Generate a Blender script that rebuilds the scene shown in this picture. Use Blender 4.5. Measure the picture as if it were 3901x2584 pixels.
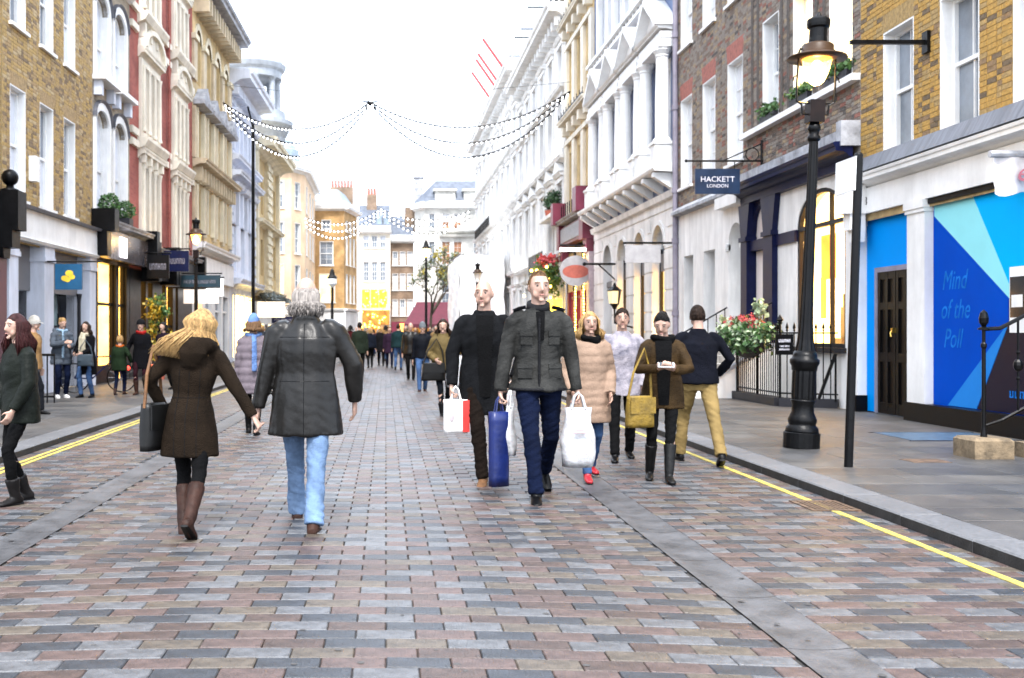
import bpy, bmesh, math, random
from mathutils import Vector, Matrix, noise
random.seed(7)
for o in list(bpy.data.objects): bpy.data.objects.remove(o)
S = bpy.context.scene
COL = S.collection
PI = math.pi

# ---------------------------------------------------------------- camera
# level camera looking straight down the street, 36.5 mm lens, off-centre crop
cam_d = bpy.data.cameras.new('camera'); cam = bpy.data.objects.new('camera', cam_d); COL.objects.link(cam)
cam.location = (0, 0, 1.42); cam.rotation_euler = (PI/2, 0, 0)
cam_d.sensor_width = 36; cam_d.lens = 36.5
cam_d.shift_x = 0.1232; cam_d.shift_y = -0.0059
cam_d.clip_end = 2000
cam_d.dof.use_dof = True; cam_d.dof.focus_distance = 6.5; cam_d.dof.aperture_fstop = 4.0
S.camera = cam

# ---------------------------------------------------------------- sky, sun, exposure
SUN_EL, SUN_AZ = math.radians(56), math.radians(182)     # veiled sun high behind the camera
w = bpy.data.worlds.new('World'); S.world = w; w.use_nodes = True
nt = w.node_tree; bg = nt.nodes['Background']
sky = nt.nodes.new('ShaderNodeTexSky'); sky.sky_type = 'NISHITA'; sky.sun_disc = False
sky.sun_elevation = SUN_EL; sky.sun_rotation = SUN_AZ
sky.air_density = 1.0; sky.dust_density = 6.0; sky.ozone_density = 1.0
mixn = nt.nodes.new('ShaderNodeMix'); mixn.data_type = 'RGBA'; mixn.inputs[0].default_value = 0.75   # thin even cloud over the blue
nt.links.new(sky.outputs[0], mixn.inputs[6]); mixn.inputs[7].default_value = (6.9, 7.7, 8.9, 1)
nt.links.new(mixn.outputs[2], bg.inputs[0]); bg.inputs[1].default_value = 0.135
sun_d = bpy.data.lights.new('sun', 'SUN'); sun_d.energy = 1.5; sun_d.angle = math.radians(11); sun_d.color = (1, .98, .95)
sun = bpy.data.objects.new('sun', sun_d); COL.objects.link(sun)
sun.rotation_euler = (PI/2 - SUN_EL, 0, PI - SUN_AZ)
S.view_settings.view_transform = 'Standard'; S.view_settings.look = 'None'
S.view_settings.gamma = 1; S.view_settings.exposure = 1.85; S.view_settings.use_curve_mapping = False
S.render.engine = 'CYCLES'
S.cycles.max_bounces = 6; S.cycles.diffuse_bounces = 3; S.cycles.glossy_bounces = 3; S.cycles.transparent_max_bounces = 8
S.cycles.caustics_reflective = False; S.cycles.caustics_refractive = False
S.cycles.sample_clamp_indirect = 6

# ---------------------------------------------------------------- materials
MATS = {}
def N(nt, t, **k):
    n = nt.nodes.new(t)
    for a, b in k.items(): setattr(n, a, b)
    return n
def mat(name, col, rough=.6, var=.12, scale=6.0, bump=.0, bscale=40.0, metal=0, spec=.5, emit=None, estr=0, stretch=None, coat=0, col2=None, dirt=0, dscale=(.7, .7, .7), gain=1):
    """principled material with noise-driven colour variation and fine relief"""
    if name in MATS: return MATS[name]
    col = tuple(c*gain for c in col)
    m = bpy.data.materials.new(name); m.use_nodes = True; t = m.node_tree
    b = t.nodes['Principled BSDF']
    b.inputs['Roughness'].default_value = rough; b.inputs['Metallic'].default_value = metal
    b.inputs['Specular IOR Level'].default_value = spec
    if coat: b.inputs['Coat Weight'].default_value = coat; b.inputs['Coat Roughness'].default_value = .15
    tc = N(t, 'ShaderNodeTexCoord'); src = tc.outputs['Object']
    if stretch:
        mp = N(t, 'ShaderNodeMapping'); mp.inputs['Scale'].default_value = stretch
        t.links.new(src, mp.inputs[0]); src = mp.outputs[0]
    if var > 0:
        nz = N(t, 'ShaderNodeTexNoise'); nz.inputs['Scale'].default_value = scale; nz.inputs['Detail'].default_value = 6; nz.inputs['Roughness'].default_value = .65
        t.links.new(src, nz.inputs['Vector'])
        cr = N(t, 'ShaderNodeValToRGB'); c2 = col2 or tuple(c*(1-var*2.2) for c in col); c1 = tuple(min(1, c*(1+var)) for c in col)
        cr.color_ramp.elements[0].color = (*c2, 1); cr.color_ramp.elements[1].color = (*c1, 1)
        cr.color_ramp.elements[0].position = .3; cr.color_ramp.elements[1].position = .62
        t.links.new(nz.outputs[0], cr.inputs[0]); t.links.new(cr.outputs[0], b.inputs['Base Color'])
        if dirt:                                        # broad stains and wear laid over many pieces, in world space
            ge = N(t, 'ShaderNodeNewGeometry'); dm = N(t, 'ShaderNodeMapping'); dm.inputs['Scale'].default_value = dscale; t.links.new(ge.outputs['Position'], dm.inputs[0])
            dn = N(t, 'ShaderNodeTexNoise'); dn.inputs['Scale'].default_value = 1; dn.inputs['Detail'].default_value = 8; dn.inputs['Roughness'].default_value = .7; t.links.new(dm.outputs[0], dn.inputs['Vector'])
            dr = N(t, 'ShaderNodeMapRange'); dr.inputs[1].default_value = .32; dr.inputs[2].default_value = .62; dr.inputs[3].default_value = 1-dirt; dr.inputs[4].default_value = 1+dirt*.25; t.links.new(dn.outputs[0], dr.inputs[0])
            mx = N(t, 'ShaderNodeMix'); mx.data_type = 'RGBA'; mx.blend_type = 'MULTIPLY'; mx.inputs[0].default_value = 1; t.links.new(cr.outputs[0], mx.inputs[6]); t.links.new(dr.outputs[0], mx.inputs[7]); t.links.new(mx.outputs[2], b.inputs['Base Color'])
        mr = N(t, 'ShaderNodeMapRange'); mr.inputs[3].default_value = max(.02, rough-.12); mr.inputs[4].default_value = min(1, rough+.12)
        t.links.new(nz.outputs[0], mr.inputs[0]); t.links.new(mr.outputs[0], b.inputs['Roughness'])
    else:
        b.inputs['Base Color'].default_value = (*col, 1)
    if bump > 0:
        n2 = N(t, 'ShaderNodeTexNoise'); n2.inputs['Scale'].default_value = bscale; n2.inputs['Detail'].default_value = 5
        t.links.new(src, n2.inputs['Vector'])
        bp = N(t, 'ShaderNodeBump'); bp.inputs['Strength'].default_value = min(1, bump); bp.inputs['Distance'].default_value = .02*max(1, bump)
        t.links.new(n2.outputs[0], bp.inputs['Height']); t.links.new(bp.outputs[0], b.inputs['Normal'])
    if emit:
        b.inputs['Emission Color'].default_value = (*emit, 1); b.inputs['Emission Strength'].default_value = estr
    MATS[name] = m; return m
def emis(name, col, s, var=0, scale=3):
    if name in MATS: return MATS[name]
    m = mat(name, tuple(c*.6 for c in col), .5, 0, emit=col, estr=s)
    if var:
        t = m.node_tree; b = t.nodes['Principled BSDF']; tc = N(t, 'ShaderNodeTexCoord')
        nz = N(t, 'ShaderNodeTexNoise'); nz.inputs['Scale'].default_value = scale; nz.inputs['Detail'].default_value = 4
        t.links.new(tc.outputs['Object'], nz.inputs['Vector'])
        mr = N(t, 'ShaderNodeMapRange'); mr.inputs[1].default_value = .35; mr.inputs[2].default_value = .68; mr.inputs[3].default_value = s*(1-var); mr.inputs[4].default_value = s*(1+var)
        t.links.new(nz.outputs[0], mr.inputs[0]); t.links.new(mr.outputs[0], b.inputs['Emission Strength'])
    return m
def brickmat(name, c1, c2, mortar, axis='Y', bw=.235, bh=.076):
    m = bpy.data.materials.new(name); m.use_nodes = True; t = m.node_tree; b = t.nodes['Principled BSDF']
    b.inputs['Roughness'].default_value = .85; b.inputs['Specular IOR Level'].default_value = .2
    g = N(t, 'ShaderNodeNewGeometry'); sp = N(t, 'ShaderNodeSeparateXYZ'); cb = N(t, 'ShaderNodeCombineXYZ')
    t.links.new(g.outputs['Position'], sp.inputs[0]); t.links.new(sp.outputs[axis], cb.inputs[0]); t.links.new(sp.outputs['Z'], cb.inputs[1])
    br = N(t, 'ShaderNodeTexBrick'); br.inputs['Color1'].default_value = (*c1, 1); br.inputs['Color2'].default_value = (*c2, 1); br.inputs['Mortar'].default_value = (*mortar, 1)
    br.inputs['Scale'].default_value = 1; br.inputs['Brick Width'].default_value = bw; br.inputs['Row Height'].default_value = bh; br.inputs['Mortar Size'].default_value = .008
    t.links.new(cb.outputs[0], br.inputs['Vector'])
    nz = N(t, 'ShaderNodeTexNoise'); nz.inputs['Scale'].default_value = 1.2; nz.inputs['Detail'].default_value = 7; t.links.new(g.outputs['Position'], nz.inputs['Vector'])
    mr = N(t, 'ShaderNodeMapRange'); mr.inputs[1].default_value = .3; mr.inputs[2].default_value = .7; mr.inputs[3].default_value = .62; mr.inputs[4].default_value = 1.25
    t.links.new(nz.outputs[0], mr.inputs[0])
    mx = N(t, 'ShaderNodeMix'); mx.data_type = 'RGBA'; mx.blend_type = 'MULTIPLY'; mx.inputs[0].default_value = 1
    t.links.new(br.outputs[0], mx.inputs[6]); t.links.new(mr.outputs[0], mx.inputs[7]); t.links.new(mx.outputs[2], b.inputs['Base Color'])
    bp = N(t, 'ShaderNodeBump'); bp.inputs['Strength'].default_value = .5; bp.inputs['Distance'].default_value = .01; bp.invert = True
    t.links.new(br.outputs['Fac'], bp.inputs['Height']); t.links.new(bp.outputs[0], b.inputs['Normal'])
    MATS[name] = m; return m

FDIRT = dict(dirt=.28, dscale=(1.6, 1.6, .25))
white = mat('white_paint', (.80, .80, .79), .5, .05, 1.5, .08, 30, dirt=.15, dscale=(1.6, 1.6, .3))
white2 = mat('white_stucco', (.80, .79, .77), .7, .06, .8, .12, 25, **FDIRT)
cream = mat('cream_stone', (.72, .64, .46), .7, .08, 1.2, .15, 20, **FDIRT)
ivory = mat('ivory_render', (.76, .70, .58), .7, .07, 1.0, .1, 20, **FDIRT)
ochre = mat('ochre_stone', (.56, .41, .20), .75, .14, 1.0, .15, 18, **FDIRT)
sandst = mat('sandstone', (.56, .46, .31), .75, .14, 1.5, .2, 18, **FDIRT)
bluegrey = mat('bluegrey_render', (.10, .14, .25), .7, .06, 1.0, .1, 25)
bluewhite = mat('pale_blue_white', (.66, .70, .80), .6, .05, 1.0, .1, 25, **FDIRT)
navy = mat('navy_paint', (.0045, .0075, .038), .38, .15, 4, .03, 40, spec=.15)
black = mat('black_paint', (.003, .003, .0035), .38, .2, 6, .06, 60, spec=.14)
iron = mat('black_iron', (.0025, .0025, .003), .36, .25, 9, .12, 45, spec=.18)
dkgrey = mat('dark_grey', (.018, .018, .022), .45, .1, 3, spec=.15)
midgrey = mat('mid_grey_paint', (.15, .147, .155), .5, .08, 2)
lead = mat('lead_sheet', (.09, .095, .115), .5, .3, 2.5, .1, 10, stretch=(1, 6, .6))
slate = mat('roof_slate', (.10, .115, .145), .55, .2, 3, .2, 12)
leadroof = mat('lead_roof', (.22, .28, .34), .5, .15, 2, .1, 8)
maroon = mat('maroon_paint', (.16, .02, .045), .4, .1, 3)
glass = mat('window_glass', (.17, .20, .24), .06, .25, .7, 0, spec=1.0)
glassd = mat('dark_glass', (.02, .025, .03), .05, .2, .8, 0, spec=.9)
blind = mat('pale_blind', (.62, .66, .74), .35, .12, .9, 0, spec=.6, coat=.5)
curtain = mat('net_curtain', (.70, .71, .74), .55, .18, 5, .3, 18, stretch=(3, 3, .15))
stonecap = mat('weathered_stone', (.34, .35, .38), .75, .25, 3, .3, 20)
stone = mat('grey_stone', (.38, .36, .33), .75, .18, 4, .3, 25)
mortar = mat('lime_mortar', (.30, .27, .22), .9, .2, 5, .3, 60)
terra = mat('terracotta', (.42, .11, .07), .7, .15, 4)
pipe_m = mat('lilac_grey_paint', (.22, .20, .25), .45, .1, 4)
fol = mat('leaf_green', (.05, .12, .03), .5, .35, 12)
fol2 = mat('leaf_dark', (.022, .065, .02), .5, .35, 12)
folv = mat('leaf_variegated', (.30, .38, .24), .5, .3, 20)
folo = mat('leaf_olive_yellow', (.30, .25, .03), .5, .3, 10)
bark = mat('bark', (.09, .07, .05), .9, .3, 20, .5, 30)
flower = mat('red_blossom', (.50, .07, .08), .6, .3, 30)

# ---------------------------------------------------------------- mesh helpers
TS = bpy.data.scenes.new('workbench')                   # scratch scene for evaluating modifiers, removed at the end
def ts_dg():
    TS.view_layers[0].update()
    with bpy.context.temp_override(scene=TS, view_layer=TS.view_layers[0]): return bpy.context.evaluated_depsgraph_get()
WL = {}                                                # world location of every root
def wl(o):
    return WL.get(o.name, Vector((0, 0, 0))) if o else Vector((0, 0, 0))
class Fac:
    """a facade plane: u along the street, v up, w outwards from the wall"""
    def __init__(s, ox, oy, ux, uy, nx, ny): s.a = (ox, oy, ux, uy, nx, ny)
    def __call__(s, u, v, w=0):
        ox, oy, ux, uy, nx, ny = s.a
        return (ox+ux*u+nx*w, oy+uy*u+ny*w, v)
FR = Fac(8.1, 0, 0, 1, -1, 0)
FL = Fac(-8.15, 0, .022, 1, 1, -.022)
ID = lambda x, y, z: (x, y, z)
class MB:
    def __init__(s, F=None): s.v = []; s.f = []; s.mi = []; s.F = F or ID; s.m = 0
    def add(s, vs, fs):
        n = len(s.v); F = s.F
        s.v += [F(*p) for p in vs]; s.f += [tuple(i+n for i in f) for f in fs]; s.mi += [s.m]*len(fs); return s
    def box(s, a, b, c, d, e, f):
        if a > b: a, b = b, a
        if c > d: c, d = d, c
        if e > f: e, f = f, e
        return s.add([(a, c, e), (b, c, e), (b, d, e), (a, d, e), (a, c, f), (b, c, f), (b, d, f), (a, d, f)],
                     [(0, 3, 2, 1), (4, 5, 6, 7), (0, 1, 5, 4), (1, 2, 6, 5), (2, 3, 7, 6), (3, 0, 4, 7)])
    def bbox(s, a, b, c, d, e, f, k=.01):
        """box with chamfered top edges (top = +e..f face at f)"""
        vs = [(a, c, e), (b, c, e), (b, d, e), (a, d, e), (a, c, f-k), (b, c, f-k), (b, d, f-k), (a, d, f-k), (a+k, c+k, f), (b-k, c+k, f), (b-k, d-k, f), (a+k, d-k, f)]
        fs = [(8, 9, 10, 11)]
        for i in range(4):
            j = (i+1) % 4; fs += [(i, j, j+4, i+4), (i+4, j+4, j+8, i+8)]
        return s.add(vs, fs)
    def quad(s, *p): return s.add(p, [tuple(range(len(p)))])
    def prism(s, poly, w0, w1):
        """polygon in (u,v) extruded from w0 to w1"""
        n = len(poly)
        return s.add([(u, v, w0) for u, v in poly]+[(u, v, w1) for u, v in poly],
                     [tuple(range(n-1, -1, -1)), tuple(range(n, 2*n))]+[(i, (i+1) % n, n+(i+1) % n, n+i) for i in range(n)])
    def profile(s, prof, u0, u1):
        """(v,w) moulding profile swept along u"""
        n = len(prof)
        return s.add([(u0, v, w) for v, w in prof]+[(u1, v, w) for v, w in prof],
                     [tuple(range(n)), tuple(range(2*n-1, n-1, -1))]+[(i, n+i, n+(i+1) % n, (i+1) % n) for i in range(n)])
    def tube(s, pts, r, n=8, cap=True, el=None):
        """tapered tube along a polyline; el=(sx, sy) flattens it"""
        pts = [Vector(p) for p in pts]; k = len(pts); rs = r if isinstance(r, (list, tuple)) else [r]*k
        vs = []; prev = None
        for i in range(k):
            d = (pts[min(i+1, k-1)]-pts[max(i-1, 0)])
            if d.length < 1e-9: d = Vector((0, 0, 1))
            d.normalize()
            if prev is None: a = d.orthogonal().normalized() if abs(d.z) < .99 else Vector((1, 0, 0))
            else:
                a = prev-d*prev.dot(d)
                a = a.normalized() if a.length > 1e-6 else d.orthogonal().normalized()
            prev = a; b = d.cross(a)
            for j in range(n):
                t = 2*PI*j/n; q = pts[i]+(a*math.cos(t)*(el[0] if el else 1)+b*math.sin(t)*(el[1] if el else 1))*rs[i]
                vs.append(tuple(q))
        fs = [(i*n+j, i*n+(j+1) % n, (i+1)*n+(j+1) % n, (i+1)*n+j) for i in range(k-1) for j in range(n)]
        if cap: fs += [tuple(range(n-1, -1, -1)), tuple(range((k-1)*n, k*n))]
        return s.add(vs, fs)
    def lathe(s, prof, cx, cy, n=20, flute=0):
        """(r,z) profile turned about the vertical axis at cx,cy"""
        vs = []; fs = []; k = len(prof)
        for r, z in prof:
            for j in range(n):
                rr = r*(1-flute*(j % 2)) if flute else r
                vs.append((cx+rr*math.cos(2*PI*j/n), cy+rr*math.sin(2*PI*j/n), z))
        fs = [(i*n+j, i*n+(j+1) % n, (i+1)*n+(j+1) % n, (i+1)*n+j) for i in range(k-1) for j in range(n)]
        fs += [tuple(range(n-1, -1, -1)), tuple(range((k-1)*n, k*n))]
        return s.add(vs, fs)
    def ball(s, c, r, n=10, m=6):
        rx, ry, rz = r if isinstance(r, (list, tuple)) else (r, r, r)
        vs = [(c[0], c[1], c[2]-rz)]
        for i in range(1, m):
            p = -PI/2+PI*i/m
            vs += [(c[0]+rx*math.cos(p)*math.cos(2*PI*j/n), c[1]+ry*math.cos(p)*math.sin(2*PI*j/n), c[2]+rz*math.sin(p)) for j in range(n)]
        vs.append((c[0], c[1], c[2]+rz)); fs = []
        for j in range(n):
            fs.append((0, 1+(j+1) % n, 1+j)); fs.append((len(vs)-1, 1+(m-2)*n+j, 1+(m-2)*n+(j+1) % n))
        fs += [(1+i*n+j, 1+i*n+(j+1) % n, 1+(i+1)*n+(j+1) % n, 1+(i+1)*n+j) for i in range(m-2) for j in range(n)]
        return s.add(vs, fs)
    def mesh(s, name, mats, off=Vector((0, 0, 0)), smooth=False):
        me = bpy.data.meshes.new(name)
        me.from_pydata([(p[0]-off.x, p[1]-off.y, p[2]-off.z) for p in s.v], [], s.f)
        for m in (mats if isinstance(mats, (list, tuple)) else [mats]): me.materials.append(m)
        if any(s.mi): me.polygons.foreach_set('material_index', s.mi)
        if smooth: me.polygons.foreach_set('use_smooth', [True]*len(s.f))
        me.update(); return me
    def build(s, name, mats, parent=None, smooth=False):
        loc = wl(parent)
        o = bpy.data.objects.new(name, s.mesh(name, mats, loc, smooth)); COL.objects.link(o)
        if parent: o.parent = parent; WL[o.name] = loc
        return o
def tag(o, label=None, cat=None, group=None, kind=None):
    if label: o['label'] = label
    if cat: o['category'] = cat
    if group: o['group'] = group
    if kind: o['kind'] = kind
    return o
def root(name, loc, label, cat, group=None):
    o = bpy.data.objects.new(name, None); COL.objects.link(o); o.location = loc; o.empty_display_size = .2
    WL[o.name] = Vector(loc); return tag(o, label, cat, group)
def inst(name, me, parent, loc, rot=None):
    """another object sharing mesh data"""
    o = bpy.data.objects.new(name, me); COL.objects.link(o); o.parent = parent
    o.location = Vector(loc)-wl(parent)
    if rot: o.rotation_euler = rot
    return o
def text_obj(name, body, F, u, v, w, size, m, parent, flip=False, ext=.004, shear=0, along=None, sx=1):
    """flat lettering laid on a facade frame: along = +1 reads towards +u, -1 towards -u"""
    cu = bpy.data.curves.new(name, 'FONT'); cu.body = body; cu.size = size; cu.align_x = 'CENTER'; cu.align_y = 'CENTER'; cu.extrude = ext; cu.shear = shear; cu.resolution_u = 3
    o = bpy.data.objects.new(name, cu); TS.collection.objects.link(o)
    dg = ts_dg(); me = bpy.data.meshes.new_from_object(o.evaluated_get(dg))
    bpy.data.objects.remove(o); bpy.data.curves.remove(cu)
    loc = wl(parent); s = -1 if flip else 1
    for q in me.vertices:
        p = F(u+s*q.co.x*sx, v+q.co.y, w+q.co.z); q.co = (p[0]-loc.x, p[1]-loc.y, p[2]-loc.z)
    me.materials.clear(); me.materials.append(m)
    o = bpy.data.objects.new(name, me); COL.objects.link(o); o.parent = parent; WL[o.name] = loc
    return o
def glyphs(F, u, v, w, width, h, n, m, parent):
    """illegible lettering: a row of pale strokes as far-off words show"""
    rr = random.Random(n*7+int(u*10)); M_ = MB(F)
    for i in range(n):
        a = u-width/2+width*i/n; cw = width/n*.74
        M_.box(a, a+cw*.28, v-h/2, v+h/2, w, w+.004)
        if rr.random() < .7: M_.box(a+cw*.72, a+cw, v-h/2, v+h/2, w, w+.004)
        t = rr.choice([-.42, 0, .42])*h; M_.box(a+cw*.28, a+cw*.72, v+t-h*.1, v+t+h*.1, w, w+.004)
    return M_.build('lettering', m, parent)
# ================================================================ ground
bed = mat('sett_bedding', (.045, .041, .037), .9, .25, 8, .3, 50)
sett_m = [mat('sett_rose', (.084, .055, .048), .40, .24, 14, .4, 90, spec=.5, dirt=.22), mat('sett_bluegrey', (.029, .033, .040), .38, .26, 14, .35, 90, spec=.5, dirt=.22),
          mat('sett_palegrey', (.092, .094, .100), .40, .24, 14, .4, 90, spec=.5, dirt=.22), mat('sett_buff', (.085, .068, .051), .42, .26, 14, .4, 90, spec=.5, dirt=.22),
          mat('sett_brown', (.060, .039, .032), .40, .26, 14, .4, 90, spec=.5, dirt=.22)]
SW = [.33, .24, .25, .09, .09]
chan_m = mat('channel_concrete', (.075, .075, .079), .45, .25, 5, .35, 60, spec=.45, dirt=.4)
gran = mat('kerb_granite', (.115, .115, .12), .6, .15, 22, .25, 120, dirt=.35)
gran_d = mat('kerb_face_dirt_shade', (.016, .015, .0145), .7, .35, 6, .3, 60)
flag_m = [mat('flag_buff', (.070, .062, .055), .5, .16, 3, .25, 60, dirt=.4), mat('flag_grey', (.062, .060, .059), .48, .16, 3, .25, 60, dirt=.4), mat('flag_pale', (.084, .078, .071), .52, .16, 3, .25, 60, dirt=.4), mat('flag_dark', (.050, .048, .046), .46, .18, 3, .25, 60, dirt=.4)]
yel = mat('yellow_road_paint', (.44, .35, .055), .65, .3, 14, .4, 60, col2=(.14, .115, .05))
ground = tag(MB().quad((-400, -60, -.30), (400, -60, -.30), (400, 700, -.30), (-400, 700, -.30)).build('ground', mat('far_ground', (.2, .2, .2), .9)), kind='structure')
XA, XB = -4.2, 3.8                 # kerb faces
C0, C1, C2, C3 = -2.65, -2.36, 1.80, 2.105    # dished channels
def rz(x):
    return .045*(1-((x+.28)/2.08)**2) if C1 < x < C2 else 0.0
m = MB()
xs = [XA-.05, C0, C1]+[C1+(C2-C1)*i/10 for i in range(1, 10)]+[C2, C3, XB+.05]
for a, b in zip(xs[:-1], xs[1:]): m.quad((a, 0, rz(a)-.014), (b, 0, rz(b)-.014), (b, 130, rz(b)-.014), (a, 130, rz(a)-.014))
m.box(XA-.05, XB+.05, 0, 130, -.25, -.12)
road = tag(m.build('road', bed), kind='structure')
LEN, ROW, GX, GY = .273, .136, .008, .006
def sett_mesh(name, L, Wd, mm):
    k = .005; h = .03
    b = MB(); b.bbox(-L/2, L/2, -Wd/2, Wd/2, -h, 0, k); return b.mesh(name, mm)
SM = {}
cand = []; y = .6; r = 0; below = {}
while y < 62:
    for (a, b) in ((XA, C0), (C1, C2), (C3, XB)):
        x = a-(LEN/2 if r % 2 else 0)+(.04 if a == C1 else 0); lastk = -1
        while x < b-.02:
            p, q = max(x, a), min(x+LEN, b)
            if q-p > .05:                               # layers avoid like next to like
                for _ in range(6):
                    kc = random.choices(range(5), SW)[0]
                    if kc != lastk and kc not in (below.get((r-1, int(x/LEN*2)), -1), below.get((r-1, int(x/LEN*2)+1), -1)): break
                lastk = kc; below[(r, int(x/LEN*2))] = kc; below[(r, int(x/LEN*2)+1)] = kc
                cand.append(((p+q)/2, y+ROW/2, q-p-GX, kc))
            x += LEN
    y += ROW; r += 1
def vis(c):
    X, Y = c[0], c[1]
    return Y > 4.2 and 892+2400*X/Y > -40 and 892+2400*X/Y < 2400
near = sorted([c for c in cand if vis(c)], key=lambda c: c[1])[:300]; ns = set(near)
for X, Y, L, k in near:
    key = (round(L, 2), k)
    if key not in SM: SM[key] = sett_mesh('sett', round(L, 2), ROW-GY, sett_m[k])
    sl = math.atan((rz(X+.05)-rz(X-.05))/.1) if C1+.1 < X < C2-.1 else 0
    inst('sett', SM[key], road, (X, Y, rz(X)+random.uniform(-.002, .0015)), (random.uniform(-.008, .008), -sl+random.uniform(-.006, .006), random.uniform(-.006, .006)))
m = MB()
for c in cand:
    if c in ns: continue
    X, Y, L, k = c; m.m = k; z = rz(X)+random.uniform(-.002, .0015); W2 = (ROW-GY)/2
    if Y < 26: m.bbox(X-L/2, X+L/2, Y-W2, Y+W2, z-.02, z, .004)
    else: m.box(X-L/2, X+L/2, Y-W2, Y+W2, z-.02, z)
tag(m.build('setts', sett_m, road), kind='stuff')
far_sett = brickmat('far_setts', (.135, .115, .105), (.09, .09, .095), (.05, .045, .04), 'X', .273, .136)
t = far_sett.node_tree
for l in list(t.links):
    if l.from_socket.name == 'Z': s_ = l.to_socket; sp_ = l.from_node; t.links.remove(l); t.links.new(sp_.outputs['Y'], s_)
m = MB()
for a, b in zip(xs[:-1], xs[1:]): m.quad((a, 62, rz(a)), (b, 62, rz(b)), (b, 130, rz(b)), (a, 130, rz(a)))
m.build('far_setts', far_sett, road)
# dished channel slabs
for a, b in ((C0, C1), (C2, C3)):
    y = 1.0
    while y < 62:
        L = .92; m = MB(); k = 7
        for i in range(k):
            x0 = a+.004+(b-a-.008)*i/k; x1 = a+.004+(b-a-.008)*(i+1)/k; f = lambda x: -.009*(1-((x-(a+b)/2)/((b-a)/2))**2)
            m.quad((x0, y+.003, f(x0)), (x1, y+.003, f(x1)), (x1, y+L-.003, f(x1)), (x0, y+L-.003, f(x0)))
        m.box(a+.004, b-.004, y+.003, y+L-.003, -.06, -.02)
        m.build('channel_slab', chan_m, road); y += L
# painted lines, slightly uneven, hugging the setts
def line(x0, wd, y0, y1, name='yellow_line'):
    m = MB(); y = y0
    while y < y1:
        st = .136; j0 = random.uniform(-.003, .003)
        m.box(x0-wd/2+j0, x0+wd/2+j0, y+.002, min(y+st-.001, y1), -.002, .0045); y += st
    return m.build(name, yel, road)
line(3.58, .062, 1, 75); line(-3.91, .055, 1, 75); line(-4.01, .055, 1, 75)
# pavements with kerbs and flagstones
def pavement(side, xk, xw_fun, name):
    s = side
    m = MB(); n = 26
    for i in range(n):
        y0, y1 = 1+i*5, 6+i*5
        xa0, xa1 = xk, xk; xb0, xb1 = xw_fun(y0), xw_fun(y1)
        m.quad((xa0+s*.3, y0, .066), (xb0, y0, .066), (xb1, y1, .066), (xa1+s*.3, y1, .066))
    P = tag(m.build(name, bed), kind='structure')
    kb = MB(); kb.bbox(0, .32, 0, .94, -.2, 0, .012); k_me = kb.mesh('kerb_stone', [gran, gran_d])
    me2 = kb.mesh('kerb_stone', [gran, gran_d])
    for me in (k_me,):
        for p in me.polygons:                                  # vertical street face: road dirt and its shade put into a darker colour
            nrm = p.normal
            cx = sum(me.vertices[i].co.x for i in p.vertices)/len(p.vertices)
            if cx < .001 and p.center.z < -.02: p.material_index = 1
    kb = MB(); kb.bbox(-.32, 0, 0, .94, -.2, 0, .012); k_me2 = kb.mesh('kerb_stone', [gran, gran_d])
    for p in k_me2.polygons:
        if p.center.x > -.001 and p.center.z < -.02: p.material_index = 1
    y = 2.0
    while y < 62:
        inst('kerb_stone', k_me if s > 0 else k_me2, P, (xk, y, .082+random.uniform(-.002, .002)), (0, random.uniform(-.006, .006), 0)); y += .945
    m = MB(); m.box(xk, xk+s*.32, y, 130, -.2, .082); m.build('far_kerb', gran, P)
    # flags
    y = 5.0; k = 0; lim = 300; cnt = 0; fm = MB()
    while y < 60:
        dy = random.choice([.55, .62, .7]); x = xk+s*.325; xe = xw_fun(y)
        while s*(xe-x) > .12:
            L = random.uniform(.6, 1.15); x2 = x+s*L
            if s*(xe-x2) < .3: x2 = xe
            a, b = sorted((x, x2)); mi = random.choices(range(4), [.35, .35, .2, .1])[0]
            if y < 27 and cnt < 230:
                f = MB(); f.bbox(a+.003, b-.003, y+.003, y+dy-.003, .03, .080+random.uniform(-.0015, .0015), .004); f.build('flagstone', flag_m[mi], P); cnt += 1
            else:
                fm.m = mi; fm.box(a+.003, b-.003, y+.003, y+dy-.003, .05, .080)
            x = x2
        y += dy
    tag(fm.build('flagstones', flag_m, P), kind='stuff')
    m = MB()
    for i in range(14): y0, y1 = 60+i*5, 65+i*5; m.quad((xk+s*.32, y0, .08), (xw_fun(y0), y0, .08), (xw_fun(y1), y1, .08), (xk+s*.32, y1, .08))
    m.build('far_flags', flag_m[1], P)
    return P
xl = lambda y: -8.15+.022*y
pavR = pavement(1, XB, lambda y: 8.3, 'pavement_right')
pavL = pavement(-1, XA, lambda y: -8.3+.022*y, 'pavement_left')
# drain grate let into the setts beside the kerb
g = root('drain_grate', (3.62, 8.5, 0), 'rusty iron drain grate crossed by the yellow line', 'drain')
m = MB(); m.box(3.40, 3.79, 8.27, 8.31, -.01, .009); m.box(3.40, 3.79, 8.72, 8.76, -.01, .009); m.box(3.40, 3.44, 8.31, 8.72, -.01, .009); m.box(3.75, 3.79, 8.31, 8.72, -.01, .009)
rust = mat('rusty_iron', (.10, .06, .035), .7, .4, 12, .4, 60)
m.build('frame', rust, g)
MB().quad((3.44, 8.31, .0022), (3.75, 8.31, .0022), (3.75, 8.72, .0022), (3.44, 8.72, .0022)).build('sump', black, g)
bb = MB(); bb.box(-.012, .012, 0, .41, -.006, .008); bm_ = bb.mesh('bar', rust)
for i in range(8): inst('bar', bm_, g, (3.47+i*.036, 8.31, 0))
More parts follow.
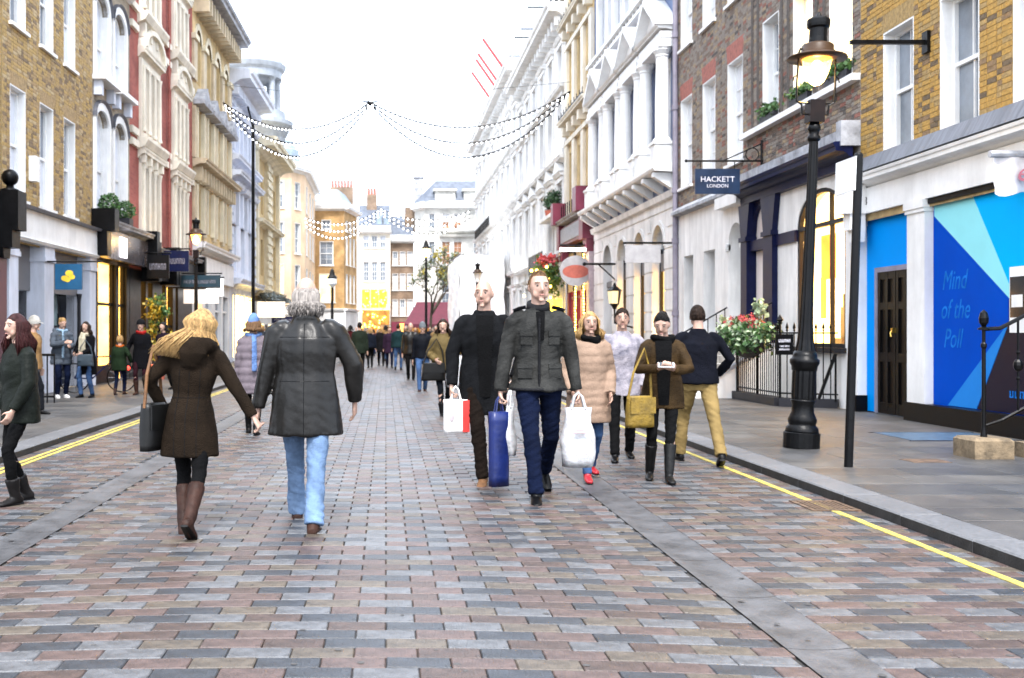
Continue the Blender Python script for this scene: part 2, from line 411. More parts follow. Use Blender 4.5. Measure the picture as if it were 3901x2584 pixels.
# blue-grey slab in the right pavement: painted reflection of the hoarding
c = root('hoarding_reflection', (7.2, 13.4, .08), 'blue-grey slab in the flagstones painted as reflection of the blue hoarding', 'painted reflection')
MB().box(6.55, 7.85, 12.9, 13.95, .06, .0855).build('plate', mat('reflected_blue', (.05, .09, .14), .45, .3, 8, .3, 40), c)
m = MB(); m.box(6.50, 7.9, 12.86, 12.9, .06, .087); m.box(6.50, 7.9, 13.95, 13.99, .06, .087); m.build('rim', dkgrey, c)
c = root('manhole_cover', (6.6, 9.6, .08), 'small rusty square manhole cover in the right pavement', 'manhole cover')
MB().box(5.45, 5.85, 10.72, 11.02, .06, .0845).build('lid', rust, c)
# trodden gum and small leaves on the setts
gm = MB(); rr = random.Random(21)
for i in range(240):
    X, Y = rr.uniform(-3.5, 3.4), 4.2+rr.random()**1.6*16; r_ = rr.uniform(.008, .02); z = rz(X)+.0015
    gm.add([(X+r_*math.cos(a), Y+r_*math.sin(a)*rr.uniform(.7, 1.2), z) for a in [2*PI*j/7 for j in range(7)]]+[(X, Y, z+.002)], [(j, (j+1) % 7, 7) for j in range(7)])
tag(gm.build('trodden_gum', mat('old_gum', (.06, .057, .055), .8), road), kind='stuff')
# ================================================================ facade helpers
shopglass = mat('shop_glass', (.05, .05, .05), .03, 0, spec=.8); shopglass.node_tree.nodes['Principled BSDF'].inputs['Alpha'].default_value = .12
warm = emis('warm_interior', (1.0, .62, .14), 1.6, .35, 1.6)
warm2 = emis('pale_warm_interior', (1.0, .70, .24), 2.2, .35, 1.4)
orange = emis('orange_interior', (1.0, .22, .02), 1.2, .3, 2)
def lin(F):
    o = F(0, 0, 0); return lambda u, v, w: tuple(p-q for p, q in zip(F(u, v, w), o))
def arc(a, b, sp, top, n=14):
    c = (a+b)/2; return [(c-(b-a)/2*math.cos(PI*i/n), sp+(top-sp)*math.sin(PI*i/n)) for i in range(n+1)]
def wall(root, F, u0, u1, v0, v1, ops, m, depth=.22, body=5.0, name='wall', roofm=None, zero=False):
    """front with real openings (a,b,c,d[,rise]) and reveals, plus sides, top and back of the block"""
    M_ = MB(F); us = sorted({u0, u1} | {x for o in ops for x in o[:2] if u0 < x < u1}); vs = sorted({v0, v1} | {x for o in ops for x in o[2:4] if v0 < x < v1})
    for i in range(len(us)-1):
        for j in range(len(vs)-1):
            cu, cv = (us[i]+us[i+1])/2, (vs[j]+vs[j+1])/2
            if any(o[0] < cu < o[1] and o[2] < cv < o[3] for o in ops): continue
            M_.quad((us[i], vs[j], 0), (us[i+1], vs[j], 0), (us[i+1], vs[j+1], 0), (us[i], vs[j+1], 0))
    for o in ops:
        a, b, c, d = o[:4]; rise = o[4] if len(o) > 4 else 0; e = -depth
        sp = d-rise
        M_.quad((a, c, 0), (a, sp, 0), (a, sp, e), (a, c, e)); M_.quad((b, c, 0), (b, c, e), (b, sp, e), (b, sp, 0)); M_.quad((a, c, 0), (a, c, e), (b, c, e), (b, c, 0))
        if rise:
            P = arc(a, b, sp, d); h = len(P)//2
            for i in range(len(P)-1): M_.quad((*P[i], 0), (*P[i], e), (*P[i+1], e), (*P[i+1], 0))
            for i in range(h): M_.quad((a, d, 0), (*P[i], 0), (*P[i+1], 0))
            for i in range(h, len(P)-1): M_.quad((b, d, 0), (*P[i], 0), (*P[i+1], 0))
        else: M_.quad((a, d, 0), (b, d, 0), (b, d, e), (a, d, e))
    e = -body
    M_.quad((u0, v0, 0), (u0, v0, e), (u0, v1, e), (u0, v1, 0)); M_.quad((u1, v0, 0), (u1, v1, 0), (u1, v1, e), (u1, v0, e)); M_.quad((u0, v1, 0), (u0, v1, e), (u1, v1, e), (u1, v1, 0)); M_.quad((u0, v0, e), (u1, v0, e), (u1, v1, e), (u0, v1, e))
    return M_.build(name, m, root)
PANES = [glass, glass, blind, curtain]
def sash(root, F, a, b, c, d, depth=.14, fr=None, pm=None, nu=1, nv=1, sill=True, rise=0, liner=True, sillm=None, simple=False, w0=0):
    fr = fr or white; pm = pm or random.choice(PANES); k = .055; e = w0-depth; M_ = MB(F)
    if liner and not simple:
        M_.box(a, a+.03, c, d-rise, e, w0+.004); M_.box(b-.03, b, c, d-rise, e, w0+.004)
        if not rise: M_.box(a+.03, b-.03, d-.03, d, e, w0+.004)
    a2, b2, c2, d2 = a+.028, b-.028, c, d-(.028 if not rise else 0); sp = d2-rise; mid = (c2+sp)/2 if rise else (c2+d2)/2
    M_.box(a2, a2+k, c2, sp, e-.07, e); M_.box(b2-k, b2, c2, sp, e-.07, e); M_.box(a2+k, b2-k, c2, c2+k*1.4, e-.07, e-.004)
    if rise:
        P = arc(a2, b2, sp, d2); Q = arc(a2+k, b2-k, sp, d2-k)
        for i in range(len(P)-1): M_.quad((*P[i], e), (*P[i+1], e), (*Q[i+1], e), (*Q[i], e)); M_.quad((*Q[i], e), (*Q[i+1], e), (*Q[i+1], e-.05), (*Q[i], e-.05))
    else: M_.box(a2+k, b2-k, d2-k, d2, e-.07, e-.002)
    M_.box(a2+k, b2-k, mid-.03, mid+.03, e-.06, e-.008)
    if not simple:
        for lo, hi, we in ((c2+k, mid, e-.05), (mid, sp if rise else d2-k, e-.035)):
            for i in range(1, nu+1):
                u = a2+k+(b2-a2-2*k)*i/(nu+1); M_.box(u-.012, u+.012, lo, hi, we-.02, we+.01)
            for j in range(1, nv+1):
                v = lo+(hi-lo)*j/(nv+1); M_.box(a2+k, b2-k, v-.011, v+.011, we-.018, we+.006)
    W_ = M_.build('window', fr, root)
    zz = e-.055
    if rise:
        P = arc(a2+k*.5, b2-k*.5, sp, d2-k*.5); MB(F).quad(*[(u, v, zz) for u, v in [(a2+k*.5, c2)]+P+[(b2-k*.5, c2)]]).build('pane', pm, W_)
    else:
        MB(F).quad((a2+k*.5, c2, zz-.012), (b2-k*.5, c2, zz-.012), (b2-k*.5, mid, zz-.012), (a2+k*.5, mid, zz-.012)).build('pane', pm, W_)
        MB(F).quad((a2+k*.5, mid, zz), (b2-k*.5, mid, zz), (b2-k*.5, d2, zz), (a2+k*.5, d2, zz)).build('pane', pm if random.random() < .6 else random.choice(PANES), W_)
    if sill:
        MB(F).prism([(a-.07, c-.085), (b+.07, c-.085), (b+.07, c-.012), (a-.07, c-.012)], e, w0+.085).build('window_sill', sillm or white, W_)
    return W_
def moulding(F, u0, u1, v, h, w, base=0):
    """classical cornice section: corona, ovolo and bed mould"""
    return [(v, base), (v+h*.12, base+w*.18), (v+h*.3, base+w*.32), (v+h*.42, base+w*.5), (v+h*.45, base+w*.86), (v+h*.72, base+w*.88), (v+h*.8, base+w*.96), (v+h, base+w), (v+h*1.06, base+w*.9), (v+h*1.12, base)]
def cornice(root, F, u0, u1, v, h, w, m, base=0, name='cornice', M_=None):
    k = M_ or MB(F); k.profile(moulding(F, u0, u1, v, h, w, base), u0, u1)
    return k if M_ else k.build(name, m, root)
BR = {}
def bricks(root, F, u0, u1, v0, v1, ops, mats, wts, nmax=300, bl=.225, bh=.076, key='b', near=True):
    """individual bricks laid in courses on the mortar face: the nearest nmax are parts, the rest one joined part"""
    lst = []; r = 0; v = v0; lf = lin(F)
    while v < v1-.02:
        vt = min(v+bh, v1); u = u0-(bl*.5 if r % 2 else 0)-(random.random()*.02)
        while u < u1-.01:
            L = bl if (int(u*37+r*3) % 3) else bl*.5
            segs = [(max(u, u0), min(u+L, u1))]
            for o in ops:
                if o[2] < (v+vt)/2 < o[3]:
                    ns_ = []
                    for p, q in segs:
                        if q <= o[0] or p >= o[1]: ns_.append((p, q)); continue
                        if p < o[0]: ns_.append((p, o[0]))
                        if q > o[1]: ns_.append((o[1], q))
                    segs = ns_
            for p, q in segs:
                if q-p > .035: lst.append((p, q, v, vt, random.choices(range(len(mats)), wts)[0]))
            u += L
        v += bh; r += 1
    full = [x for x in lst if abs((x[1]-x[0])-bl) < 1e-3]
    full.sort(key=lambda x: (x[0]+(x[2]*.25)))
    chosen = set(full[:nmax])
    for x in chosen:
        kk = (key, x[4])
        if kk not in BR:
            b = MB(lf); b.box(-bl/2+.005, bl/2-.005, -bh/2+.005, bh/2-.005, -.02, .009); BR[kk] = b.mesh('brick', mats[x[4]])
        p = F((x[0]+x[1])/2, (x[2]+x[3])/2, random.uniform(-.003, .002)); inst('brick', BR[kk], root, p)
    b = MB(F)
    for x in lst:
        if x in chosen: continue
        b.m = x[4]; j = random.uniform(-.003, .002); b.box(x[0]+.005, x[1]-.005, x[2]+.005, x[3]-.005, -.01, .009+j)
    tag(b.build('bricks', mats, root), kind='stuff')
def shop_interior(root, F, a, b, c, d, deep=1.1, m=None, items=4, seed=1, wb=-.25, shelfm=None):
    rr = random.Random(seed); m = m or warm; M_ = MB(F); e = wb-deep
    I = M_.quad((a, c, e), (b, c, e), (b, d, e), (a, d, e)).build('lit_interior', m, root)
    M_ = MB(F); M_.quad((a, c, wb), (a, d, wb), (a, d, e), (a, c, e)); M_.quad((b, c, wb), (b, d, wb), (b, d, e), (b, c, e)); M_.quad((a, d, wb), (b, d, wb), (b, d, e), (a, d, e)); M_.quad((a, c, wb), (b, c, wb), (b, c, e), (a, c, e))
    M_.build('shop_lining', m if m is not orange else warm, I)  # lining walls glow by themselves, standing in for shop light on them
    tones = [mat('goods_orange', (.7, .2, .03), .6), mat('goods_tan', (.45, .28, .12), .6), mat('goods_white', (.8, .75, .65), .6), mat('goods_dark', (.08, .05, .04), .6), mat('goods_red', (.45, .05, .04), .6)]
    for i in range(items):
        w_ = (b-a)/(items*1.7); u = a+(b-a)*(i+.5)/items; h = rr.uniform(.25, .8)*(d-c)*.6
        g = MB(F); zb_ = e+.25+rr.random()*.4
        g.box(u-w_/2, u+w_/2, c+.02, c+.22, zb_-.18, zb_+.18); g.box(u-w_*.3, u+w_*.3, c+.22, c+.22+h*.6, zb_-.1, zb_+.1); g.box(u-w_*.18, u+w_*.18, c+.22+h*.6, c+.22+h*.85, zb_-.07, zb_+.07)
        g.build('display_goods', tones[rr.randrange(5)], I)
    return I

# ================================================================ right side
yb = [mat('stock_yellow', (.40, .235, .055), .85, .18, 18, .3, 80), mat('stock_tan', (.33, .22, .085), .85, .2, 18, .3, 80), mat('stock_dark', (.13, .09, .05), .85, .25, 18, .3, 80), mat('stock_brown', (.22, .14, .07), .85, .2, 18, .3, 80)]
gb = [mat('grey_stock', (.22, .19, .16), .85, .18, 18, .3, 80), mat('grey_brown', (.16, .12, .095), .85, .2, 18, .3, 80), mat('grey_dark', (.08, .068, .06), .85, .25, 18, .3, 80), mat('grey_buff', (.28, .21, .13), .85, .2, 18, .3, 80), mat('plum_red', (.22, .09, .065), .85, .2, 18, .3, 80)]
mort_y = mat('mortar_yellow', (.40, .29, .14), .9, .2, 5, .3, 60); mort_g = mat('mortar_grey', (.30, .27, .24), .9, .2, 5, .3, 60)
redarch = mat('red_rubbed_brick', (.30, .10, .075), .8, .18, 10, .2, 60)

# ---- R1: yellow brick house with the blue hoarding
R1 = root('yellow_brick_building', (8.1, 14, 0), 'dark-flecked yellow brick building with white cornice above a bright blue shop hoarding', 'building')
win1 = [(15.92, 16.90), (14.16, 15.17), (12.40, 13.40), (10.65, 11.65)]
ops1 = [(a, b, 4.36, 6.29) for a, b in win1]+[(a, b, 7.9, 9.7) for a, b in win1]
wall(R1, FR, 9.6, 17.70, 3.3, 11.2, ops1, mort_y)
bricks(R1, FR, 9.6, 17.70, 4.30, 7.9, [(a, b, c, d+(.3 if d < 7 else 0)) for a, b, c, d in ops1], yb, [.50, .26, .12, .12], key='R1')
for a, b, c, d in ops1:
    sash(R1, FR, a, b, c, d, depth=.17, nu=1, nv=0 if d < 7 else 1, pm=glass, sill=d > 7)
    M_ = MB(FR); n = 9
    for i in range(n):                                # gauged flat arch: splayed voussoirs
        t0, t1 = i/n, (i+1)/n; q0, q1 = a+(b-a)*t0, a+(b-a)*t1; s0, s1 = a-.1+(b-a+.2)*t0, a-.1+(b-a+.2)*t1
        M_.prism([(q0+.004, d), (q1-.004, d), (s1-.004, d+.3), (s0+.004, d+.3)], 0, .007)
    M_.build('flat_arch', yb[1], R1)
MB(FR).profile([(4.05, 0), (4.07, .30), (4.33, .16), (4.36, 0)], 9.6, 17.66).build('lead_flashing', lead, R1)
cornice(R1, FR, 9.6, 17.66, 3.84, .2, .30, white)
MB(FR).box(9.6, 17.68, 3.42, 3.84, -.3, .07).build('fascia', white, R1)
tn = text_obj('house_number', '38', FR, 17.42, 3.62, .074, .2, dkgrey, R1, flip=True)
for (a, b) in ((17.70, 17.92), (15.50, 16.02), (11.2, 11.7)):
    P_ = MB(FR); P_.box(a, b, .36, 3.24, -.2, .06); P_.box(a-.02, b+.02, 3.24, 3.30, -.2, .085); P_.box(a-.035, b+.035, 3.30, 3.42, -.2, .105); P_.build('pilaster', white, R1)
    MB(FR).box(a-.03, b+.03, .08, .36, -.2, .10).build('pilaster_base', black, R1)
P_ = MB(FR); P_.box(17.36, 17.70, 3.42, 3.9, .07, .42); P_.box(17.40, 17.66, 3.15, 3.42, .06, .32); P_.prism([(17.43, 2.95), (17.63, 2.95), (17.66, 3.15), (17.40, 3.15)], .06, .24); P_.build('console', white, R1)
hb = [mat('hoarding_blue', (.0, .27, .80), .6, .03, 1, spec=.03), mat('hoarding_cyan', (.0, .38, .85), .6, .03, 1, spec=.03), mat('hoarding_aqua', (.25, .66, .72), .5, .03, 1, spec=.12), mat('hoarding_deep', (.0, .06, .44), .6, .05, 1, spec=.03), mat('hoarding_sky', (.02, .20, .60), .6, .05, 1, spec=.03), mat('hoarding_ink', (.001, .001, .015), .4, .05, 1, spec=.2)]
H = MB(FR); H.box(16.02, 17.70, .1, 3.36, -.14, -.10); H.build('blue_door_panel', hb[0], R1)
MB(FR).box(16.02, 17.70, 3.36, 3.42, -.2, -.03).build('panel_head', black, R1)
D_ = MB(FR); D_.box(17.22, 17.30, .1, 2.50, -.1, -.04); D_.box(16.02, 17.30, 2.42, 2.50, -.1, -.042); D_.build('door_frame', mat('lilac_frame', (.20, .20, .28), .5), R1)
for (a, b) in ((16.62, 17.21), (16.03, 16.60)):
    D_ = MB(FR); D_.box(a, b, .1, 2.42, -.1, -.085)
    for (c, d) in ((.22, .50), (.62, 1.02), (1.12, 1.82), (1.92, 2.32)):
        for (p, q) in ((a+.06, (a+b)/2-.035), ((a+b)/2+.035, b-.06)):
            pass
    st = [a, a+.075, (a+b)/2-.04, (a+b)/2+.04, b-.075, b]
    for i in (0, 2, 4): D_.box(st[i], st[i+1], .1, 2.42, -.085, -.055)
    for v0_, v1_ in ((.1, .28), (.95, 1.10), (1.80, 1.92), (2.30, 2.42)):
        for i in (1, 3): D_.box(st[i], st[i+1], v0_, v1_, -.085, -.057)
    dr = D_.build('door', black, R1)
D_ = MB(FR); D_.box(16.60, 16.66, 1.42, 1.50, -.06, .0); D_.tube([(16.63, 1.45, .0), (16.63, 1.42, .02), (16.60, 1.36, .02)], .012, 6); D_.build('padlock', mat('brass', (.6, .42, .1), .3, 0, metal=1), R1)
MB(FR).box(9.6, 15.50, .08, .36, -.2, .12).build('plinth', black, R1)
MB(FR).box(11.7, 15.50, 3.34, 3.42, -.2, .03).build('window_head', black, R1)
def zone(px):       # pixel on the shop plane -> facade coordinates
    x, y = px; Y = 8.1*2400/(x-892); return (Y, 1.42+(770-y)*Y/2400)
def q4(x, y): s = 801/1142*.60677; return zone(((3100*.60677)+x*s, 600*.60677+y*s))
MB(FR).box(9.7, 15.49, .36, 3.34, -.12, -.07).build('hoarding_panel', hb[3], R1)
L_ = lambda name, pts, mm, w_: MB(FR).prism(pts, -.07, w_).build(name, mm, R1)
cl = lambda P: [(max(9.75, min(15.48, u)), max(.37, min(3.33, v))) for u, v in P]
A_ = q4(632, 240); B_ = q4(838, 205); T_ = q4(1040, 700); T2 = q4(1040, 770); E_ = q4(632, 320)
L_('hoarding_graphic', cl([(9.75, 3.33), B_, T_, (9.75, 1.55)]), hb[1], -.066)
L_('hoarding_graphic', cl([A_, B_, T_, T2, E_]), hb[2], -.063)
G_ = [q4(1035, 895), q4(860, 1396), q4(705, 1378)]
L_('hoarding_graphic', cl([G_[0], G_[1], G_[2]]), hb[4], -.061)
L_('hoarding_graphic', cl([q4(1035, 770), (13.2, 1.45), (9.75, 1.45), (9.75, .37), q4(865, 1397), q4(1035, 905)]), hb[5], -.059)
ph = MB(FR); a_, b_ = q4(1130, 600), q4(1042, 940); ph.box(a_[0], b_[0], b_[1]-.03, a_[1]+.03, -.06, -.052); PHN = ph.build('phone_graphic', white, R1)
MB(FR).box(a_[0]+.015, b_[0]-.015, b_[1]+.17, a_[1]-.10, -.053, -.049).build('phone_screen', glassd, PHN)
MB(FR).box(a_[0]+.06, b_[0]-.05, b_[1]+.30, b_[1]+.46, -.05, -.047).build('screen_icon', white, PHN)
pale = mat('hoarding_script', (.01, .15, .52), .6, .2, 6, spec=.03)
for i, (s_, du) in enumerate((('Mind', 0), ('of the', -.02), ('Poll', .04))):
    text_obj('hoarding_script', s_, FR, 14.93+du, 2.17-i*.42, -.0685, .40, pale, R1, flip=True, shear=.3, sx=.8, ext=.001)
glyphs(FR, 13.1, .62, -.056, 1.0, .09, 9, pale, R1)
# bracket bar that carries no sign
B_ = root('sign_bracket', (8.1, 15.5, 5.75), 'bare black bracket bar fixed to the yellow brick wall', 'bracket')
m = MB(); m.box(6.93, 8.06, 15.47, 15.53, 5.73, 5.79); m.build('bar', iron, B_); MB().box(8.04, 8.10, 15.42, 15.58, 5.60, 5.92).build('wall_plate', iron, B_)
# ---- R2b: brown brick house with the navy shopfront
R2 = root('navy_shopfront_building', (8.1, 20.5, 0), 'brown brick house with window boxes over a navy shopfront with glowing arched window', 'building')
w2 = [(18.01, 18.96), (19.69, 20.64), (21.39, 22.31)]
ops2 = [(a, b, 5.86, 8.08) for a, b in w2]+[(a, b, 9.3, 11.0) for a, b in w2]
wall(R2, FR, 17.70, 23.30, 4.3, 12.4, ops2, mort_g, depth=.26)
bricks(R2, FR, 17.72, 23.30, 4.97, 10.3, [(a-.0, b+.0, c, d) for a, b, c, d in ops2]+[(17.7, 23.3, 5.74, 5.86)], gb, [.34, .30, .10, .10, .16], key='R2')
MB(FR).box(17.70, 23.34, 5.74, 5.855, -.05, .16).build('sill_course', white, R2)
for a, b, c, d in ops2: sash(R2, FR, a, b, c, d, depth=.22, nu=1, nv=1, pm=warm2 if (d < 9 and a < 20) else curtain, sill=False)
# recessed flues between the windows: dark brick pilaster strips
for u in (19.10, 19.45, 20.8, 21.15, 22.5, 22.85): MB(FR).box(u, u+.10, 5.86, 10.3, .0, .03).build('brick_strip', gb[2], R2)
m = MB(FR); n = 9
for i in range(n):
    a = 17.74+(23.30-17.74)*i/n; b = 17.74+(23.30-17.74)*(i+1)/n
    MB(FR).box(a+.004, b-.004, 4.70, 4.97, -.05, .16+.006*(i % 2)).build('parapet_stone', stonecap, R2)
MB(FR).box(17.70, 17.9, 4.62, 5.05, -.05, .34).build('parapet_end', stonecap, R2)
cornice(R2, FR, 17.74, 23.34, 4.42, .26, .34, navy, base=.12)
MB(FR).box(17.74, 23.34, 4.28, 4.43, -.3, .13).build('frieze', navy, R2)
for (a, b) in ((22.98, 23.36), (21.46, 21.98)):
    P_ = MB(FR); P_.box(a, b, .2, 3.55, -.2, .12); P_.prism([(a, 3.55), (b, 3.55), (b+.16, 4.28), (a-.16, 4.28)], -.2, .12); P_.box(a-.03, b+.03, 3.45, 3.55, -.2, .16); P_.box(a-.03, b+.03, .1, .45, -.2, .15)
    P_.build('pillar', navy, R2)
MB(FR).box(20.45, 22.98, 3.22, 3.45, -.2, .05).build('transom', navy, R2)
pinkp = mat('pink_white_panel', (.78, .70, .66), .5, .05, 1)
wall(R2, FR, 17.95, 21.46, .08, 4.28, [(18.30, 20.46, 1.15, 4.12, .66)], white2, depth=.3, body=2.5, name='shopfront_wall')
wall(R2, FR, 21.98, 22.98, .08, 4.28, [], pinkp, body=2.2, name='shopfront_panel').location.x = .1
P_ = MB(FR); A = arc(21.98, 22.98, 3.55, 4.2)
P_.prism([(21.98, 4.28)]+A[:8]+[(22.48, 4.28)], -.12, .0); P_.prism([(22.98, 4.28), (22.48, 4.28)]+A[7:], -.12, .0); P_.build('arch_spandrel', navy, R2)
W_ = MB(FR); A = arc(18.30, 20.46, 3.46, 4.12); Q = arc(18.38, 20.38, 3.46, 4.04)
for i in range(len(A)-1): W_.quad((*A[i], -.02), (*A[i+1], -.02), (*Q[i+1], -.02), (*Q[i], -.02)); W_.quad((*Q[i], -.02), (*Q[i+1], -.02), (*Q[i+1], -.10), (*Q[i], -.10))
W_.box(18.30, 18.38, 1.15, 3.46, -.10, -.02); W_.box(20.38, 20.46, 1.15, 3.46, -.10, -.02); W_.box(18.38, 20.38, 3.40, 3.48, -.10, -.012); W_.box(18.95, 19.01, 3.48, 4.0, -.09, -.02); W_.box(18.38, 20.38, 1.15, 1.23, -.10, -.02); W_.box(18.92, 18.99, 1.23, 3.40, -.09, -.02)
SW_ = W_.build('shop_window', dkgrey, R2)
MB(FR).quad(*[(u, v, -.07) for u, v in [(18.34, 1.2)]+arc(18.34, 20.42, 3.46, 4.08)+[(20.42, 1.2)]]).build('pane', shopglass, SW_)
shop_interior(R2, FR, 18.1, 20.6, 1.1, 4.2, 1.3, warm2, 5, 3, wb=-.12)
for (a, b, c, d, w_) in ((19.55, 20.15, 2.45, 3.3, -.35), (18.45, 18.8, 1.5, 2.6, -.4), (20.1, 20.3, 1.7, 2.5, -.4)): MB(FR).box(a, b, c, d, w_-.03, w_).build('hanging_poster', orange, R2)
MB(FR).box(18.25, 20.5, 1.06, 1.15, -.2, .10).build('stall_sill', dkgrey, R2)
# window boxes
def leaves(M_, c, ext, n, s, rr, up=.3):
    for i in range(n):
        p = [c[k]+rr.gauss(0, .42)*ext[k] for k in range(3)]
        a, b = rr.uniform(0, 2*PI), rr.uniform(-.9, 1.2); sz = s*rr.uniform(.6, 1.3)
        d = Vector((math.cos(a)*math.cos(b), math.sin(a)*math.cos(b), math.sin(b)+up)).normalized(); q = d.orthogonal().normalized(); q = (q*math.cos(rr.random()*6)+d.cross(q)*math.sin(rr.random()*6))*sz*.42
        p = Vector(p); M_.add([tuple(p), tuple(p+d*sz*.5+q), tuple(p+d*sz), tuple(p+d*sz*.5-q)], [(0, 1, 2, 3)])
for i, (a, b) in enumerate(w2):
    wb = root('window_box', FR((a+b)/2, 5.86, .1), ('leafy green window box behind the lamp head, nearest the yellow brick building', 'leafy green window box in the middle window over the navy shopfront', 'leafy green window box farthest from the yellow brick building')[i], 'window box', 'window boxes over the navy shopfront')
    MB(FR).box(a+.03, b-.03, 5.858, 6.02, -.12, .10).build('trough', dkgrey, wb)
    M_ = MB(); rr = random.Random(i); c0 = FR((a+b)/2, 6.1, .02); leaves(M_, c0, (.13, (b-a)*.62, .13), 420, .09, rr); M_.build('foliage', [fol], wb)
# hanging shop sign
hs = root('hanging_sign', (8.1, 22.27, 5.1), 'navy hanging sign with white lettering on a scrolled black bracket', 'sign')
m = MB(); m.tube([(6.46, 22.27, 5.11), (8.08, 22.27, 5.11)], .022, 8); m.tube([(7.25, 22.27, 5.12), (8.06, 22.27, 5.48)], .014, 6); m.tube([(8.06, 22.27, 5.02), (8.06, 22.27, 5.55)], .024, 8)
m.tube([(7.86+.14*math.cos(t*PI/8), 22.27, 5.25+.14*math.sin(t*PI/8)) for t in range(17)], .012, 6); m.ball((6.44, 22.27, 5.11), .035)
for x in (6.75, 7.48): m.tube([(x, 22.27, 5.1), (x, 22.27, 4.93)], .01, 6)
m.build('bracket', iron, hs)
brd = MB(); brd.box(6.63, 7.59, 22.25, 22.29, 4.40, 4.94); brd = brd.build('board', mat('navy_board', (.006, .02, .055), .35, .15, 3), hs)
FS = Fac(0, 22.25, 1, 0, 0, -1)
paleL = mat('pale_lettering', (.62, .62, .70), .6)
text_obj('lettering', 'HACKETT', FS, 7.11, 4.71, .001, .165, paleL, hs, ext=.003)
text_obj('lettering', 'LONDON', FS, 7.11, 4.57, .001, .105, paleL, hs, ext=.003)

# ---- R2a: brown brick house over white stucco
R3 = root('white_stucco_house', (8.1, 26, 0), 'grey-brown brick house with red window arches over a white stucco ground floor', 'building')
w3 = [(23.53, 24.60), (25.50, 26.53), (27.44, 28.49)]
ops3 = [(a, b, 5.38, 7.77) for a, b in w3]+[(a, b, 9.16, 11.1) for a, b in w3]
wall(R3, FR, 23.30, 28.80, 4.86, 12.6, ops3, mort_g, depth=.2)
bricks(R3, FR, 23.32, 28.72, 4.90, 11.6, [(a, b, c, d+(.42 if d < 9 else 0)) for a, b, c, d in ops3], gb, [.46, .26, .06, .14, .08], key='R3')
for a, b, c, d in ops3: sash(R3, FR, a, b, c, d, depth=.16, nu=2, nv=1, pm=curtain)
for a, b in w3:
    M_ = MB(FR); n = 9
    for i in range(n):
        t0, t1 = i/n, (i+1)/n; M_.prism([(a+(b-a)*t0+.003, 7.77), (a+(b-a)*t1-.003, 7.77), (a-.08+(b-a+.16)*t1-.003, 8.19), (a-.08+(b-a+.16)*t0+.003, 8.19)], 0, .010)
    M_.build('flat_arch', redarch, R3)
gops = [(27.36, 28.21, 1.35, 3.49), (25.55, 26.47, 1.35, 3.49), (23.58, 24.54, .9, 3.98, .47)]
wall(R3, FR, 23.36, 28.80, .08, 4.66, gops, white2, depth=.45, body=4, name='ground_floor_wall')
MB(FR).profile([(4.62, 0), (4.66, .20), (4.74, .20), (4.88, .02), (4.88, -.1), (4.62, -.1)], 23.36, 28.80).build('coping', stonecap, R3)
for o in gops[:2]: sash(R3, FR, *o[:4], depth=.4, nu=1, nv=1, liner=False, pm=glass)
dd = MB(FR); dd.box(23.62, 24.50, .9, 3.45, -.43, -.40); dd.build('door', mat('stone_white_door', (.66, .65, .62), .5), R3)
m = MB(FR); m.box(24.54, 24.66, 3.36, 3.52, -.05, .07); m.box(23.42, 23.58, 3.36, 3.52, -.05, .07); m.build('impost', white, R3)
MB(FR).quad(*[(u, v, -.41) for u, v in [(23.62, 3.46)]+arc(23.62, 24.50, 3.5, 3.94)+[(24.50, 3.46)]]).build('fanlight', glass, R3)
MB(FR).box(23.36, 24.9, 4.36, 4.62, 0, .22).build('door_hood', white, R3)
m = MB(); m.tube([(8.02, 28.77, .1), (8.02, 28.77, 13.5)], .075, 10)
for z in (1.9, 3.9, 5.3, 7.6, 9.6): m.tube([(8.02, 28.77, z), (8.02, 28.77, z+.14)], .098, 10)
m.build('drainpipe', pipe_m, R3)
# steps up to the arched door, with white string wall and handrail
st = root('entrance_steps', (7.3, 23, .08), 'white-sided stone entrance steps rising to the arched door', 'steps')
for i in range(6): MB().box(6.45+i*.27, 8.1, 21.47, 24.55, .08 if i == 0 else .08+i*.165, .08+(i+1)*.165).build('step', stone, st)
m = MB(Fac(0, 21.46, 1, 0, 0, -1)); m.prism([(6.30, .08), (8.1, .08), (8.1, 1.15), (7.9, 1.15), (6.45, .28), (6.30, .28)], 0, .16); m.build('string_wall', white2, st)
m = MB(Fac(0, 21.46, 1, 0, 0, -1)); m.prism([(6.28, .28), (6.46, .28), (7.9, 1.15), (8.1, 1.15), (8.1, 1.21), (7.88, 1.21), (6.44, .34), (6.28, .34)], -.02, .19); m.build('string_coping', stonecap, st)
hr = root('stair_railing', (7.3, 24.55, .3), 'thin black stair railing up to the arched white doorway', 'railing')
m = MB(); m.tube([(6.55, 24.5, 1.15), (8.05, 24.5, 2.02)], .02, 6); m.build('handrail', iron, hr)
for i in range(8):
    x = 6.6+i*.2; MB().tube([(x, 24.5, .2+.58*(x-6.45)), (x, 24.5, 1.18+.58*(x-6.6))], .012, 6).build('baluster', iron, hr)
hr2 = root('stair_railing', (7.0, 21.38, .3), 'black stair railing on the white string wall beside the flower planter', 'railing')
m = MB(); m.tube([(6.34, 21.37, 1.12), (7.95, 21.37, 2.05)], .02, 6); m.build('handrail', iron, hr2)
for i in range(8):
    x = 6.38+i*.21; MB().tube([(x, 21.37, .32+.58*max(0, x-6.45)), (x, 21.37, 1.14+.58*(x-6.34))], .016, 6).build('baluster', iron, hr2)
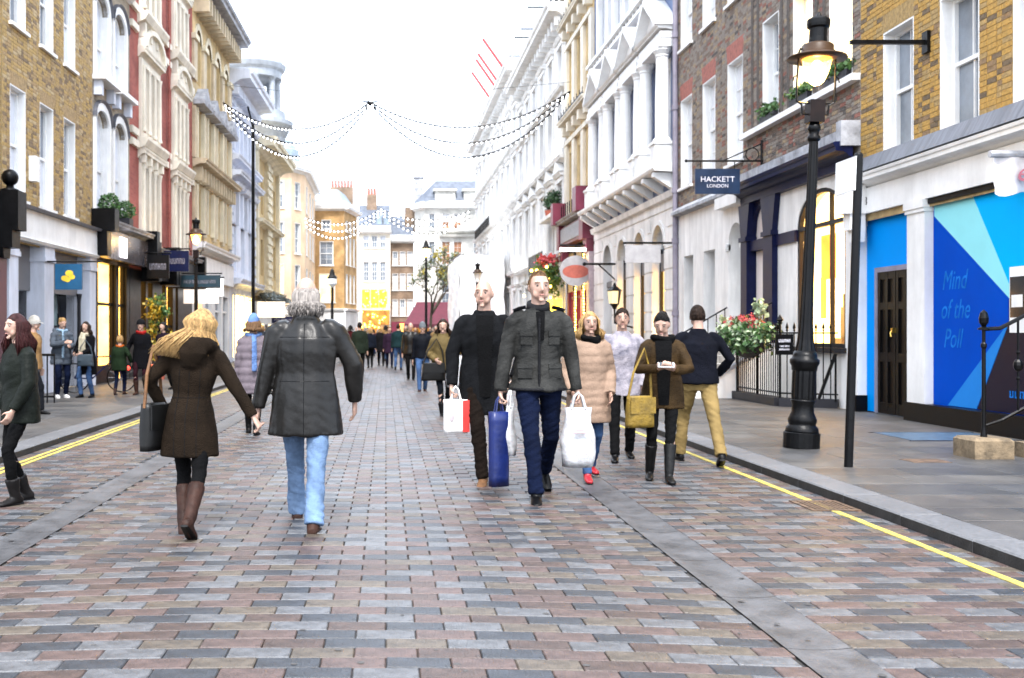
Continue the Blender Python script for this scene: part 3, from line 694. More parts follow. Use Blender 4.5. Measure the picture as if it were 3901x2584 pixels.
# area railing with planter and notice
ar = root('area_railing', (7.2, 20, .08), 'black spear-topped railing on a dark kerb before the navy shopfront', 'railing')
pts = [(7.20, 21.28), (7.22, 19.02), (8.06, 18.50)]
m = MB()
for p, q in zip(pts[:-1], pts[1:]):
    d = Vector((q[0]-p[0], q[1]-p[1], 0)); n_ = Vector((-d.y, d.x, 0)).normalized()*.11; P0, P1 = Vector((*p, 0)), Vector((*q, 0))
    m.add([tuple(P0+n_+Vector((0, 0, .08))), tuple(P1+n_+Vector((0, 0, .08))), tuple(P1-n_+Vector((0, 0, .08))), tuple(P0-n_+Vector((0, 0, .08))), tuple(P0+n_+Vector((0, 0, .235))), tuple(P1+n_+Vector((0, 0, .235))), tuple(P1-n_+Vector((0, 0, .235))), tuple(P0-n_+Vector((0, 0, .235)))], [(4, 5, 6, 7), (0, 1, 5, 4), (1, 2, 6, 5), (2, 3, 7, 6), (3, 0, 4, 7)])
m.build('plinth', dkgrey, ar)
m = MB()
for z in (.32, 1.42): m.tube([(p[0], p[1], z) for p in pts], .016, 6)
m.build('rail', iron, ar)
def spear(x, y, z0, z1, r=.011):
    b = MB(); b.tube([(x, y, z0), (x, y, z1-.13)], r, 6); b.lathe([(r, z1-.13), (r*2.4, z1-.11), (r*1.2, z1-.095), (r*2.8, z1-.06), (.001, z1+.04)], x, y, 6); return b
for p, q, n in ((pts[0], pts[1], 21), (pts[1], pts[2], 8)):
    for i in range(n): t_ = i/n; spear(p[0]+(q[0]-p[0])*t_, p[1]+(q[1]-p[1])*t_, .22, 1.58).build('bar', iron, ar)
for p in (pts[0], pts[1], (7.21, 20.15)): spear(p[0], p[1], .2, 1.72, .024).build('post', iron, ar)
# diagonal stay at the wall end
m = MB(); m.tube([(7.75, 18.58, .24), (7.98, 18.42, 1.05)], .03, 6); m.tube([(7.98, 18.42, .2), (7.98, 18.42, 1.05)], .02, 6); m.build('stay', iron, ar)
pl = root('flower_planter', (7.1, 20.4, 1.2), 'black hay-rack planter full of red flowers and variegated ivy on the railing', 'planter')
m = MB(); pr = [(0, 1.28), (.0, 1.20)]
for i in range(9):                       # half-round basket of bars, with liner
    t_ = i/8; y = 19.35+2.0*t_; s_ = .10+.26*math.sin(PI*t_)
    m.tube([(7.18, y, 1.30), (7.18-.22*math.sin(PI*max(.15, min(.85, t_))), y, 1.28), (7.14, y, 1.28-s_*1.15)], .012, 5)
m.tube([(7.06, 19.35, 1.30), (6.94, 19.8, 1.30), (6.9, 20.35, 1.30), (6.94, 20.9, 1.30), (7.06, 21.35, 1.30)], .016, 6); m.build('basket', iron, pl)
m = MB(); m.ball((7.08, 20.35, 1.28), (.16, .95, .36), 14, 8); m.build('liner', mat('coir', (.03, .025, .02), .9, .3, 20), pl)
rr = random.Random(3)
m = MB(); leaves(m, (7.05, 20.35, 1.42), (.24, 1.05, .20), 1500, .10, rr); leaves(m, (7.02, 20.4, 1.25), (.22, 1.0, .22), 700, .10, rr, -.6); m.m = 1; leaves(m, (7.05, 20.4, 1.42), (.27, 1.15, .25), 1100, .10, rr, -.1); leaves(m, (7.0, 21.3, 1.45), (.15, .35, .25), 300, .10, rr); leaves(m, (7.1, 19.75, 1.85), (.10, .16, .22), 160, .09, rr); m.m = 2; leaves(m, (7.1, 20.3, 1.35), (.22, 1.0, .3), 500, .10, rr)
m.build('foliage', [fol, folv, fol2], pl)
m = MB(); rr = random.Random(5)
for i in range(40):
    c = (7.02+rr.gauss(0, .09), 20.3+rr.uniform(-.82, .82), 1.62+rr.gauss(0, .05))
    for j in range(22):
        a, b = rr.uniform(0, 6.28), rr.uniform(-.2, 1.4); rd = rr.uniform(.03, .07); p = (c[0]+rd*math.cos(a)*math.cos(b), c[1]+rd*math.sin(a)*math.cos(b), c[2]+rd*math.sin(b)); leaves(m, p, (.006, .006, .006), 1, .035, rr)
m.build('blossoms', flower, pl)
ns_ = root('railing_notice', (7.2, 19.0, 1.2), 'small black notice board with pale lettering on the railing gate', 'sign')
m = MB(); m.box(7.10, 7.42, 18.90, 18.925, 1.02, 1.40); m.build('board', black, ns_)
F2 = Fac(0, 18.90, 1, 0, 0, -1)
glyphs(F2, 7.26, 1.28, .001, .22, .055, 6, paleL, ns_); glyphs(F2, 7.26, 1.18, .001, .18, .03, 8, paleL, ns_); glyphs(F2, 7.26, 1.12, .001, .20, .03, 9, paleL, ns_)
# ================================================================ right side, farther along
def column(root, F, u, w, v0, v1, r, m, n=14, name='column'):
    c = F(u, 0, w); h = v1-v0; M_ = MB()
    M_.lathe([(r*1.35, v0), (r*1.35, v0+h*.02), (r*1.2, v0+h*.035), (r, v0+h*.05), (r, v0+h*.4), (r*.86, v0+h*.9), (r*1.0, v0+h*.915), (r*.95, v0+h*.93), (r*1.3, v0+h*.97), (r*1.35, v0+h*.972), (r*1.35, v1)], c[0], c[1], n)
    return M_.build(name, m, root, smooth=False)
# ---- white arcaded building with columned upper floor
R4 = root('columned_building', (8.1, 34.5, 0), 'blue-grey building with white columns and pediments over a white arcade of lit shops', 'building')
aops = [(30.14, 31.49, .5, 4.62, .68), (32.45, 33.80, .5, 4.62, .68), (34.90, 36.25, .5, 4.62, .68), (37.10, 38.55, .12, 4.62, .72)]
wall(R4, FR, 28.84, 40.3, .08, 5.28, aops, white2, depth=.35, body=5, name='arcade_wall')
joint = mat('stucco_joint', (.50, .50, .52), .9, .1)
for j, v in enumerate((.85, 1.45, 2.05, 2.65, 3.25, 3.85, 4.45, 4.95)):          # rusticated courses stand proud between recessed joints
    edges = [28.84]+[x for o in sorted(aops) for x in ((o[0], o[1]) if v < 4.0 else ())]+[40.3]
    if v < 4.0: segs = list(zip(edges[0::2], edges[1::2]))
    else: segs = [(28.84, 40.3)] if v > 4.7 else [(28.84, 29.9), (31.7, 32.2), (34.0, 34.7), (36.5, 36.9), (38.75, 40.3)]
    for a, b in segs:
        if b-a > .1: MB(FR).box(a+.01, b-.01, v+.025, v+(.575 if v < 4.4 else .40 if v < 4.8 else .28), -.01, .028).build('stucco_course', white2, R4)
for i, o in enumerate(aops):
    A = arc(o[0]-.14, o[1]+.14, o[3]-o[4], o[3]+.13); Q = arc(o[0], o[1], o[3]-o[4], o[3]); M_ = MB(FR)
    for k in range(len(A)-1): M_.add([(*A[k], .05), (*A[k+1], .05), (*Q[k+1], .05), (*Q[k], .05), (*A[k], 0), (*A[k+1], 0), (*Q[k+1], -.1), (*Q[k], -.1)], [(0, 1, 2, 3), (0, 4, 5, 1), (3, 2, 6, 7)])
    M_.build('archivolt', white2, R4)
    if i < 3:
        W_ = MB(FR); W_.box(o[0], o[0]+.06, .5, 3.95, -.3, -.2); W_.box(o[1]-.06, o[1], .5, 3.95, -.3, -.2); W_.box(o[0]+.06, o[1]-.06, .5, .6, -.3, -.2); SWn = W_.build('shop_window', dkgrey, R4)
        MB(FR).box(o[0]+.02, o[1]-.02, 3.27, 3.80, -.3, -.22).build('fascia_panel', midgrey, SWn)
        MB(FR).quad(*[(u, v, -.28) for u, v in [(o[0], 3.8)]+arc(o[0], o[1], o[3]-o[4], o[3])+[(o[1], 3.8)]]).build('fanlight', glass, SWn)
        MB(FR).quad((o[0]+.04, .6, -.26), (o[1]-.04, .6, -.26), (o[1]-.04, 3.27, -.26), (o[0]+.04, 3.27, -.26)).build('pane', shopglass, SWn)
        shop_interior(R4, FR, o[0]-.1, o[1]+.1, .5, 3.4, 1.0, warm, 3, 10+i, wb=-.36)
    else:
        D_ = MB(FR); D_.box(o[0]+.02, o[1]-.02, .12, 3.1, -.34, -.30); D_.build('door', navy, R4)
        MB(FR).box(o[0], o[1], 3.1, 3.3, -.35, -.1).build('door_transom', midgrey, R4)
        MB(FR).quad(*[(u, v, -.3) for u, v in [(o[0], 3.3)]+arc(o[0], o[1], o[3]-o[4], o[3])+[(o[1], 3.3)]]).build('fanlight', glass, R4)
MB(FR).profile([(5.2, 0), (5.25, .14), (5.42, .18), (5.46, .02), (5.46, -.1), (5.2, -.1)], 28.84, 40.3).build('string_course', white2, R4)
bay = [30.15+2.62*i for i in range(4)]
up = [(c-.62, c+.62, 6.75, 9.25) for c in bay]+[(c-.6, c+.6, 11.85, 14.2) for c in bay]
wall(R4, FR, 28.84, 40.3, 5.28, 16.2, up, bluegrey, depth=.3, body=5, name='upper_wall')
for o in up: sash(R4, FR, *o, depth=.22, nu=1, nv=0, pm=blind, sill=False)
MB(FR).profile([(5.92, 0), (5.95, .62), (6.02, .66), (6.10, .66), (6.12, 0)], 28.9, 40.35).build('balcony_slab', white, R4)
for i in range(10):
    u = 29.2+i*1.2; MB(FR).add([(u-.12, 5.92, 0), (u+.12, 5.92, 0), (u+.12, 5.92, .6), (u-.12, 5.92, .6), (u-.12, 5.80, .6), (u+.12, 5.80, .6), (u+.12, 5.46, .06), (u-.12, 5.46, .06), (u-.12, 5.46, 0), (u+.12, 5.46, 0)], [(0, 3, 2, 1), (3, 4, 5, 2), (4, 7, 6, 5), (7, 8, 9, 6), (0, 8, 7, 4), (0, 4, 3), (1, 5, 6), (1, 6, 9), (1, 2, 5)]).build('bracket', white, R4)
cols = [c+s*.92 for c in bay for s in (-1, 1)]
for u in cols:
    MB(FR).box(u-.27, u+.27, 6.12, 6.70, .02, .60).build('pedestal', white, R4); MB(FR).box(u-.31, u+.31, 6.70, 6.78, 0, .64).build('pedestal_cap', white, R4)
    column(R4, FR, u, .32, 6.78, 9.42, .2, white)
for c in bay:
    M_ = MB(FR); M_.box(c-1.22, c+1.22, 9.42, 9.66, 0, .50); M_.box(c-1.24, c+1.24, 9.66, 9.84, 0, .46); M_.build('entablature', white, R4)
    cornice(R4, FR, c-1.28, c+1.28, 9.84, .16, .62, white, name='pediment_base')
    M_ = MB(FR)
    for s in (-1, 1): M_.prism([(c, 10.92), (c, 11.08), (c+s*1.36, 10.08), (c+s*1.36, 10.0), (c+s*1.25, 10.0)], 0, .64)
    M_.prism([(c-1.2, 10.02), (c+1.2, 10.02), (c, 10.92)], 0, .35); M_.build('pediment', white, R4)
    MB(FR).box(c+1.0-2.0, c+1.0, 6.12, 6.62, .10, .22).build('balustrade_panel', white, R4)
M_ = MB(FR); M_.box(28.9, 40.3, 11.32, 11.42, 0, .30); M_.box(28.9, 40.3, 11.60, 11.72, 0, .34); M_.build('balustrade_rail', white, R4)
for i in range(24): u = 29.2+i*.475; MB(FR).box(u-.06, u+.06, 11.42, 11.6, .06, .26).build('baluster', white, R4)
for c in bay:
    for s in (-.85, .85): MB(FR).box(c+s-.14, c+s+.14, 11.72, 15.2, 0, .2).build('pilaster', white, R4)
cornice(R4, FR, 28.84, 40.3, 15.2, .5, .7, white)
# wall lantern, projecting sign and bracket on the arcade
wn = root('wall_lantern', FR(33.9, 2.6, .5), 'small black wall lantern with cream glass on the white arcade', 'lantern')
c = FR(33.95, 0, .62); m = MB(); m.lathe([(.03, 3.06), (.05, 3.0), (.06, 2.96), (.24, 2.82), (.25, 2.79), (.22, 2.79)], c[0], c[1], 6); m.lathe([(.22, 2.79), (.15, 2.35), (.10, 2.30), (.05, 2.2)], c[0], c[1], 6); m.tube([(c[0], c[1], 2.25), (c[0], c[1], 1.75), (8.08, c[1], 1.6)], .03, 6); m.build('frame', iron, wn)
m = MB(); m.lathe([(.205, 2.785), (.16, 2.38)], c[0]-.03, c[1]-.03, 6); m.build('glass', mat('lantern_glass', (.55, .50, .34), .3, 0, emit=(1, .8, .4), estr=.15), wn)
ps = root('projecting_sign', FR(28.6, 3.6, .9), 'white projecting shop sign hanging before the white arcade, beside the drainpipe', 'sign')
m = MB(); m.box(6.75, 7.75, 29.27, 29.33, 3.4, 3.9); m.build('board', mat('sign_offwhite', (.36, .35, .36), .6, .1, 3), ps); m = MB(); m.tube([(6.7, 29.3, 3.96), (8.1, 29.3, 3.96)], .03, 6); m.build('bar', iron, ps)
ps = root('sign_bracket', FR(36.6, 3.7, .6), 'empty black sign bracket beside the arched navy door of the arcade', 'bracket')
m = MB(); m.tube([(7.0, 36.6, 3.85), (8.1, 36.6, 3.85)], .04, 6); m.tube([(7.5, 36.6, 3.83), (8.08, 36.6, 3.3)], .025, 6); m.ball((7.0, 36.6, 3.85), .07); m.build('bar', iron, ps)
# ---- cream and ochre house over the maroon pub
R5 = root('ochre_pub_building', (8.1, 43.3, 0), 'narrow ochre and white house with iron balconettes above a maroon pub front', 'building')
o5 = [(u-.42, u+.42, v, v+2.7) for u in (41.3, 43.3, 45.3) for v in (6.6, 11.1)]+[(u-.42, u+.42, 15.2, 17.4) for u in (41.3, 43.3, 45.3)]
wall(R5, FR, 40.34, 46.4, 3.2, 18.6, o5, ochre, depth=.25, body=5)
for o in o5: sash(R5, FR, *o, depth=.18, nu=1, nv=0, pm=blind, sill=False, simple=True)
for v, h in ((6.5, 3.2), (10.95, 2.95), (15.1, 2.6)):
    for u in (40.62, 42.3, 44.3, 46.12): MB(FR).box(u-.27, u+.27, v, v+h, 0, .13).build('pilaster', ivory, R5)
    MB(FR).box(40.4, 46.38, v+h, v+h+.2, 0, .16).build('lintel_band', ivory, R5)
for v in (10.45, 14.7):
    cornice(R5, FR, 40.4, 46.4, v-.0, .28, .5, ivory, name='balconette')
    for i in range(5): u = 40.8+i*1.25; MB(FR).prism([(u-.16, v-.38), (u+.16, v-.38), (u+.2, v), (u-.2, v)], 0, .34).build('bracket', ivory, R5)
    rl = MB(FR); rl.box(40.5, 46.3, v+.34, v+.39, .40, .44); rl = rl.build('iron_rail', iron, R5)
    for i in range(28): u = 40.6+i*.205; MB(FR).box(u-.015, u+.015, v+.3, v+.34+(.28 if i % 3 == 0 else .12), .405, .435).build('rail_spike', iron, rl)
# pub front
pg = mat('pub_grey', (.34, .35, .38), .5, .1)
wall(R5, FR, 40.34, 46.4, .08, 5.2, [(40.9, 42.6, .5, 4.9), (43.0, 44.5, .5, 4.9), (44.9, 46.1, .1, 4.9)], maroon, depth=.25, body=4, name='pub_front')
for (a, b) in ((40.9, 42.6), (43.0, 44.5), (44.9, 46.1)):
    wn_ = MB(FR); wn_.box(a, a+.07, .5, 4.9, -.2, -.1); wn_.box(b-.07, b, .5, 4.9, -.2, -.1); wn_.box(a+.07, b-.07, 2.9, 3.0, -.2, -.1); wn_ = wn_.build('pub_window', maroon, R5)
    MB(FR).quad((a+.05, .5, -.16), (b-.05, .5, -.16), (b-.05, 4.9, -.16), (a+.05, 4.9, -.16)).build('pane', shopglass, wn_)
    shop_interior(R5, FR, a-.1, b+.1, .5, 4.9, 1.2, emis('pub_interior', (1, .42, .22), .55, .5, 1.5), 3, int(a), wb=-.26)
MB(FR).box(40.6, 46.3, 5.22, 6.02, 0, .34).build('fascia_box', maroon, R5)
for i in range(17): u = 40.95+i*.3; MB(FR).box(u+.02, u+.24, 5.34, 5.94, .34, .39).build('fascia_slat', pg, R5)
cornice(R5, FR, 40.5, 46.3, 6.04, .26, .62, stonecap, name='pub_cornice')
for (a, b) in ((40.36, 41.15), (45.9, 46.5)):
    M_ = MB(FR); M_.box(a, b, 6.2, 7.15, 0, .72); M_.prism([(a, 5.1), (b, 5.1), (b, 6.2), (a, 6.2)], 0, .46); M_.box(a+.05, b-.05, 4.6, 5.1, 0, .3); M_.build('console', maroon, R5)
MB(FR).box(40.36, 40.9, .08, 4.6, 0, .2).build('pub_pilaster', mat('mauve_grey', (.45, .36, .38), .5), R5)
for i in range(9): u = 41.4+i*.5; spear_b = MB(FR).box(u-.02, u+.02, 6.34, 6.95, .40, .44); spear_b.build('spike', iron, R5)
def dots(root, pts, r, m, name='fairy_light'):
    b = MB(); b.ball((0, 0, 0), r, 6, 4); me = b.mesh(name, m)
    for p in pts: inst(name, me, root, p)
fairy = emis('fairy_warm', (1.0, .55, .08), 9)
for k_, (u, lab) in enumerate(((40.98, 'nearer string of warm fairy lights hanging down the pub front'), (42.75, 'farther string of warm fairy lights hanging down the pub front'))):
    fl = root('fairy_lights', FR(u, 3, .3), lab, 'fairy lights', 'fairy light drops on the pub')
    MB().tube([FR(u, .9, .25), FR(u+.03, 2.6, .27), FR(u, 4.55, .25)], .012, 5).build('wire', black, fl)
    dots(fl, [FR(u+random.uniform(-.06, .06), .95+i*.115, .29) for i in range(32)], .033, fairy)
rs = root('pub_sign', FR(41.0, 4.1, 1.0), 'round white and red pub sign under a strip light', 'sign')
F3 = Fac(0, 40.6, 1, 0, 0, -1); cx = 7.42
P = [(cx+.62*math.cos(2*PI*i/24), 3.85+.60*math.sin(2*PI*i/24)) for i in range(24)]
d_ = MB(F3).prism(P, -.04, .04).build('disc', mat('sign_offwhite', (.36, .35, .36), .6, .1, 3), rs); MB(F3).prism([(cx+.52*math.cos(t), 3.82+.26*math.sin(t)) for t in [2*PI*i/20 for i in range(20)]], .04, .046).build('emblem', mat('sign_red', (.40, .10, .07), .6), d_)
MB(F3).box(cx-.6, cx+.6, 4.62, 4.74, -.06, .06).build('strip_light', emis('tube_white', (1, .96, 1), 6), rs); m = MB(); m.tube([(8.1, 40.62, 4.85), (6.8, 40.62, 4.85)], .04, 6); m.tube([(cx, 40.62, 4.85), (cx, 40.62, 4.45)], .03, 6); m.build('bracket', iron, rs)
# ---- tall white buildings beyond
def white_block(name, u0, u1, top, nwin, rows, label, ped_row=None, wm=None):
    Rt = root(name, FR((u0+u1)/2, 0, 0), label, 'building'); n = nwin; ww = (u1-u0)/n; wm = wm or white2; ops = []
    for v, h in rows:
        for i in range(n): c = u0+ww*(i+.5); ops.append((c-ww*.21, c+ww*.21, v, v+h))
    wall(Rt, FR, u0, u1, .08, top, ops, wm, depth=.25, body=6)
    for o in ops: sash(Rt, FR, *o, depth=.18, nu=1, nv=0, pm=random.choice([blind, curtain, blind]), sill=False, simple=True)
    for r_, (v, h) in enumerate(rows):
        cornice(Rt, FR, u0, u1, v-.62, .24, .36, wm, name='string_course')
        for i in range(n):
            c = u0+ww*(i+.5); a, b = c-ww*.21, c+ww*.21
            M_ = MB(FR); M_.box(a-.22, a-.003, v, v+h+.05, 0, .10); M_.box(b+.003, b+.22, v, v+h+.05, 0, .10); M_.box(a-.26, b+.26, v+h+.05, v+h+.25, 0, .14); M_.build('window_surround', wm, Rt)
            MB(FR).profile([(v+h+.25, 0), (v+h+.28, .2), (v+h+.42, .3), (v+h+.44, 0)], a-.34, b+.34).build('window_hood', wm, Rt)
            if ped_row == r_: M_ = MB(FR); M_.prism([(a-.4, v+h+.45), (b+.4, v+h+.45), (c, v+h+1.05)], 0, .3); M_.build('window_pediment', wm, Rt)
            if r_ > 0:
                for k in range(3): p = a+.05+(b-a-.1)*k/2; MB(FR).box(p-.06, p+.06, v-.36, v-.03, 0, .16).build('panel_block', wm, Rt)
    cornice(Rt, FR, u0, u1, top-.7, .6, .95, wm)
    k = int((u1-u0)/.9)
    for i in range(k): u = u0+.4+i*.9; MB(FR).box(u-.12, u+.12, top-1.0, top-.62, 0, .5).build('modillion', wm, Rt)
    for i in range(n+1): MB(FR).box(max(u0, u0+ww*i-.22), min(u1, u0+ww*i+.22), .1, top-.9, 0, .07).build('pilaster', wm, Rt)
    return Rt
R6 = white_block('white_stone_building', 46.45, 63.0, 16.3, 6, [(1.2, 2.7), (5.4, 2.9), (9.8, 2.4), (13.0, 1.5)], 'tall white stone building with pedimented windows beyond the pub', ped_row=1)
R7 = white_block('white_terrace', 63.05, 93.0, 17.9, 9, [(1.2, 2.8), (5.6, 2.9), (10.0, 2.4), (13.6, 1.9)], 'long white terrace with deep cornice at the far end of the right side', ped_row=None)
M_ = MB(FR); M_.prism([(66.0, 17.9), (76.0, 17.9), (71.0, 20.4)], -.6, .2); M_.build('gable_pediment', white2, R7)
m = MB(FR); m.box(46.5, 50.2, .4, 4.1, 0, .06); m.build('grey_shopfront', pg, R6)
for i in range(9): MB(FR).box(50.6+i*.55-.2, 50.6+i*.55+.2, 4.45, 5.4, .5, .53).build('iron_balcony_panel', iron, R6)
for i in range(14): MB(FR).box(78+i*.9-.12, 78+i*.9+.12, 9.5, 10.2, .35, .42).build('iron_rail_panel', iron, R7); MB(FR).box(78+i*.9-.12, 78+i*.9+.12, 5.0, 5.7, .35, .42).build('iron_rail_panel', iron, R7)
# roof scaffold
sc = root('roof_scaffold', FR(52, 16.3, -1), 'dark scaffold poles standing on the white roof line', 'scaffold')
for i in range(9):
    u = 47.5+i*1.5; MB(FR).tube([(u, 16.3, -.4), (u, 19.0-.05*i, -.4)], .06, 5).build('standard', dkgrey, sc)
for v in (17.2, 18.0, 18.7): MB(FR).tube([(47.0, v, -.4), (60, v-.3, -.4)], .055, 5).build('ledger', dkgrey, sc)
for i in range(5): MB(FR).tube([(48+i*2.6, 17.0+.3*(i % 2), -1.2), (48+i*2.6, 17.0+.3*(i % 2), 1.2)], .05, 5).build('transom', dkgrey, sc)
for i in range(3): MB(FR).box(47.2+i*4, 50.8+i*4, 17.02, 17.08, -1.0, -.1).build('scaffold_board', bark, sc)
fp = root('flag_poles', FR(73, 18, 0), 'cluster of thin red poles leaning out from the far white cornice', 'flag poles')
for i, u in enumerate((66, 69.5, 71, 74.5)): MB(FR).tube([(u, 17.8, .3), (u+.3, 20.2, 1.9)], .10, 6).build('pole', mat('red_pole', (.6, .05, .05), .5), fp)
for i, u in enumerate((47.4, 49.0)):
    tp = root('clipped_bush', FR(u, 6.9, .35), ('clipped green bush on the white ledge nearest the pub', 'clipped green bush on the white ledge farther from the pub')[i], 'bush', 'clipped bushes on the white ledge')
    M_ = MB(); c = FR(u, 7.55, .35); M_.lathe([(.2, 6.9), (.26, 7.2)], c[0], c[1], 8); M_.build('pot', terra, tp); M_ = MB(); leaves(M_, c, (.3, .3, .42), 500, .12, random.Random(i)); M_.build('foliage', fol2, tp)
MB(FR).box(46.5, 51, 6.75, 6.9, 0, .6).build('ledge', white2, R6)
# pub flower display
pf = root('hanging_flowers', FR(47.2, 3.6, .6), 'bushy hanging flower display strung with yellow bulbs beside the pub', 'plant')
M_ = MB(); rr = random.Random(9); c = FR(47.4, 3.9, .7); leaves(M_, c, (.6, .9, .75), 1600, .17, rr); M_.m = 1; leaves(M_, (c[0], c[1], c[2]+.8), (.5, .7, .2), 260, .2, rr); M_.build('foliage', [fol, flower], pf); dots(pf, [(c[0]+rr.gauss(-.3, .3), c[1]-.5+rr.gauss(0, .4), c[2]+rr.gauss(-.2, .6)) for _ in range(26)], .06, fairy)
gl = root('glowing_shop_sign', FR(48.5, 2.4, .3), 'glowing yellow shop sign under the hanging flower display', 'sign')
MB(FR).box(47.2, 50.0, 1.95, 2.95, .1, .5).build('sign_box', emis('yellow_sign', (1, .62, .04), 1.5, .3, 3), gl); MB(FR).box(47.1, 50.1, 1.80, 1.95, .08, .62).build('sign_trim', terra, gl)
# white sheeted scaffold standing over the pavement
ws = root('sheeted_scaffold', (6.1, 68, 0), 'scaffold wrapped in white sheeting standing over the far right pavement', 'scaffold')
m = MB(); nx = 12
def sheet(x, y, z, k): return (x+.05*math.sin(z*3+k), y+.06*math.sin(z*2.1+x*4), z)
G = [[sheet(4.75+2.9*i/nx, 67.0, .9+5.6*j/10, i)for i in range(nx+1)] for j in range(11)]
base = len(m.v); vs = [p for r_ in G for p in r_]; m.add(vs, [(j*(nx+1)+i, j*(nx+1)+i+1, (j+1)*(nx+1)+i+1, (j+1)*(nx+1)+i) for j in range(10) for i in range(nx)])
G = [[(4.75+.05*math.sin(j*1.3+i), 67.0+12*i/nx, .9+5.6*j/10) for i in range(nx+1)] for j in range(11)]; vs = [p for r_ in G for p in r_]; m.add(vs, [(j*(nx+1)+i, j*(nx+1)+i+1, (j+1)*(nx+1)+i+1, (j+1)*(nx+1)+i) for j in range(10) for i in range(nx)])
m.quad((4.75, 67, 6.5), (7.65, 67, 6.5), (7.65, 79, 6.9), (4.75, 79, 6.9)); m.build('sheeting', mat('white_sheeting', (.80, .81, .83), .5, .05, 2, .3, 4), ws)
for x in (4.8, 6.2, 7.6): MB().tube([(x, 67.1, 0.0), (x, 67.1, 6.5)], .05, 6).build('standard', dkgrey, ws)
sl = root('neon_shop_lights', (5.6, 66.4, 2.0), 'row of red and violet neon lights below the white sheeted scaffold', 'lights')
m = MB(); m.box(4.8, 7.6, 66.7, 66.8, 1.45, 2.1); m.build('backboard', mat('violet_board', (.10, .04, .25), .5), sl)
neo = emis('neon_red', (1, .06, .03), 5); dots(sl, [(4.95+i*.2, 66.6, 1.7+.08*(i % 2)) for i in range(13)], .07, neo, 'neon_lamp')
# ================================================================ left side
# ---- L0: sliver of black shopfront with ball finial
L0 = root('black_shopfront_building', FL(18, 0, 0), 'edge of a black shopfront with ball finial at the left margin', 'building')
brick_l = brickmat('brick_yellow_far', (.42, .27, .10), (.30, .19, .08), (.36, .28, .18))
wall(L0, FL, 12.0, 20.75, 4.3, 11.5, [], brick_l)
MB(FL).box(12, 20.75, .08, 4.3, -2, -.05).build('shop_wall', black, L0)
M_ = MB(FL); M_.box(20.35, 20.8, 3.45, 4.22, -.1, .5); M_.prism([(20.35, 3.1), (20.75, 3.1), (20.8, 3.45), (20.35, 3.45)], -.1, .38); M_.prism([(20.4, 2.9), (20.7, 2.9), (20.75, 3.1), (20.35, 3.1)], -.1, .2); M_.build('console', black, L0)
c = FL(20.58, 0, .25); M_ = MB(); M_.lathe([(.18, 4.22), (.17, 4.26), (.08, 4.30), (.07, 4.36)], c[0], c[1], 12); M_.ball((c[0], c[1], 4.5), .165, 14, 10); M_.build('ball_finial', black, L0, smooth=True)
M_ = MB(FL); M_.box(20.35, 20.75, .08, 2.9, -.1, .12); M_.build('pilaster', mat('plum_paint', (.12, .05, .06), .45), L0)
# ---- L1: yellow brick with white fascia
L1 = root('yellow_stock_building', FL(23.8, 0, 0), 'stained yellow brick building with plain white fascia above dark recessed shop bays', 'building')
wl1 = [(21.2, 22.08), (22.92, 23.80), (24.52, 25.36)]
opl1 = [(a, b, 4.22, 6.53) for a, b in wl1]+[(a, b, 7.80, 9.95) for a, b in wl1]
wall(L1, FL, 20.8, 26.72, 3.3, 12.4, opl1, mort_y, depth=.2)
yb2 = [mat('stock2_yellow', (.40, .27, .10), .85, .2, 16, .3, 80), mat('stock2_tan', (.34, .235, .115), .85, .2, 16, .3, 80), mat('stock2_dark', (.20, .14, .085), .85, .25, 16, .3, 80), mat('stock2_pale', (.42, .32, .18), .85, .2, 16, .3, 80)]
bricks(L1, FL, 20.82, 26.70, 4.13, 10.6, [(a, b, c, d+.28) for a, b, c, d in opl1], yb2, [.4, .3, .14, .16], key='L1')
for a, b, c, d in opl1:
    sash(L1, FL, a, b, c, d, depth=.15, nu=0, nv=0, pm=blind if random.random() < .5 else glass)
    M_ = MB(FL); n = 8
    for i in range(n): t0, t1 = i/n, (i+1)/n; M_.prism([(a+(b-a)*t0+.003, d), (a+(b-a)*t1-.003, d), (a-.07+(b-a+.14)*t1-.003, d+.28), (a-.07+(b-a+.14)*t0+.003, d+.28)], 0, .008)
    M_.build('flat_arch', yb2[1], L1)
MB(FL).box(20.8, 26.72, 3.42, 4.02, -.2, .16).build('fascia', white, L1)
MB(FL).profile([(4.02, -.1), (4.02, .28), (4.08, .30), (4.14, .02), (4.14, -.1)], 20.8, 26.8).build('fascia_flashing', lead, L1)
MB(FL).profile([(3.34, -.1), (3.34, .18), (3.40, .22), (3.43, .16), (3.43, -.1)], 20.8, 26.72).build('architrave', white, L1)
for a, b in ((20.92, 21.42), (22.95, 23.55), (26.22, 26.72)):
    M_ = MB(FL); M_.box(a, b, .08, 3.0, -.5, .10); M_.box(a-.04, b+.04, 3.0, 3.1, -.5, .14); M_.box(a-.02, b+.02, 3.1, 3.34, -.5, .12); M_.build('pilaster', bluewhite, L1)
dark_in = mat('dark_interior', (.012, .013, .018), .6)
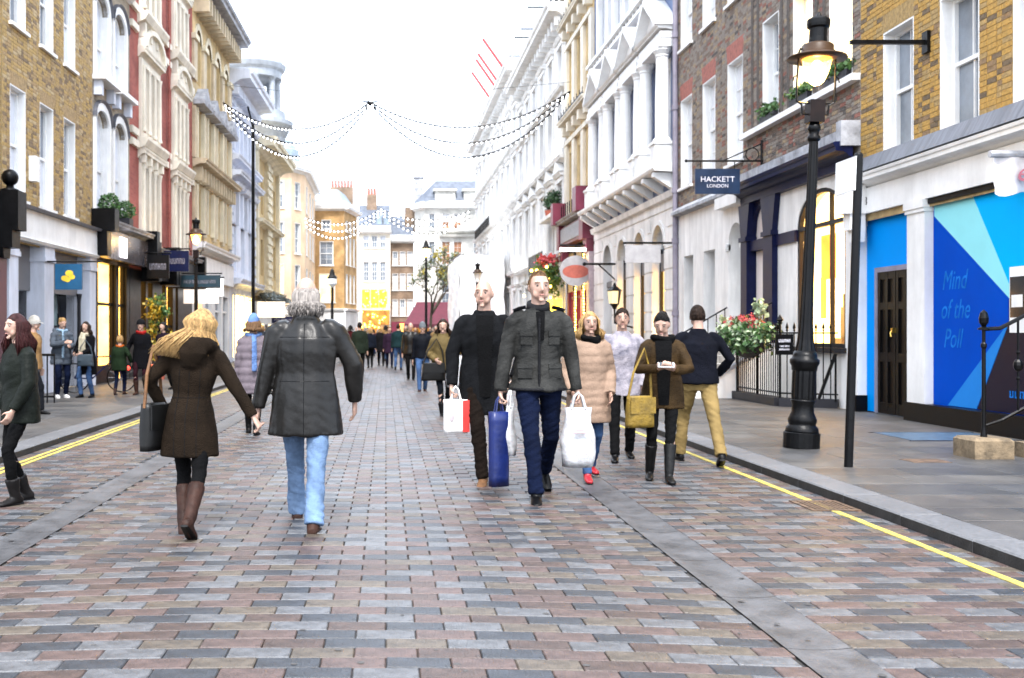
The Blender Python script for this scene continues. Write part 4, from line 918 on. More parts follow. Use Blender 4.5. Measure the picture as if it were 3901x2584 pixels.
for a, b, arch_ in ((21.42, 22.95, 0), (23.55, 26.22, 1)):
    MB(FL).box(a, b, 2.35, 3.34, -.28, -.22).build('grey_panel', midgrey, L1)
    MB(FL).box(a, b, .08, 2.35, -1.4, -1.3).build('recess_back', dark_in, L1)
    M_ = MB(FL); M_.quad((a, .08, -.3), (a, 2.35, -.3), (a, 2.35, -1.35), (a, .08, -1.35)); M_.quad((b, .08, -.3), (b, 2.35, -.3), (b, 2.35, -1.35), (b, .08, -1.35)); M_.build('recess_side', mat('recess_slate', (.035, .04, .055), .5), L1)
    if arch_:
        w_ = MB(FL); A = arc(24.3, 25.7, 1.9, 2.9); Q = arc(24.36, 25.64, 1.9, 2.84)
        for i in range(len(A)-1): w_.quad((*A[i], -.5), (*A[i+1], -.5), (*Q[i+1], -.5), (*Q[i], -.5))
        w_.box(24.3, 24.36, .9, 1.9, -.55, -.5); w_.box(25.64, 25.7, .9, 1.9, -.55, -.5); w_.box(24.36, 25.64, 1.55, 1.6, -.55, -.5); w_ = w_.build('arched_window', black, L1)
        MB(FL).quad(*[(u, v, -.53) for u, v in [(24.33, .9)]+arc(24.33, 25.67, 1.9, 2.87)+[(25.67, .9)]]).build('pane', mat('teal_glass', (.20, .30, .32), .1, .3, 1, spec=.9), w_)
        MB(FL).box(24.25, 25.75, .08, .9, -.6, -.45).build('stall_riser', navy, L1)
for u in (23.72, 26.05): c = FL(u, 0, -.1); column(L1, FL, u, -.12, .08, 2.4, .05, dkgrey, 8, 'iron_column')
M_ = MB(FL); M_.box(22.25, 22.48, 4.68, 5.22, 0, .16); M_.build('alarm_box', white, L1)
# blue projecting sign
bs = root('blue_hanging_sign', FL(23.3, 2.5, .6), 'blue hanging sign with yellow pattern before the left dark shop bays', 'sign')
m = MB(FL); m.tube([(23.0, 3.0, .1), (23.0, 3.0, 1.35)], .02, 6); m.build('bar', iron, bs); y0 = FL(23.0, 0, 0)[1]
FB = Fac(0, y0, 1, 0, 0, -1); x0 = FL(23.0, 0, 0)[0]
b_ = MB(FB).box(x0+.32, x0+.92, 2.38, 2.95, -.03, .03).build('board', mat('petrol_blue', (.005, .07, .16), .4, .1, 3), bs)
M_ = MB(FB)
for dx, dz, r in ((.54, 2.63, .08), (.64, 2.74, .09), (.70, 2.66, .07), (.60, 2.60, .07)): M_.prism([(x0+dx+r*math.cos(i*PI/5), dz+r*.8*math.sin(i*PI/5)) for i in range(10)], .03, .035+dx*.003)
M_.build('emblem', mat('sign_yellow', (.65, .45, .03), .5), b_)
# ---- L2: narrow brick with arched white windows, dark shop
L2 = root('narrow_brick_building', FL(28.5, 0, 0), 'narrow pale brick building with tall arched white windows over a dark grey shopfront', 'building')
brick_p = brickmat('brick_pale_grey', (.38, .31, .22), (.28, .23, .17), (.36, .32, .27))
wl2 = [(26.95, 28.12), (28.62, 29.80)]
opl2 = [(a, b, 4.55, 7.3, .35) for a, b in wl2]+[(a, b, 8.1, 10.35, .4) for a, b in wl2]
wall(L2, FL, 26.72, 30.3, 3.3, 11.6, opl2, brick_p, depth=.2)
for o in opl2:
    a, b, c, d, r_ = o; M_ = MB(FL); A = arc(a-.14, b+.14, d-r_, d+.2); Q = arc(a, b, d-r_, d)
    for i in range(len(A)-1): M_.add([(*A[i], .06), (*A[i+1], .06), (*Q[i+1], .06), (*Q[i], .06), (*A[i], 0), (*A[i+1], 0), (*Q[i+1], -.1), (*Q[i], -.1)], [(0, 1, 2, 3), (0, 4, 5, 1), (3, 2, 6, 7)])
    M_.box(a-.14, a, c, d-r_, -.1, .06); M_.box(b, b+.14, c, d-r_, -.1, .06); M_.build('window_surround', white, L2)
    A2 = arc(a-.17, b+.17, d-r_+.1, d+.27); M_ = MB(FL)
    for i in range(len(A)-1): M_.add([(*A2[i], .12), (*A2[i+1], .12), (*A[i+1], .07), (*A[i], .07), (*A2[i], 0), (*A2[i+1], 0)], [(0, 1, 2, 3), (0, 4, 5, 1)])
    M_.build('arched_hood', lead, L2)
    sash(L2, FL, a, b, c, d, depth=.14, nu=0, nv=0, pm=blind, rise=r_, sill=False)
    if c > 7:
        M_ = MB(FL); M_.box(a-.2, b+.2, c-.12, c, 0, .34); M_.build('window_ledge', white, L2)
        for u in (a-.08, b-.12): MB(FL).prism([(u, c-.5), (u+.2, c-.5), (u+.2, c-.12), (u, c-.12)], 0, .2).build('ledge_bracket', bluewhite, L2)
cornice(L2, FL, 26.72, 30.3, 11.0, .4, .5, white)
MB(FL).box(27.0, 31.5, 3.40, 4.16, -.1, .26).build('fascia', mat('gunmetal', (.16, .15, .17), .25, .15, 2, metal=.6), L2)
cornice(L2, FL, 26.9, 31.6, 4.16, .22, .4, stonecap, base=.1, name='fascia_cornice')
M_ = MB(FL); M_.box(26.62, 27.02, 4.05, 4.62, -.1, .62); M_.prism([(26.66, 3.4), (26.98, 3.4), (27.02, 4.05), (26.62, 4.05)], -.1, .42); M_.build('console', black, L2)
M_ = MB(FL); M_.box(31.4, 31.75, 3.4, 4.5, -.1, .55); M_.build('console', black, L2)
MB(FL).box(28.35, 29.0, 3.5, 4.05, .262, .29).build('lit_sign', emis('sign_white', (1, .94, 1), .9), L2)
wall(L2, FL, 26.75, 30.3, .08, 3.40, [(27.25, 28.9, .55, 3.3), (29.2, 30.0, .12, 3.3)], black, depth=.2, body=3, name='shopfront_wall')
for a, b, c in ((27.25, 28.9, .55), (29.2, 30.0, .12)):
    w_ = MB(FL); w_.box(a, a+.06, c, 3.3, -.18, -.08); w_.box(b-.06, b, c, 3.3, -.18, -.08); w_.box(a+.06, b-.06, 2.16, 2.24, -.17, -.09); w_ = w_.build('shop_window', black, L2)
    MB(FL).quad((a+.03, c, -.14), (b-.03, c, -.14), (b-.03, 3.3, -.14), (a+.03, 3.3, -.14)).build('pane', shopglass, w_)
    shop_interior(L2, FL, a-.1, b+.1, c, 3.35, .9, warm, 2, int(a*3), wb=-.22)
for i, u in enumerate((27.55, 29.1)):
    tp = root('topiary_ball', FL(u, 4.45, .2), ('round topiary bush over the dark shopfront, nearest the white fascia', 'round topiary bush over the dark shopfront, nearest the red brick building')[i], 'bush', 'topiary balls on the dark shopfront')
    M_ = MB(FL); M_.box(u-.2, u+.2, 4.40, 4.62, -.02, .38); M_.build('pot', dkgrey, tp)
    c = FL(u, 4.82, .2); M_ = MB(); rr = random.Random(i)
    for k in range(900):
        v = Vector((rr.gauss(0, 1), rr.gauss(0, 1), rr.gauss(0, 1))).normalized()*.27*rr.uniform(.75, 1.05); leaves(M_, (c[0]+v.x, c[1]+v.y, c[2]+v.z), (.01,)*3, 1, .07, rr)
    M_.build('foliage', fol, tp)
# ---- L3: red brick with ivory stone bays
L3 = root('red_brick_building', FL(34.7, 0, 0), 'red brick building with two stacks of ornate ivory stone windows', 'building')
brick_r = brickmat('brick_red', (.36, .11, .085), (.30, .085, .07), (.30, .13, .11))
bays = [(31.35, 33.75), (35.65, 37.95)]
rows3 = [(4.1, 6.5, 0), (7.55, 9.55, 1), (11.3, 13.0, 1), (14.9, 16.4, 0)]
opl3 = []
for a, b in bays:
    for v0, v1, f in rows3:
        for k in range(3): t0 = a+.22+(b-a-.44)*k/3+.06; opl3.append((t0, t0+(b-a-.44)/3-.12, v0, v1))
wall(L3, FL, 30.3, 39.1, 3.3, 18.2, opl3, brick_r, depth=.25)
for o in opl3: sash(L3, FL, *o, depth=.2, nu=0, nv=0, fr=ivory, pm=random.choice([blind, curtain]), sill=False, simple=True)
for a, b in bays:
    for v0, v1, f in rows3:
        M_ = MB(FL); M_.box(a, a+.26, v0-.3, v1+.2, 0, .09); M_.box(b-.26, b, v0-.3, v1+.2, 0, .09)
        for k in (1, 2): t0 = a+.22+(b-a-.44)*k/3; M_.box(t0-.055, t0+.055, v0, v1, -.1, .07)
        M_.box(a+.26, b-.26, v1, v1+.2, -.1, .085); M_.box(a+.26, b-.26, v0-.3, v0, -.1, .07); M_.build('stone_window_frame', ivory, L3)
        for k in range(4): t0 = a+.2+(b-a-.4)*k/3; column(L3, FL, t0, .11, v0, v1, .06, ivory, 8, 'colonnette')
        cornice(L3, FL, a-.12, b+.12, v1+.2, .3, .26, ivory, name='entablature')
        if f:
            A = arc(a+.05, b-.05, v1+.52, v1+1.1, 12); M_ = MB(FL); M_.prism(A, 0, .16); A1 = arc(a-.1, b+.1, v1+.52, v1+1.25, 12)
            for i in range(len(A)-1): M_.add([(*A[i], .28), (*A[i+1], .28), (*A1[i+1], .28), (*A1[i], .28), (*A[i], .14), (*A[i+1], .14), (*A1[i+1], 0), (*A1[i], 0)], [(0, 1, 2, 3), (3, 2, 6, 7), (0, 4, 5, 1)])
            M_.build('segmental_pediment', ivory, L3)
    for v in (6.95, 10.75, 14.3):
        M_ = MB(FL); M_.profile([(v, 0), (v+.1, .24), (v+.28, .34), (v+.36, .34), (v+.38, 0)], a-.2, b+.2); M_.build('balcony_ledge', ivory, L3)
        for k in range(4): u = a+.1+(b-a-.2)*k/3; MB(FL).prism([(u-.1, v-.38), (u+.1, v-.38), (u+.1, v+.05), (u-.1, v+.05)], 0, .2).build('ledge_bracket', ivory, L3)
for v in (6.95, 7.3, 10.4, 11.0, 14.2):
    for a, b in ((30.3, 31.05), (34.05, 35.35), (38.25, 39.1)): MB(FL).box(a, b, v, v+.2, 0, .10).build('stone_band', ivory, L3)
cornice(L3, FL, 30.3, 39.1, 17.2, .6, .8, ivory)
MB(FL).tube([(34.95, 4, .08), (34.95, 17, .08)], .05, 6).build('drainpipe', brick_r, L3)
wall(L3, FL, 30.35, 39.1, .08, 3.35, [(31.6, 32.2, .3, 3.0), (32.45, 33.05, .3, 3.0), (34.3, 34.8, .3, 3.0), (35.0, 35.9, .3, 3.0), (36.3, 36.7, .3, 3.0)], black, depth=.2, body=3, name='shopfront_wall')
for a, b in ((31.6, 32.2), (32.45, 33.05), (34.3, 34.8), (35.0, 35.9), (36.3, 36.7)):
    w_ = MB(FL); w_.box(a, b, 1.6, 1.68, -.12, -.08); w_ = w_.build('shop_window', black, L3); MB(FL).quad((a, .3, -.14), (b, .3, -.14), (b, 3.0, -.14), (a, 3.0, -.14)).build('pane', shopglass, w_)
    shop_interior(L3, FL, a-.1, b+.1, .3, 3.0, .8, warm, 1, int(a*5), wb=-.22)
for a, b, v in ((31.8, 34.2, 0), (34.6, 38.9, .06)):
    MB(FL).box(a, b, 3.1+v, 3.85+v, -.1, .28).build('fascia', dkgrey, L3); cornice(L3, FL, a-.05, b+.05, 3.86+v, .2, .42, stonecap, base=.1, name='fascia_cornice')
    for u in (a-.15, b-.15): M_ = MB(FL); M_.box(u, u+.3, 3.0, 4.2+v, -.1, .55); M_.build('console', black, L3)
# projecting signs over the left shops
for i, (u, w0, w1, v0, v1, mm, txt, lab) in enumerate(((31.0, .35, 1.0, 3.05, 3.75, black, 'M', 'small black projecting sign with pale letter past the topiary'),
        (32.6, .3, 1.25, 3.35, 4.0, navy, 'FRED', 'navy projecting sign with pale lettering before the red brick building'), (35.6, .3, 1.7, 2.95, 3.4, mat('teal_black', (.006, .03, .05), .4), 'PERRY & CO', 'long dark teal projecting sign beside the left gas lamp'),
        (35.3, .5, 1.7, 2.42, 2.9, white, '', 'white projecting sign hanging under the dark teal sign'), (40.0, .35, 1.0, 2.85, 3.5, emis('lit_sign', (1, 1, .98), 1.1), '', 'glowing white square sign past the left gas lamp'),
        (52.5, .5, 1.9, 2.2, 3.0, white, '', 'white square sign farther along the left shops'), (58.0, .5, 2.0, 1.95, 2.35, navy, 'BIRETTA', 'navy lettered sign low on the far left shops'))):
    s_ = root('projecting_sign', FL(u, v0, w1), lab, 'sign', 'projecting signs on the left side'); y0 = FL(u, 0, 0)[1]; x0 = FL(u, 0, 0)[0]; FB = Fac(x0, y0, 1, 0, 0, -1)
    MB(FB).box(w0, w1, v0, v1, -.04, .04).build('board', mm, s_); MB(FB).tube([(0, v1+.06, 0), (w1+.05, v1+.06, 0)], .025, 6).build('bar', iron, s_)
    if txt: glyphs(FB, (w0+w1)/2, (v0+v1)/2, .042, (w1-w0)*.78, (v1-v0)*.26, max(6, len(txt)*2), mat('dim_lettering', (.16, .16, .20), .6), s_)
rsn = root('round_sign', FL(61, 2.2, .8), 'round white shop sign beside the leather-jacketed man', 'sign'); c = FL(61, 2.4, 1.3); FB = Fac(c[0], c[1], 1, 0, 0, -1)
MB(FB).prism([(.62*math.cos(i*PI/12), 2.35+.62*math.sin(i*PI/12)) for i in range(24)], -.05, .05).build('disc', white, rsn); MB(FB).tube([(-1.3, 3.02, 0), (0, 3.02, 0)], .04, 6).build('bar', iron, rsn)
# ---- L4: ochre stone
L4 = root('ochre_stone_building', FL(43.2, 0, 0), 'ochre stone building with arched top windows and deep bracketed cornice', 'building')
n4 = 4; ww = (47.2-39.1)/n4; o4 = []
for i in range(n4):
    c = 39.1+ww*(i+.5); o4 += [(c-.5, c+.5, 5.35, 6.95), (c-.5, c+.5, 8.1, 9.95), (c-.5, c+.5, 11.0, 13.1, .5)]
wall(L4, FL, 39.1, 47.2, 4.9, 15.0, o4, ochre, depth=.3)
for o in o4: sash(L4, FL, *o[:4], depth=.24, nu=0, nv=0, fr=sandst, pm=glass, rise=o[4] if len(o) > 4 else 0, sill=False, simple=True)
for i in range(n4+1):
    u = min(max(39.3, 39.1+ww*i), 47.0)
    for v0, v1 in ((5.2, 7.1), (8.05, 10.0)): MB(FL).box(u-.24, u+.24, v0, v1, 0, .12).build('pilaster', sandst, L4)
    MB(FL).box(u-.3, u+.3, 11.0, 12.5, 0, .10).build('pier', sandst, L4); MB(FL).box(u-.36, u+.36, 12.5, 12.7, 0, .18).build('impost', cream, L4)
for i in range(n4):
    c = 39.1+ww*(i+.5); M_ = MB(FL); M_.prism([(c-.85, 10.25), (c+.85, 10.25), (c, 10.85)], 0, .4); M_.profile([(10.08, 0), (10.1, .42), (10.25, .46), (10.27, 0)], c-.9, c+.9); M_.build('window_pediment', stonecap, L4)
    for s in (-.62, .62): MB(FL).box(c+s-.07, c+s+.07, 8.1, 10.0, .0, .16).build('jamb', cream, L4); MB(FL).box(c+s-.07, c+s+.07, 5.35, 7.1, .0, .16).build('jamb', cream, L4)
    MB(FL).box(c-.7, c+.7, 7.2, 7.6, 0, .08).build('frieze_panel', cream, L4)
    A = arc(c-.5, c+.5, 12.6, 13.1); A1 = arc(c-.72, c+.72, 12.6, 13.35); M_ = MB(FL)
    for k in range(len(A)-1): M_.quad((*A[k], .06), (*A[k+1], .06), (*A1[k+1], .06), (*A1[k], .06)); M_.quad((*A1[k], .06), (*A1[k+1], .06), (*A1[k+1], 0), (*A1[k], 0))
    M_.build('archivolt', cream, L4)
cornice(L4, FL, 39.1, 47.25, 7.7, .3, .6, sandst, name='middle_cornice'); cornice(L4, FL, 39.1, 47.3, 14.15, .5, 1.0, stonecap)
for i in range(14): u = 39.4+i*.57; MB(FL).prism([(u-.1, 13.6), (u+.1, 13.6), (u+.1, 14.2), (u-.1, 14.2)], 0, .6).build('modillion', sandst, L4); MB(FL).prism([(u-.08, 7.2), (u+.08, 7.2), (u+.08, 7.72), (u-.08, 7.72)], 0, .35).build('bracket', sandst, L4)
M_ = MB(FL); M_.box(39.1, 47.2, 15.0, 17.0, -4, -.8); M_.build('mansard', slate, L4)
for u in (41.2, 44.4): MB(FL).box(u, u+1.2, 15.0, 16.6, -2, -.3).build('dormer', dkgrey, L4)
M_ = MB(FL); M_.box(45.8, 47.2, 15.0, 18.0, -2.4, -.6); M_.box(45.7, 47.3, 18.0, 18.25, -2.5, -.5); M_.build('chimney', stonecap, L4)
wall(L4, FL, 39.1, 47.2, .08, 4.9, [(39.6, 41.0, .3, 3.0), (41.6, 43.0, .3, 3.0), (43.7, 45.1, .3, 3.0), (45.6, 46.8, .3, 3.0)], white2, depth=.25, body=4, name='ground_floor_wall')
for i, (a, b) in enumerate(((39.6, 41.0), (41.6, 43.0), (43.7, 45.1), (45.6, 46.8))):
    w_ = MB(FL); w_.box(a, b, 2.3, 2.38, -.15, -.08); w_ = w_.build('shop_window', white, L4); MB(FL).quad((a, .3, -.16), (b, .3, -.16), (b, 3, -.16), (a, 3, -.16)).build('pane', shopglass if i == 0 else glass, w_)
    if i == 0: shop_interior(L4, FL, a-.1, b+.1, .3, 3.0, .8, orange, 2, 77, wb=-.27)
cornice(L4, FL, 39.1, 47.2, 4.5, .35, .55, white); MB(FL).box(39.1, 47.2, 3.5, 4.4, 0, .2).build('fascia', white, L4)
# ---- L5: pale blue-white classical front
L5 = root('pale_classical_building', FL(51, 0, 0), 'pale blue-white classical building with pedimented windows and dentil cornice', 'building')
o5l = [(c-.55, c+.55, v, v+h) for c in (48.5, 51.0, 53.4) for v, h in ((4.3, 2.2), (6.5, 1.6), (9.9, 2.2))]
wall(L5, FL, 47.25, 54.8, .08, 13.5, o5l, bluewhite, depth=.25)
for o in o5l: sash(L5, FL, *o, depth=.2, nu=1, nv=0, pm=random.choice([blind, glass]), sill=False, simple=True)
for v, h, w_ in ((12.7, .7, 1.1), (9.2, .4, .5), (8.5, .35, .6), (3.5, .4, .6)): cornice(L5, FL, 47.25, 54.85, v, h, w_, bluewhite)
for i in range(16): u = 47.5+i*.47; MB(FL).box(u-.1, u+.1, 12.35, 12.75, 0, .4).build('dentil', bluewhite, L5)
for c in (48.5, 51.0, 53.4):
    for v in (6.5, 9.9): M_ = MB(FL); M_.box(c-.8, c-.56, v, v+1.6, 0, .15); M_.box(c+.56, c+.8, v, v+1.6, 0, .15); M_.profile([(v+1.6, 0), (v+1.65, .3), (v+1.85, .4), (v+1.9, 0)], c-.95, c+.95); M_.build('window_surround', bluewhite, L5)
for j in range(9):
    for u in (47.3, 54.3): MB(FL).box(u, u+.5, 3.95+j*.5, 4.3+j*.5, 0, .1).build('quoin', bluewhite, L5)
MB(FL).box(48.2, 53.8, .3, 3.2, 0, .02).build('shop_glazing', warm2, L5)
for u in (48.2, 49.6, 51.0, 52.4, 53.7): MB(FL).box(u, u+.14, .1, 3.3, 0, .1).build('mullion', white, L5)
# ---- L6: cream house carrying the rotunda
L6 = root('cream_rotunda_building', FL(59.5, 0, 0), 'cream stone corner building carrying an open columned rotunda on its roof', 'building')
o6 = [(c-.4, c+.4, v, v+2.0) for c in (55.9, 57.6, 61.2, 62.9) for v in (4.6, 8.0)]
wall(L6, FL, 54.9, 64.2, .08, 12.0, o6, ochre, depth=.25)
for o in o6: sash(L6, FL, *o, depth=.2, nu=0, nv=0, fr=cream, pm=glass, sill=False, simple=True)
for a, b in ((54.9, 55.3), (58.6, 60.2), (63.7, 64.3)): MB(FL).box(a, b, 3.4, 11.2, 0, .2).build('pier', cream, L6)
for v, h, w_ in ((3.4, .35, .6), (7.2, .3, .5), (11.0, .8, 1.2)): cornice(L6, FL, 54.9, 64.4, v, h, w_, cream)
for j in range(16): MB(FL).box(58.5, 60.3, 3.7+j*.46, 3.95+j*.46, .2, .27).build('quoin', cream, L6)
MB(FL).box(54.9, 64.2, .3, 2.6, 0, .1).build('shopfront', white2, L6)
for i in range(6): MB(FL).box(55.2+i*1.5, 56.0+i*1.5, .3, 1.9, .1, .12).build('shop_pane', warm2 if i % 2 else dkgrey, L6)
MB(FL).box(54.9, 64.3, 2.6, 3.1, .0, .35).build('shop_fascia', white, L6)
M_ = MB(FL); rr = random.Random(2); M_ = MB()
for i in range(11): c = FL(55.4+i*.85, 3.35, .5); leaves(M_, c, (.25, .5, .16), 70, .24, rr)
M_.build('trailing_plants', mat('leaf_grey', (.16, .19, .19), .6, .3, 8), L6)
CX, CY = -8.0, 63.0
rot_m = mat('rotunda_stone', (.33, .36, .40), .7, .15, .8, .15, 8, dirt=.3, dscale=(1, 1, .3))
M_ = MB(); M_.lathe([(1.9, 11.6), (1.9, 12.3), (1.75, 12.5), (1.9, 13.2), (2.15, 13.7), (2.35, 13.9), (2.38, 14.15), (1.95, 14.25), (1.9, 14.75), (1.6, 14.8)], CX, CY, 28); M_.build('rotunda_drum', rot_m, L6)
for i in range(8): a = 2*PI*i/8+.2; c = (CX+1.42*math.cos(a), CY+1.42*math.sin(a)); column(L6, lambda u, v, w, c=c: (c[0], c[1], v), 0, 0, 14.75, 16.75, .19, rot_m, 12, 'rotunda_column')
M_ = MB(); M_.lathe([(1.2, 16.75), (1.68, 16.75), (1.70, 17.15), (1.85, 17.3), (1.95, 17.55), (1.75, 17.6), (1.72, 17.8), (1.60, 17.95), (.3, 18.05)], CX, CY, 32); M_.build('rotunda_roof', rot_m, L6)
# tall bare pole on the left pavement
tpz = root('tall_pole', (-6.2, 48.5, .08), 'tall thin black pole standing before the pale left facades', 'pole')
m = MB(); m.lathe([(.16, .08), (.16, 1.2), (.09, 1.4), (.075, 10.6), (.05, 11.2)], -6.2, 48.5, 10); m.tube([(-6.2, 48.5, 11.0), (-6.45, 48.5, 12.0)], .05, 6); m.build('shaft', iron, tpz)
# potted yellow shrub on the left pavement
sh = root('yellow_shrub', (-6.6, 30.0, .08), 'tall yellow-green potted shrub outside the lit left shopfronts', 'shrub')
m = MB(); m.lathe([(.2, .08), (.26, .5), (.24, .52)], -6.6, 30.0, 12); m.build('pot', terra, sh); m = MB(); m.tube([(-6.6, 30, .4), (-6.58, 30, 1.2), (-6.62, 30, 2.2)], [.04, .03, .015], 6); m.build('stem', bark, sh)
m = MB(); rr = random.Random(4)
for k in range(42):
    a = rr.uniform(0, 6.28); z = rr.uniform(.7, 2.45); R_ = .42*(1-abs(z-1.4)/1.6); m.m = rr.choice([0, 0, 1]); leaves(m, (-6.6+R_*math.cos(a)*rr.random(), 30+R_*math.sin(a)*rr.random(), z), (.16, .16, .16), 55, .10, rr)
m.build('foliage', [folo, fol], sh)
# ================================================================ far end of the street
def edge(p, q):
    d = Vector((q[0]-p[0], q[1]-p[1])); L = d.length; d.normalize(); return Fac(p[0], p[1], d.x, d.y, d.y, -d.x), L
peach = mat('peach_render', (.72, .52, .34), .75, .1, .8, .1, 12)
brick_o = brickmat('brick_orange', (.50, .30, .12), (.42, .25, .10), (.42, .30, .18), 'X')
brick_d = brickmat('brick_brown_far', (.26, .18, .12), (.19, .13, .09), (.25, .2, .16), 'X')
litw = emis('lit_far_window', (1, .74, .25), .95, .35, 2)
tanblind = mat('tan_blind', (.36, .17, .09), .5, .2, 2)
def far_house(name, pts, top, m, label, wins, roofs=None, v0=.05, base=None):
    """block from a street-side polyline; wins: (edge index, u0, u1, v0, v1, pane)"""
    Rt = root(name, (pts[0][0], pts[0][1], 0), label, 'building')
    for i in range(len(pts)-1):
        F, L = edge(pts[i], pts[i+1]); ws = [w_ for w_ in wins if w_[0] == i]
        wall(Rt, F, 0, L, v0, top, [w_[1:5] for w_ in ws], m, depth=.18, body=1.5)
        for w_ in ws: sash(Rt, F, *w_[1:5], depth=.12, nu=1, nv=1 if w_[4]-w_[3] > 1.5 else 0, pm=w_[5], simple=False, liner=True)
        cornice(Rt, F, -.1, L+.1, top-.75, .35, .5, white); MB(F).box(-.05, L+.05, top-.3, top+.05, -.3, .12).build('parapet', white, Rt)
        if base: MB(F).box(0, L, .05, base, 0, .12).build('ground_floor', white2, Rt); cornice(Rt, F, 0, L, base, .25, .35, white, name='shop_cornice')
    return Rt
# peach bow-fronted corner
Pp = [(-9.4, 73.2), (-6.7, 73.6), (-5.9, 75.4), (-5.9, 86.5)]
L8 = far_house('peach_corner_building', Pp, 13.6, peach, 'peach rendered corner building with lit first-floor window behind the left crowd',
               [(0, 1.35, 2.2, 10.3, 12.2, glass), (0, 1.35, 2.2, 7.1, 9.3, glass), (0, 1.3, 2.2, 4.1, 6.3, litw), (1, .5, 1.3, 10.3, 12.2, glass), (1, .5, 1.3, 7.1, 9.3, glass), (1, .5, 1.3, 4.1, 6.3, glass)]+[(2, u, u+1.2, v, v+2, glass) for u in (1.5, 5, 8) for v in (4.2, 7.2, 10.3)], base=3.0)
MB().lathe([(1.2, 13.6), (1.1, 14.6), (.9, 14.7), (.7, 15.3)], -7.4, 75.2, 14).build('roof_lantern', leadroof, L8)
# brown-yellow corner
Pb = [(-6.3, 87.0), (-3.5, 87.0), (-2.55, 92.0)]
L9 = far_house('tan_brick_building', Pb, 12.4, brick_o, 'tan brick corner building with lead roof and row of red chimney pots', [(0, .75, 1.9, 7.1, 9.1, glass), (0, .9, 1.7, 10.1, 10.9, glass), (0, .7, 2.05, 4.0, 6.4, litw)]+[(1, .7+k*1.4, 1.3+k*1.4, v, v+h, glass) for k in range(3) for v, h in ((7.2, 2.4), (4.0, 2.4), (10, .9))], base=3.2)
M_ = MB(); M_.add([(-6.3, 87.2, 12.4), (-3.6, 87.2, 12.4), (-2.7, 92, 12.4), (-6.3, 92, 12.4), (-5.6, 88.2, 13.6), (-4.1, 88.2, 13.6), (-3.6, 91.5, 13.6), (-5.6, 91.5, 13.6)], [(0, 1, 5, 4), (1, 2, 6, 5), (4, 5, 6, 7), (3, 0, 4, 7)]); M_.build('lead_roof', leadroof, L9)
M_ = MB(); M_.box(-4.9, -2.9, 91.6, 92.4, 12.4, 14.3); M_.build('chimney_stack', brick_d, L9)
for i in range(7): M_ = MB(); M_.lathe([(.11, 14.3), (.09, 14.9), (.11, 14.95)], -4.7+i*.27, 92, 8); M_.build('chimney_pot', terra, L9)
# white house with golden shop
C1h = far_house('white_brick_house', [(-2.65, 100), (.42, 100)], 11.7, ivory, 'white painted house above a shop glowing with golden lights', [(0, u, u+.62, v, v+h, glass) for u in (.45, 1.25, 2.05) for v, h in ((9.6, 1.2), (6.4, 1.9))])
gold = emis('golden_light', (1, .42, .02), .9, .85, 2.6)
for u in (.35, 1.2, 2.0): MB(Fac(-2.65, 100, 1, 0, 0, -1)).box(u, u+.75, 3.9, 5.6, .02, .08).build('glowing_window', gold, C1h)
MB(Fac(-2.65, 100, 1, 0, 0, -1)).box(.4, 3.0, 2.2, 3.6, .05, .35).build('shop_fascia', mat('fascia_gold', (.45, .2, .03), .5, .3, 2), C1h); dots(C1h, [(-2.3+rr_[0]*2.6, 99.6, 1.9+rr_[1]*4.0) for rr_ in [(random.random(), random.random()) for _ in range(60)]], .075, emis('gold_bulb', (1, .5, .05), 7), 'gold_bulb'); MB(Fac(-2.65, 100, 1, 0, 0, -1)).box(.05, 3.0, .1, 2.0, .02, .06).build('shop_glazing', mat('amber_dark', (.12, .06, .02), .4, emit=(1, .4, .05), estr=.2), C1h)
M_ = MB(); M_.add([(-2.65, 100.4, 11.7), (.42, 100.4, 11.7), (.42, 104, 14.2), (-2.65, 104, 14.2), (-2.65, 107, 11.7), (.42, 107, 11.7)], [(0, 1, 2, 3), (3, 2, 5, 4), (0, 3, 4), (1, 5, 2)]); M_.build('slate_roof', slate, C1h)
for x in (-.9, -.2): MB().box(x, x+.5, 100.8, 102, 11.9, 13).build('dormer', leadroof, C1h)
M_ = MB(); M_.box(-1.9, -.9, 103.2, 104.4, 13, 15.2); M_.build('chimney_stack', brick_d, C1h)
for i in range(3): M_ = MB(); M_.lathe([(.14, 15.2), (.11, 15.9)], -1.7+i*.3, 103.8, 8); M_.build('chimney_pot', terra, C1h)
C2h = far_house('brown_brick_house', [(.44, 101), (2.7, 101)], 10.9, brick_d, 'narrow brown brick house with arched white windows beside the glowing shop', [(0, u, u+.55, v, v+h, curtain) for u in (.2, .92, 1.62) for v, h in ((8.0, 1.35), (5.6, 1.6), (3.1, 1.6))])
MB(Fac(.44, 101, 1, 0, 0, -1)).box(.1, 2.2, 1.2, 2.5, .05, .4).build('shop_front', maroon, C2h); MB(Fac(.44, 101, 1, 0, 0, -1)).box(.9, 1.9, 1.55, 2.35, .41, .46).build('glowing_sign', emis('orange_sign', (1, .3, .06), 1.6), C2h)
M_ = MB(); M_.add([(.44, 101.3, 10.9), (2.7, 101.3, 10.9), (2.7, 105, 13.2), (.44, 105, 13.2)], [(0, 1, 2, 3)]); M_.build('slate_roof', slate, C2h)
M_ = MB(); M_.box(1.9, 2.9, 103, 104, 11.5, 13.9); M_.build('chimney_stack', brick_d, C2h)
pale_st = mat('pale_grey_stone', (.58, .57, .53), .75, .2, .6, .2, 8)
P3 = [(2.75, 98.6), (3.6, 97.2), (5.0, 97.0), (9.6, 97.0)]
